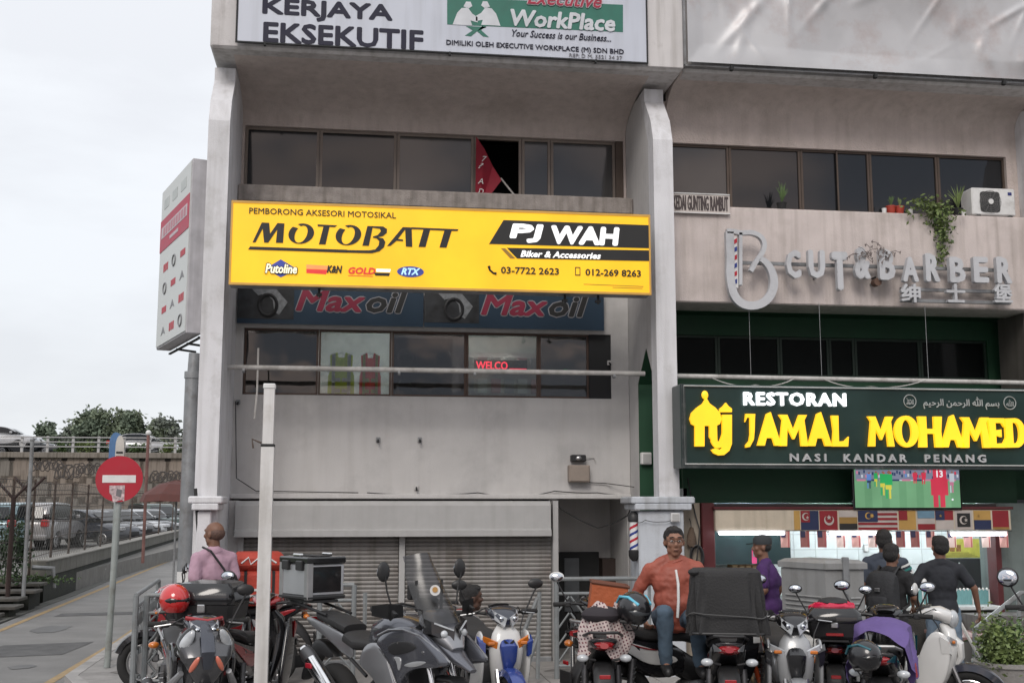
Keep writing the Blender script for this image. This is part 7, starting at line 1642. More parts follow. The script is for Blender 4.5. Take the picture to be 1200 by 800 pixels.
# B10 rear view draped with purple raincoat
b10 = underbone('black and teal moped seen from behind draped with a purple raincoat', (P_blk, P_teal, M_black), dict(blade=P_teal, rsig=M_lens), None, sc_=1.03)
place(b10, 1022, 8.3, 62, -.95)
t = thing('raincoat', 'purple raincoat draped over the seat of the moped beside the top box', 'raincoat', tuple(at_bike(b10, (-.38, 0, .66))), 62)
mb = MB(); rings = []
for i in range(15):
    f_ = i/14; x = -.42+.86*f_; r = []
    for j in range(21):
        a = math.pi*(j/20)*1.0; rr_ = .19+.02*math.sin(7*f_*3+j); hang = .20
        y = math.cos(a)*(.17+.03*math.sin(5*a+9*f_)); z = .26*math.sin(a)**.6+.03*math.sin(11*f_+2*a)-(.0 if 3 < j < 17 else .12)
        r.append((x+.02*math.sin(j), y*1.25, z+.06+.05*math.sin(3*f_)))
    rings.append(r)
part('cloth', mb.loft(rings, False, False), mat('purple_cloth', (.12, .08, .24), .8, var=.12, bump=.3, bscale=30), t, smooth=True)
part('red_patch', MB().loft([[(-.30, -.235, .00), (-.30, -.23, .10)], [(-.14, -.245, -.01), (-.14, -.235, .09)]], False, False), M_red, t)
helmet('crash_helmet', 'dark teal striped helmet hooked on the moped under the purple raincoat', tuple(D(1012, 768, 8.2)), -60, P_blk, M_blackg, P_teal, sc_=.9)
# B11 white retro moped heading right
b11 = underbone('white retro moped facing right with round mirrors in front of the man in black', (P_wht, P_wht, P_wht), dict(retro=True, wire=True, guard=P_dgr, shield=P_wht, rim=M_chrome, lens=(.07, .014, .05), mirror=M_white, low=P_wht), None, sc_=1.0)
place(b11, 1098, 9.9, -34, .45)
t = thing('yellow_bulb_cover', 'yellow rubber grip guard beside the white moped', 'cover', tuple(D(1035, 716, 9.8))); part('cover_shell', MB().ell((0, 0, 0), (.05, .035, .04), 12, 8), mat('bright_yellow', (.6, .5, .04), .4), t, smooth=True); part('collar', MB().cyl((.03, 0, 0), (.08, 0, .02), .02), M_black, t)
# B12 at the right edge
b12 = underbone('silver scooter cut by the right edge of the picture with a red tail light', (P_sil, P_sil, M_black), dict(blade=P_sil, mir=(1,), lens=(.08, .03, .075)), None, sc_=1.08)
place(b12, 1232, 8.3, 58, -.95)
P_adv = paint('slate_metallic', (.12, .125, .145), .25, .6); P_adv2 = paint('satin_silver', (.27, .275, .29), .35, .6)
# ---- B3 touring motorcycle
t = b3 = thing('motorcycle', 'large grey touring motorcycle with a tall windscreen and an aluminium top box', 'motorcycle', (0, 0, 0), 0, 'motorcycles parked along the pavement', 1.0)
wheel(t, .80, .315, .115, M_black, 5); wheel(t, -.72, .315, .145, M_black, 5)
for s in (-1, 1):
    part('fork_leg', MB().tube([(.80, s*.10, .30), (.72, s*.10, .52)], .034, 10), M_black, t, smooth=True)
    part('fork_tube', MB().tube([(.72, s*.10, .52), (.55, s*.10, .98)], .026, 10), M_chrome, t, smooth=True)
    part('air_intake', MB().slab([(.26, .88), (.50, .93), (.66, .89), (.50, .83), (.30, .80)], .006, cy=s*.205), M_black, t, smooth=True)
    part('fairing_edge', MB().tube([(.12, s*.19, .93), (.28, s*.205, .985), (.46, s*.205, 1.0), (.66, s*.20, .97), (.84, s*.185, .89), (.97, s*.17, .81)], .008, 6), P_adv2, t, smooth=True)
    part('panel_gap', MB().tube([(.16, s*.207, .84), (.30, s*.208, .74), (.40, s*.208, .60)], .004, 4), M_black, t)
    part('side_scoop', MB().slab([(.44, .74), (.60, .79), (.78, .80), (.60, .74)], .006, cy=s*.205), P_lg, t, smooth=True)
    part('fairing_bolt', MB().cyl((.40, s*.20, .90), (.40, s*.212, .90), .009, n=8).cyl((.70, s*.20, .86), (.70, s*.212, .86), .009, n=8), M_steel, t, kind='stuff')
    part('fork_reflector', MB().cbox(.735, .755, s*.115-.02, s*.115+.02, .54, .64, .005), M_amb, t)
    part('swingarm', MB().tube([(-.15, s*.11, .42), (-.72, s*.12, .315)], [.035, .028], 8), M_black, t, smooth=True)
    part('fairing_side', MB().slab([(.66, 1.00), (.42, 1.03), (.14, .94), (.08, .84), (.22, .78), (.34, .62), (.42, .50), (.44, .66), (.60, .74), (.86, .76), (1.0, .80), (.80, .92)], .03, cy=s*.175), P_adv, t, smooth=True)
    part('side_cowl', MB().slab([(.16, .88), (-.04, .86), (-.14, .70), (.05, .64), (.22, .48), (.30, .34), (.42, .36), (.38, .56), (.26, .76)], .03, cy=s*.18), P_adv2, t, smooth=True)
    part('vent_chevron', MB().slab([(.34, .80), (.46, .80), (.42, .68), (.39, .77)], .006, cy=s*.207), P_lg, t)
    part('frame_tube', MB().tube([(.50, s*.07, .92), (.10, s*.15, .62), (-.15, s*.14, .45)], .024, 8), M_black, t, smooth=True)
    part('rear_frame', MB().tube([(-.12, s*.12, .60), (-.50, s*.11, .78), (-.95, s*.08, .92)], .014, 6), M_black, t, smooth=True)
    part('foot_peg', MB().cyl((-.20, s*.14, .40), (-.20, s*.30, .40), .018), M_rub, t, smooth=True)
    part('hand_guard', MB().spine([(.50, 1.10, .012, .03), (.55, 1.13, .02, .05), (.50, 1.13, .012, .045)], cy=s*.36), M_black, t, smooth=True)
    part('hand_guard_blade', MB().loft([[(.42, s*.46, 1.11), (.42, s*.46, 1.18)], [(.54, s*.40, 1.09), (.54, s*.40, 1.20)], [(.56, s*.28, 1.10), (.56, s*.28, 1.18)], [(.55, s*.28, 1.10), (.55, s*.28, 1.18)], [(.53, s*.40, 1.09), (.53, s*.40, 1.20)], [(.41, s*.45, 1.11), (.41, s*.45, 1.18)]], False), M_black, t)
    part('tail_panel', MB().slab([(-.28, .72), (-.34, .86), (-.62, .93), (-.98, 1.0), (-1.0, .95), (-.62, .82), (-.4, .72)], .012, cy=s*.12), P_adv2, t, smooth=True)
part('tank', MB().spine([(-.12, .84, .10, .07), (.0, .93, .16, .11), (.18, .98, .19, .12), (.34, .99, .18, .10), (.48, .97, .13, .07)], n=20, e=2.4), P_adv, t, smooth=True)
part('fuel_cap', MB().cyl((.14, 0, 1.09), (.14, 0, 1.115), .045, n=18), M_steel, t, smooth=True)
part('beak', MB().spine([(.56, .98, .12, .06), (.72, .90, .11, .055), (.88, .80, .07, .035), (1.02, .74, .03, .015)], n=16), P_adv, t, smooth=True)
part('front_cowl', MB().spine([(.50, 1.10, .08, .04), (.58, 1.08, .15, .07), (.68, 1.02, .15, .075), (.78, .93, .11, .06), (.84, .87, .06, .03)], n=20), P_adv2, t, smooth=True)
for s in (-1, 1):
    h_ = part('headlight', MB().loft([[(.79, s*.01, 1.02), (.66, s*.17, 1.09), (.66, s*.175, .985), (.80, s*.03, .90)], [(.83, s*.014, 1.015), (.74, s*.162, 1.07), (.75, s*.165, .985), (.84, s*.034, .915)]]), M_blackg, t)
    part('lamp_lens', MB().ell((.80, s*.09, .985), (.022, .03, .028), 12, 8), M_lens, h_, smooth=True)
    part('lamp_eyebrow', MB().tube([(.836, s*.03, 1.01), (.756, s*.15, 1.062)], .007, 5), M_lens, h_)
gs = glass('tinted_windscreen', (.36, .36, .39), refl=.06, see=.78, rough=.22)
rings = []
for i in range(9):
    f_ = i/8; z = 1.06+.49*f_; x = .80-.34*f_-.03*math.sin(f_*3); wd = (.17-.03*f_) if f_ < .85 else .12; rings.append([(x-.12*abs(u_)**2, wd*u_*1.05, z-.03*u_*u_) for u_ in [(-1+j/6) for j in range(13)]])
part('windscreen', MB().loft(rings, False, False), gs, t, smooth=True)
part('screen_sticker', MB().cyl((.70, -.10, 1.29), (.708, -.105, 1.29), .038, n=20), M_white, t); part('sticker_core', MB().cyl((.705, -.103, 1.295), (.713, -.110, 1.295), .02, n=14), mat('sticker_gold', (.45, .25, .08), .5), t)
part('screen_bracket', MB().tube([(.52, -.1, 1.1), (.50, -.12, 1.35)], .012, 6).tube([(.52, .1, 1.1), (.50, .12, 1.35)], .012, 6), M_black, t)
part('dash', MB().cbox(.44, .50, -.10, .10, 1.12, 1.22, .015), M_black, t)
part('front_mudguard', MB().spine([(.52, .60, .06, .02), (.66, .655, .075, .025), (.84, .66, .075, .025), (1.0, .58, .06, .02)]), M_black, t, smooth=True)
part('seat', MB().spine([(.0, .84, .08, .03), (-.10, .83, .13, .045), (-.30, .82, .15, .05), (-.44, .86, .14, .055)], n=18, e=2.8), M_seat, t, smooth=True)
part('pillion_seat', MB().spine([(-.46, .92, .11, .04), (-.62, .965, .13, .045), (-.86, 1.0, .11, .04), (-.95, 1.01, .06, .02)], n=18, e=2.8), M_seat, t, smooth=True)
part('rack', MB().tube([(-.70, .12, 1.02), (-1.25, .12, 1.10), (-1.25, -.12, 1.10), (-.70, -.12, 1.02)], .012, 6).box(-1.3, -.9, -.12, .12, 1.10, 1.12), M_black, t)
e_ = part('engine', MB().ell((.08, 0, .46), (.22, .16, .18), 16, 10), M_eng, t, smooth=True)
for s in (-1, 1): part('engine_cover', MB().cyl((.0, s*.13, .40), (.0, s*.19, .40), .10, n=20), M_alu, e_, smooth=True); part('frame_slider', MB().cyl((.12, s*.18, .52), (.12, s*.27, .52), .03, n=12), M_white, e_, smooth=True)
part('radiator', MB().cbox(.40, .45, -.15, .15, .42, .78, .01), M_black, t); part('skid_plate', MB().slab([(.38, .30), (.30, .22), (-.05, .22), (-.05, .26), (.26, .28), (.36, .44)], .12), M_alu, t)
exhaust(t, [(.34, -.06, .40), (.36, -.10, .22), (.05, -.16, .20), (-.18, -.19, .26), (-.34, -.20, .36)], ((-.34, -.205, .36), (-.80, -.25, .74)), .062, mat('muffler_grey', (.12, .12, .125), .4, metal=.6), M_chrome)
part('muffler_badge', MB().cbox(-.70, -.62, -.312, -.30, .62, .66, .004), M_red, t)
part('tail_light', MB().cbox(-1.04, -.98, -.07, .07, .93, .98, .015), M_rlens, t); part('rear_mudguard', MB().slab([(-.6, .66), (-.95, .86), (-1.12, .62), (-1.2, .46), (-1.16, .44), (-1.02, .62), (-.9, .72)], .06), M_black, t, smooth=True); part('number_plate', box(-1.205, -1.198, -.1, .1, .55, .65), M_black, t)
bars(t, .42, 1.15, .38, rise=.03, back=.08); mirrors(t, .42, 1.15, y=.30, up=.27, out=.06, lens=(.055, .014, .075))
part('phone_mount', MB().cbox(.34, .38, -.09, .0, 1.2, 1.32, .01), M_black, t); part('side_stand', MB().cyl((-.05, .16, .3), (.02, .34, .0), .014), M_black, t)
for s in (-1, 1): part('brake_hose', MB().tube([(.44, s*.2, 1.17), (.62, s*.16, 1.15), (.66, s*.12, .9), (.74, s*.12, .6)], .006, 5), M_black, t, smooth=True)
top_box(t, -1.12, 1.125, w_=.36, l=.44, h=.34, kind='alu')
place(b3, 458, 9.15, -56, .0)
# things on B5
t = thing('delivery_bag', 'orange open-topped bag standing on the moped behind the chequered cloth', 'bag', tuple(D(708, 716, 9.55)), -8)
M_ob = mat('orange_nylon', (.40, .10, .035), .7, var=.1, bump=.4, bscale=25)
part('bag_body', MB().loft([[(-.13, -.12, 0), (.15, -.12, 0), (.15, .12, 0), (-.13, .12, 0)], [(-.10, -.13, .24), (.19, -.13, .20), (.19, .13, .20), (-.10, .13, .24)]]), M_ob, t)
part('bag_rim', MB().tube([(-.10, -.13, .24), (.19, -.13, .20), (.19, .13, .20), (-.10, .13, .24)], .014, 6, closed=True), mat('rim_dark', (.12, .04, .02), .7), t); part('seam', MB().tube([(-.12, -.125, .05), (.17, -.125, .04)], .004, 4), MATS['rim_dark'], t)
t = thing('chequered_cloth', 'dark red and white chequered cloth slumped over the moped seat', 'cloth', tuple(D(708, 738, 9.2)), -8)
mb = MB(); rings = []; rn = random.Random(8)
for j in range(15):
    f_ = j/14; rings.append([((.20+.03*math.sin(4*a+3*f_))*math.cos(a)*(1-.55*f_**2.2)+.02*math.sin(7*f_), (.15+.03*math.sin(5*a+2))*math.sin(a)*(1-.5*f_**2), -.17+.34*f_+.05*math.sin(3*a+1)+(.03*math.sin(6*a) if j < 3 else 0)) for a in [2*math.pi*i/40 for i in range(40)]])
m = mat('plaid', (.10, .02, .03), .85)
nt_ = m.node_tree; pb = nt_.nodes['Principled BSDF']; ck = nt_.nodes.new('ShaderNodeTexBrick'); ck.inputs['Scale'].default_value = 14; ck.offset = 0; ck.inputs['Color1'].default_value = (.16, .03, .045, 1); ck.inputs['Color2'].default_value = (.05, .02, .04, 1); ck.inputs['Mortar'].default_value = (.5, .42, .4, 1); ck.inputs['Mortar Size'].default_value = .10; ck.inputs['Brick Width'].default_value = .35; ck.inputs['Row Height'].default_value = .35
tcn = nt_.nodes.new('ShaderNodeTexCoord'); mpn = nt_.nodes.new('ShaderNodeMapping'); mpn.inputs['Rotation'].default_value = (R(80), 0, R(20)); nt_.links.new(tcn.outputs['Object'], mpn.inputs[0]); nt_.links.new(mpn.outputs[0], ck.inputs[0]); nt_.links.new(ck.outputs[0], pb.inputs['Base Color'])
part('cloth', mb.loft(rings), m, t, smooth=True); part('dark_fold', MB().ell((-.02, -.02, .12), (.16, .13, .07), 16, 8), mat('dark_cloth', (.03, .025, .03), .85), t, smooth=True)
helmet('crash_helmet', 'black helmet with pale blue stripes beside the chequered cloth', tuple(D(742, 712, 9.1)), -60, P_blk, mat('visor_grey', (.05, .055, .06), .15), mat('stripe_blue', (.12, .45, .60), .4), sc_=1.05, tilt=14)
# ================================================================ PEOPLE
def skin(n, c): return mat('skin_'+n, c, .5, var=.10, scale=14, spec=.4)
S_dark = skin('dark_brown', (.075, .038, .026)); S_mid = skin('brown', (.17, .085, .055)); S_tan = skin('tan', (.26, .135, .09))
M_hair = mat('black_hair', (.012, .011, .011), .6, bump=.6, bscale=180)
def V(*a): return Vector(a)
def capsule(mb, a, b, r0, r1, n=12):
    a, b = Vector(a), Vector(b); d = (b-a); L_ = d.length
    if L_ < 1e-5: return mb.ell(a, r0)
    d.normalize(); pts, rs = [], []
    for k in range(4): t_ = math.pi/2*k/4; pts.append(a-d*r0*math.cos(t_)); rs.append(max(.002, r0*math.sin(t_)))
    for k in range(5): f_ = k/4; pts.append(a.lerp(b, f_)); rs.append(r0+(r1-r0)*f_)
    for k in range(1, 5): t_ = math.pi/2*k/4; pts.append(b+d*r1*math.sin(t_)); rs.append(max(.002, r1*math.cos(t_)))
    return mb.tube(pts, rs, n)
def hand(mb, w, fwd, palm_n, s, curl=.6, sc_=1):
    """w wrist, fwd direction of the hand, palm_n out of the palm, s = +1 left, -1 right"""
    f, n_ = Vector(fwd).normalized(), Vector(palm_n); n_ = (n_-f*n_.dot(f)).normalized(); side = f.cross(n_)*s    # side points to the thumb
    k = sc_; w = Vector(w)
    for q_ in (-.028, -.010, .010, .028): capsule(mb, w+side*q_*.7*k, w+f*.085*k+side*q_*1.05*k, .016*k, .0135*k, 8)
    for i, (o_, ln) in enumerate(((.031, .072), (.0105, .080), (-.0105, .074), (-.030, .058))):
        a = w+f*.088*k+side*o_*k; d1 = (f*math.cos(curl)+n_*math.sin(curl)+side*o_*1.2).normalized(); b = a+d1*ln*.5*k; d2 = (f*math.cos(curl*2)+n_*math.sin(curl*2)).normalized(); c = b+d2*ln*.5*k
        capsule(mb, a, b, .0098*k, .0088*k, 8); capsule(mb, b, c, .0088*k, .0074*k, 8)
    a = w+f*.025*k+side*.028*k; b = a+(f*.55+side*.75+n_*.25).normalized()*.042*k; c = b+(f*.85+side*.25+n_*.35).normalized()*.034*k
    capsule(mb, a, b, .0135*k, .011*k, 8); capsule(mb, b, c, .011*k, .0085*k, 8)
def person(lab, loc, rz, J, sk, top, trousers, hair=M_hair, sc_=1, short=True, look=0, nod=0, jacket=False, cap=None, bald=False, face=False, shoes=M_black, girth=1, extra=None, hair_front=.0):
    """local frame: +x forward, +y left. J holds the joints"""
    t = thing('person', lab, 'person', loc, rz, scale=sc_); g = girth
    hip, chest, neck, head = J['hip'], J['chest'], J['neck'], J['head']
    mb = MB()
    spine_d = (chest-hip)
    # trunk
    def slab_ell(c, rx, ry, rz_, d):
        q_ = Vector((0, 0, 1)).rotation_difference(d.normalized()).to_matrix().to_4x4(); mb.ell(c, (rx, ry, rz_), 16, 10, rot=q_)
    def trunk(m_, e_):
        q_ = Vector((0, 0, 1)).rotation_difference(spine_d.normalized()).to_matrix().to_4x4()
        sh = J['sh_l']-J['sh_r']; ya = sh.normalized()
        m_.ell(chest-Vector((0, 0, .02)), (.116*g+e_, .158+.3*(g-1)*.5+e_, .185+e_), 18, 12, rot=q_)
        m_.ell(hip.lerp(chest, .42)+Vector((.02*g, 0, 0)), (.118*g+e_, .145*g+e_, .20+e_), 18, 12, rot=q_)
        m_.ell(hip, (.118*g+e_, .158*g+e_, .14+e_), 18, 12, rot=q_)
        capsule(m_, chest.lerp(J['sh_l'], .45), J['sh_l'], .075+e_, .056+e_); capsule(m_, chest.lerp(J['sh_r'], .45), J['sh_r'], .075+e_, .056+e_)
        capsule(m_, neck+Vector((-.015, 0, -.025)), J['sh_l'].lerp(neck, .10), .050+e_, .046+e_); capsule(m_, neck+Vector((-.015, 0, -.025)), J['sh_r'].lerp(neck, .10), .050+e_, .046+e_)
    trunk(mb, -.006)
    capsule(mb, neck-Vector((0, 0, .06)), neck.lerp(head, .55), .062, .055)
    # head: built in its own frame, then turned
    HM = Matrix.Translation(head) @ Matrix.Rotation(R(look), 4, 'Z') @ Matrix.Rotation(R(nod), 4, 'Y') @ Matrix.Scale(J.get('hs', 1.06), 4)
    old = mb.M; mb.M = HM
    mb.ell((-.008, 0, .030), (.096, .076, .088), 18, 12); mb.ell((.022, 0, -.035), (.066, .058, .070), 16, 10)
    mb.ell((.052, 0, -.085), (.028, .030, .024), 12, 8)          # chin
    mb.ell((.078, 0, .042), (.018, .052, .014), 12, 8)           # brow
    mb.tube([(.080, 0, .022), (.100, 0, -.014), (.090, 0, -.026)], [.010, .0155, .012], 8)   # nose
    for s in (-1, 1):
        mb.ell((.090, s*.013, -.022), (.010, .009, .008), 8, 6)   # nostrils
        mb.ell((.062, s*.040, -.012), (.024, .024, .024), 10, 8)  # cheeks
        mb.ell((-.006, s*.078, -.005), (.020, .011, .030), 10, 8)  # ears
        mb.ell((.020, s*.044, -.060), (.034, .020, .028), 10, 8)  # jaw
    mb.ell((.083, 0, -.050), (.011, .025, .006), 10, 6); mb.ell((.080, 0, -.062), (.011, .021, .007), 10, 6)
    mb.M = old
    # arms and legs
    for s, k in ((1, 'l'), (-1, 'r')):
        capsule(mb, J['sh_'+k], J['el_'+k], .047, .038); capsule(mb, J['el_'+k], J['wr_'+k], .039, .025)
        d = (J['wr_'+k]-J['el_'+k]); hand(mb, J['wr_'+k], J.get('hd_'+k, d), J.get('pn_'+k, V(.2, -s, 0)), s, J.get('curl', .5))
        capsule(mb, J['hp_'+k], J['kn_'+k], .078, .052); capsule(mb, J['kn_'+k], J['an_'+k], .052, .036)
        capsule(mb, J['an_'+k], J['an_'+k]+J.get('ft_'+k, V(.15, 0, -.04)), .036, .030)
    body = realize(mb, .0085, 'body', sk, t, 3)
    # clothes
    sh = MB(); trunk(sh, .012)
    for k in 'lr':
        e_ = J['el_'+k] if not short else J['sh_'+k].lerp(J['el_'+k], .72)
        capsule(sh, J['sh_'+k], e_, .066 if short else .068, .062 if short else .056)
        if not short: capsule(sh, J['el_'+k], J['el_'+k].lerp(J['wr_'+k], .92), .056, .042)
    hem = hip-spine_d.normalized()*.10; sh.ell(hem, (.125*g, .165*g, .05), 16, 8)
    part_ = realize(sh, .011, 'jacket' if jacket else 'shirt', top, t, 2, disp=(.036 if jacket else .030, .10 if jacket else .12))
    tr = MB()
    tr.ell(hip-spine_d.normalized()*.03, (.122*g, .155*g, .13), 16, 10)
    for k in 'lr': capsule(tr, J['hp_'+k], J['kn_'+k], .092, .070); capsule(tr, J['kn_'+k], J['an_'+k]+Vector((0, 0, .03)), .070, .058)
    realize(tr, .012, 'trousers', trousers, t, 2, disp=(.03, .10))
    for k in 'lr':
        s_ = MB(); f_ = J.get('ft_'+k, V(.15, 0, -.04)); capsule(s_, J['an_'+k]+Vector((0, 0, -.02)), J['an_'+k]+f_, .046, .040); realize(s_, .01, 'shoe', shoes, t, 1)
    # collar
    ring = [neck+Vector((.062*math.cos(a)-.005, .066*math.sin(a), -.045+.012*math.sin(a*2)-.012*math.cos(a))) for a in [2*math.pi*i/20 for i in range(20)]]
    part('collar', MB().tube(ring, .016 if not jacket else .022, 8, closed=True), top, part_, smooth=True)
    if not short:
        for k in 'lr': a = J['el_'+k].lerp(J['wr_'+k], .86); b = J['el_'+k].lerp(J['wr_'+k], .95); part('cuff', MB().tube([a, b], .044, 12), top, part_, smooth=True)
    # hair / cap
    if not bald and not cap:
        h = MB(); h.M = HM
        h.ell((-.020, 0, .047), (.096, .084, .083), 18, 12); h.ell((-.045, 0, .0), (.070, .080, .075), 16, 10); h.ell((.030+hair_front, 0, .092), (.055, .062, .034), 14, 8)
        realize(h, .008, 'hair', hair, t, 2, disp=(.012, .02))
    if bald:
        h = MB(); h.M = HM; h.ell((-.028, 0, .012), (.083, .0785, .070), 16, 10); part('stubble', h, mat('shaved_stubble', (.10, .055, .042), .7, var=.3, scale=60), t, smooth=True)
    if cap:
        h = MB(); h.M = HM; h.loft([[(rr*.100*math.cos(a)-.008, rr*.084*math.sin(a), z) for a in [2*math.pi*j/20 for j in range(20)]] for rr, z in ((1.02, .035), (1.03, .06), (.98, .095), (.80, .122), (.4, .136), (.05, .139))]); part('cap', h, cap, t, smooth=True)
        h = MB(); h.M = HM; h.loft([[(.075, -.066, .042), (.075, -.066, .048)], [(.13, -.050, .036), (.13, -.050, .042)], [(.165, 0, .034), (.165, 0, .040)], [(.13, .050, .036), (.13, .050, .042)], [(.075, .066, .042), (.075, .066, .048)]], True); part('cap_peak', h, cap, t)
        h = MB(); h.M = HM; h.ell((-.035, 0, .005), (.070, .0785, .055), 14, 8); part('hair', h, hair, t, smooth=True)
    if face:
        for s in (-1, 1):
            h = MB(); h.M = HM; h.ell((.0775, s*.030, .016), (.010, .0135, .0075), 12, 8); e1 = part('eye', h, mat('eye_white', (.5, .48, .46), .3), t, smooth=True)
            h = MB(); h.M = HM; h.ell((.085, s*.030, .016), (.004, .0065, .0065), 10, 6); part('pupil', h, M_dark, e1)
            h = MB(); h.M = HM; h.tube([(.090, s*.012, .045), (.093, s*.030, .050), (.080, s*.050, .044)], .0045, 5); part('eyebrow', h, M_hair, t)
        h = MB(); h.M = HM; h.ell((.091, 0, -.0555), (.006, .022, .0035), 10, 6); part('mouth', h, mat('lip_dark', (.10, .035, .03), .5), t, smooth=True)
    if extra: extra(t, HM)
    return t
def stand(lean=0, arm_l=None, arm_r=None, h=1.70, step=.05):
    J = dict(hip=V(0, 0, .93), chest=V(lean*.3, 0, 1.24), neck=V(lean*.5, 0, 1.44), head=V(lean*.6+.015, 0, 1.575),
             sh_l=V(lean*.4, .18, 1.345), sh_r=V(lean*.4, -.18, 1.345), hp_l=V(0, .095, .88), hp_r=V(0, -.095, .88),
             kn_l=V(.02+step, .11, .49), kn_r=V(.02-step, -.11, .49), an_l=V(step*1.3, .12, .09), an_r=V(-step*1.3-.02, -.12, .09))
    al = arm_l or (V(-.03, .245, 1.11), V(.07, .25, .87)); ar = arm_r or (V(-.03, -.245, 1.11), V(.07, -.25, .87))
    J.update(el_l=al[0], wr_l=al[1], el_r=ar[0], wr_r=ar[1]); return J
def pp3(px, d, z=0): p = D(px, 592, d); return (p.x, p.y, z)
C_pink = mat('pink_shirt_cloth', (.42, .27, .34), .85, var=.06, bump=.2, bscale=120)
C_org = mat('orange_jacket_nylon', (.30, .075, .048), .6, var=.12, scale=8, bump=.5, bscale=9)
C_jean = mat('blue_denim', (.065, .10, .14), .85, var=.2, scale=9, bump=.2, bscale=200); C_jean2 = mat('faded_denim', (.13, .18, .24), .85, var=.35, scale=7, bump=.2, bscale=200)
C_purp = mat('purple_polo_cloth', (.055, .018, .10), .85, var=.1); C_blk = mat('black_tee_cloth', (.014, .014, .016), .85, var=.15); C_dk = mat('dark_trousers', (.018, .018, .02), .85)
C_str = mat('striped_shirt_cloth', (.04, .05, .07), .85)
# pink shirt, back to the camera, bald
def sling(t, HM):
    part('bag_strap', MB().tube([V(.02, .12, 1.455), V(-.09, .09, 1.42), V(-.155, -.02, 1.25), V(-.16, -.12, 1.10), V(-.10, -.19, 1.0)], .011, 6), M_black, t, smooth=True)
    part('sling_bag', MB().loft([[(-.13, -.10, .95), (-.17, -.14, .95), (-.15, -.18, .95), (-.12, -.14, .95)], [(-.12, -.05, 1.05), (-.21, -.12, 1.05), (-.17, -.21, 1.05), (-.11, -.15, 1.05)], [(-.12, -.10, 1.18), (-.17, -.14, 1.18), (-.15, -.17, 1.18), (-.12, -.14, 1.18)]]), M_black, t, smooth=True)
J = stand(arm_l=(V(-.05, .235, 1.10), V(.14, .24, .97)), arm_r=(V(-.05, -.225, 1.09), V(.06, -.22, .86)))
person('man in a pale pink shirt with black sling bag, his shaved head turned away', pp3(253, 11.9), 126, J, S_mid, C_pink, C_dk, bald=True, look=22, extra=sling, girth=.98, sc_=1.02)
# orange jacket, sitting sideways on the black moped
def zipper(t, HM):
    part('zip', MB().tube([V(.14, .0, 1.19), V(.178, .012, 1.08), V(.192, .01, .94), V(.185, .0, .80)], .012, 6), M_white, t, smooth=True)
    h = MB(); h.M = HM
    for s in (-1, 1): h.tube([(.098+.0*math.cos(a), s*.031+.021*math.cos(a), .016+.015*math.sin(a)) for a in [2*math.pi*i/12 for i in range(12)]], .0017, 5, closed=True); h.tube([(.097, s*.052, .018), (.03, s*.080, .02), (0, s*.082, .01)], .0022, 5)
    h.tube([(.099, -.010, .018), (.099, .010, .018)], .0022, 5); part('spectacles', h, M_black, t)
J = dict(hip=V(-.02, 0, .80), chest=V(.02, 0, 1.10), neck=V(.03, 0, 1.31), head=V(.06, 0, 1.42), sh_l=V(.02, .19, 1.19), sh_r=V(.02, -.19, 1.19),
         el_l=V(.04, .30, .98), wr_l=V(.20, .27, .86), el_r=V(-.06, -.31, .99), wr_r=V(.05, -.27, .80), hp_l=V(.02, .11, .78), hp_r=V(.04, -.12, .79),
         kn_l=V(.42, .12, .80), kn_r=V(.44, -.14, .86), an_l=V(.34, .16, .42), an_r=V(.38, -.13, .44), curl=.9, pn_r=V(0, 1, -.3))
person('man in an orange red zipped jacket and jeans with glasses sitting on a parked moped', pp3(788, 9.8, .22), -98, J, S_tan, C_org, C_jean, short=False, jacket=True, face=True, look=2, nod=4, extra=zipper, girth=1.16, sc_=.97, hair_front=-.01)
# purple polo, cap, facing left
def tag_(t, HM): pass
J = stand(lean=.1, arm_l=(V(.0, .25, 1.12), V(.16, .20, .97)), arm_r=(V(-.08, -.25, 1.12), V(.06, -.24, .92)))
person('man in a purple polo shirt and dark cap looking left in front of the cartons', pp3(899, 12.2, 0), 148, J, S_mid, C_purp, C_dk, cap=mat('cap_grey', (.028, .032, .036), .8), look=22, sc_=.93, girth=1.1)
# tall man behind in a striped shirt
J = stand(arm_r=(V(.02, -.27, 1.13), V(.14, -.27, .90)))
t = person('tall man with a teal and white striped sleeve standing behind the backpack man', pp3(1034, 12.5, 0), 62, J, S_mid, C_str, C_dk, sc_=.965, look=0)
for k, (m_, f_) in enumerate(((M_white, .10), (mat('stripe_teal', (.03, .20, .18), .8), .30), (M_white, .50), (MATS['stripe_teal'], .68))):
    a = J['sh_r'].lerp(J['el_r'], f_); b = J['sh_r'].lerp(J['el_r'], f_+.09); part('sleeve_stripe', MB().tube([a, b], [.074, .073], 16), m_, t, smooth=True)
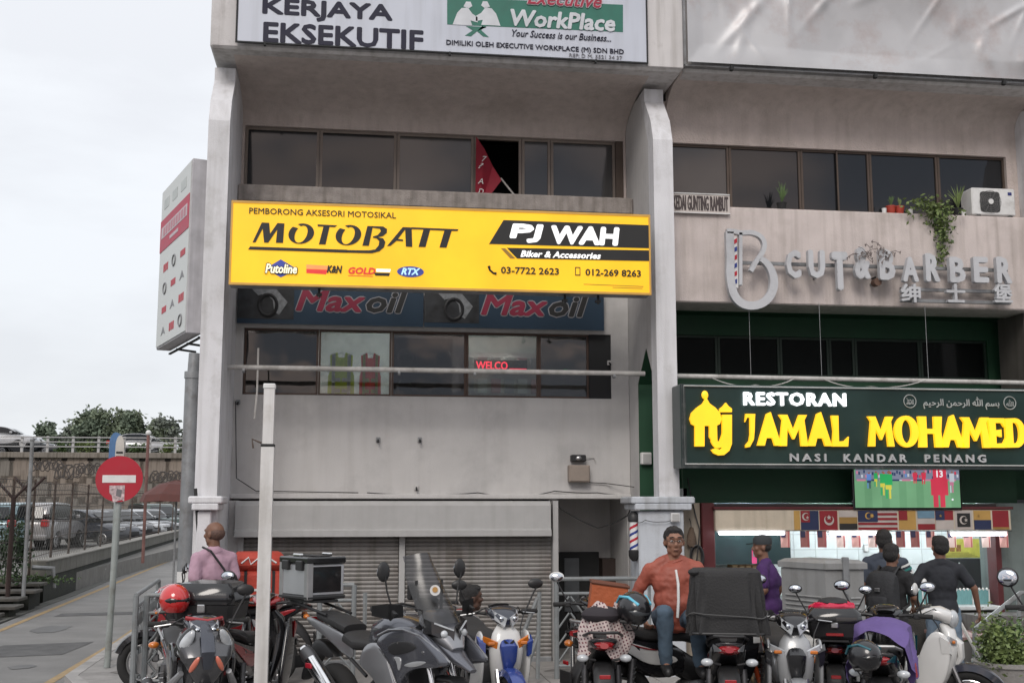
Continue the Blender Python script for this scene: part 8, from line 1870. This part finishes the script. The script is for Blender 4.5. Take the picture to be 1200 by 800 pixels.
# backpack man
def pack(t, HM):
    part('backpack', MB().slab([(-.10, .92), (-.12, 1.36), (-.18, 1.43), (-.27, 1.38), (-.32, 1.15), (-.30, .94), (-.2, .90)], .16), mat('backpack_cloth', (.022, .023, .026), .8, bump=.5, bscale=20), t, smooth=True)
    part('backpack_pocket', MB().slab([(-.29, .96), (-.31, 1.16), (-.35, 1.14), (-.36, 1.0)], .11), MATS['backpack_cloth'], t, smooth=True)
    for s in (-1, 1): part('shoulder_strap', MB().tube([V(-.13, s*.10, 1.38), V(-.04, s*.11, 1.455), V(.08, s*.12, 1.40), V(.13, s*.13, 1.24), V(.02, s*.19, 1.05), V(-.12, s*.14, .98)], .016, 6), M_black, t, smooth=True)
    part('pack_buckle', MB().cbox(-.34, -.325, -.03, .03, 1.2, 1.24, .004), M_steel, t)
J = stand(lean=.05, arm_r=(V(.03, -.25, 1.13), V(.22, -.19, 1.04)))
person('man in a black tee shirt carrying a dark backpack beside the grey cabinet', pp3(1040, 11.6, 0), 38, J, S_mid, C_blk, C_dk, sc_=.895, extra=pack, look=8, nod=8)
# black polo, jeans
J = stand(arm_l=(V(-.07, .34, 1.12), V(.06, .25, .96)), arm_r=(V(-.03, -.33, 1.14), V(.04, -.38, .90)), step=.03); J['curl'] = .7
person('man in black polo shirt and faded jeans with a hand on his hip', pp3(1099, 12.0, 0), 74, J, S_mid, mat('black_polo_cloth', (.018, .02, .026), .85), C_jean2, sc_=.935, look=12, girth=1.0)
# person sitting low behind the touring motorcycle
J = dict(hip=V(0, 0, .42), chest=V(.05, 0, .72), neck=V(.09, 0, .90), head=V(.13, 0, 1.02), sh_l=V(.07, .18, .85), sh_r=V(.07, -.18, .85), el_l=V(.20, .22, .62), wr_l=V(.40, .14, .58), el_r=V(.20, -.22, .62), wr_r=V(.40, -.14, .58),
         hp_l=V(.02, .1, .40), hp_r=V(.02, -.1, .40), kn_l=V(.40, .12, .48), kn_r=V(.40, -.12, .48), an_l=V(.36, .12, .09), an_r=V(.36, -.12, .09))
person('person in a red shirt sitting low behind the windscreen of the touring motorcycle', pp3(538, 11.2, .0), 10, J, S_dark, mat('red_shirt_cloth', (.20, .03, .025), .85), C_dk, sc_=1.0, look=0)
t = thing('stool', 'low plastic stool under the person behind the touring motorcycle', 'stool', pp3(538, 11.2)); part('seat', MB().cbox(-.15, .15, -.15, .15, .27, .30, .02), M_red, t)
for a_ in (-1, 1):
    for b_ in (-1, 1): part('leg', MB().cyl((a_*.12, b_*.12, .27), (a_*.15, b_*.15, 0), .02), M_red, t)
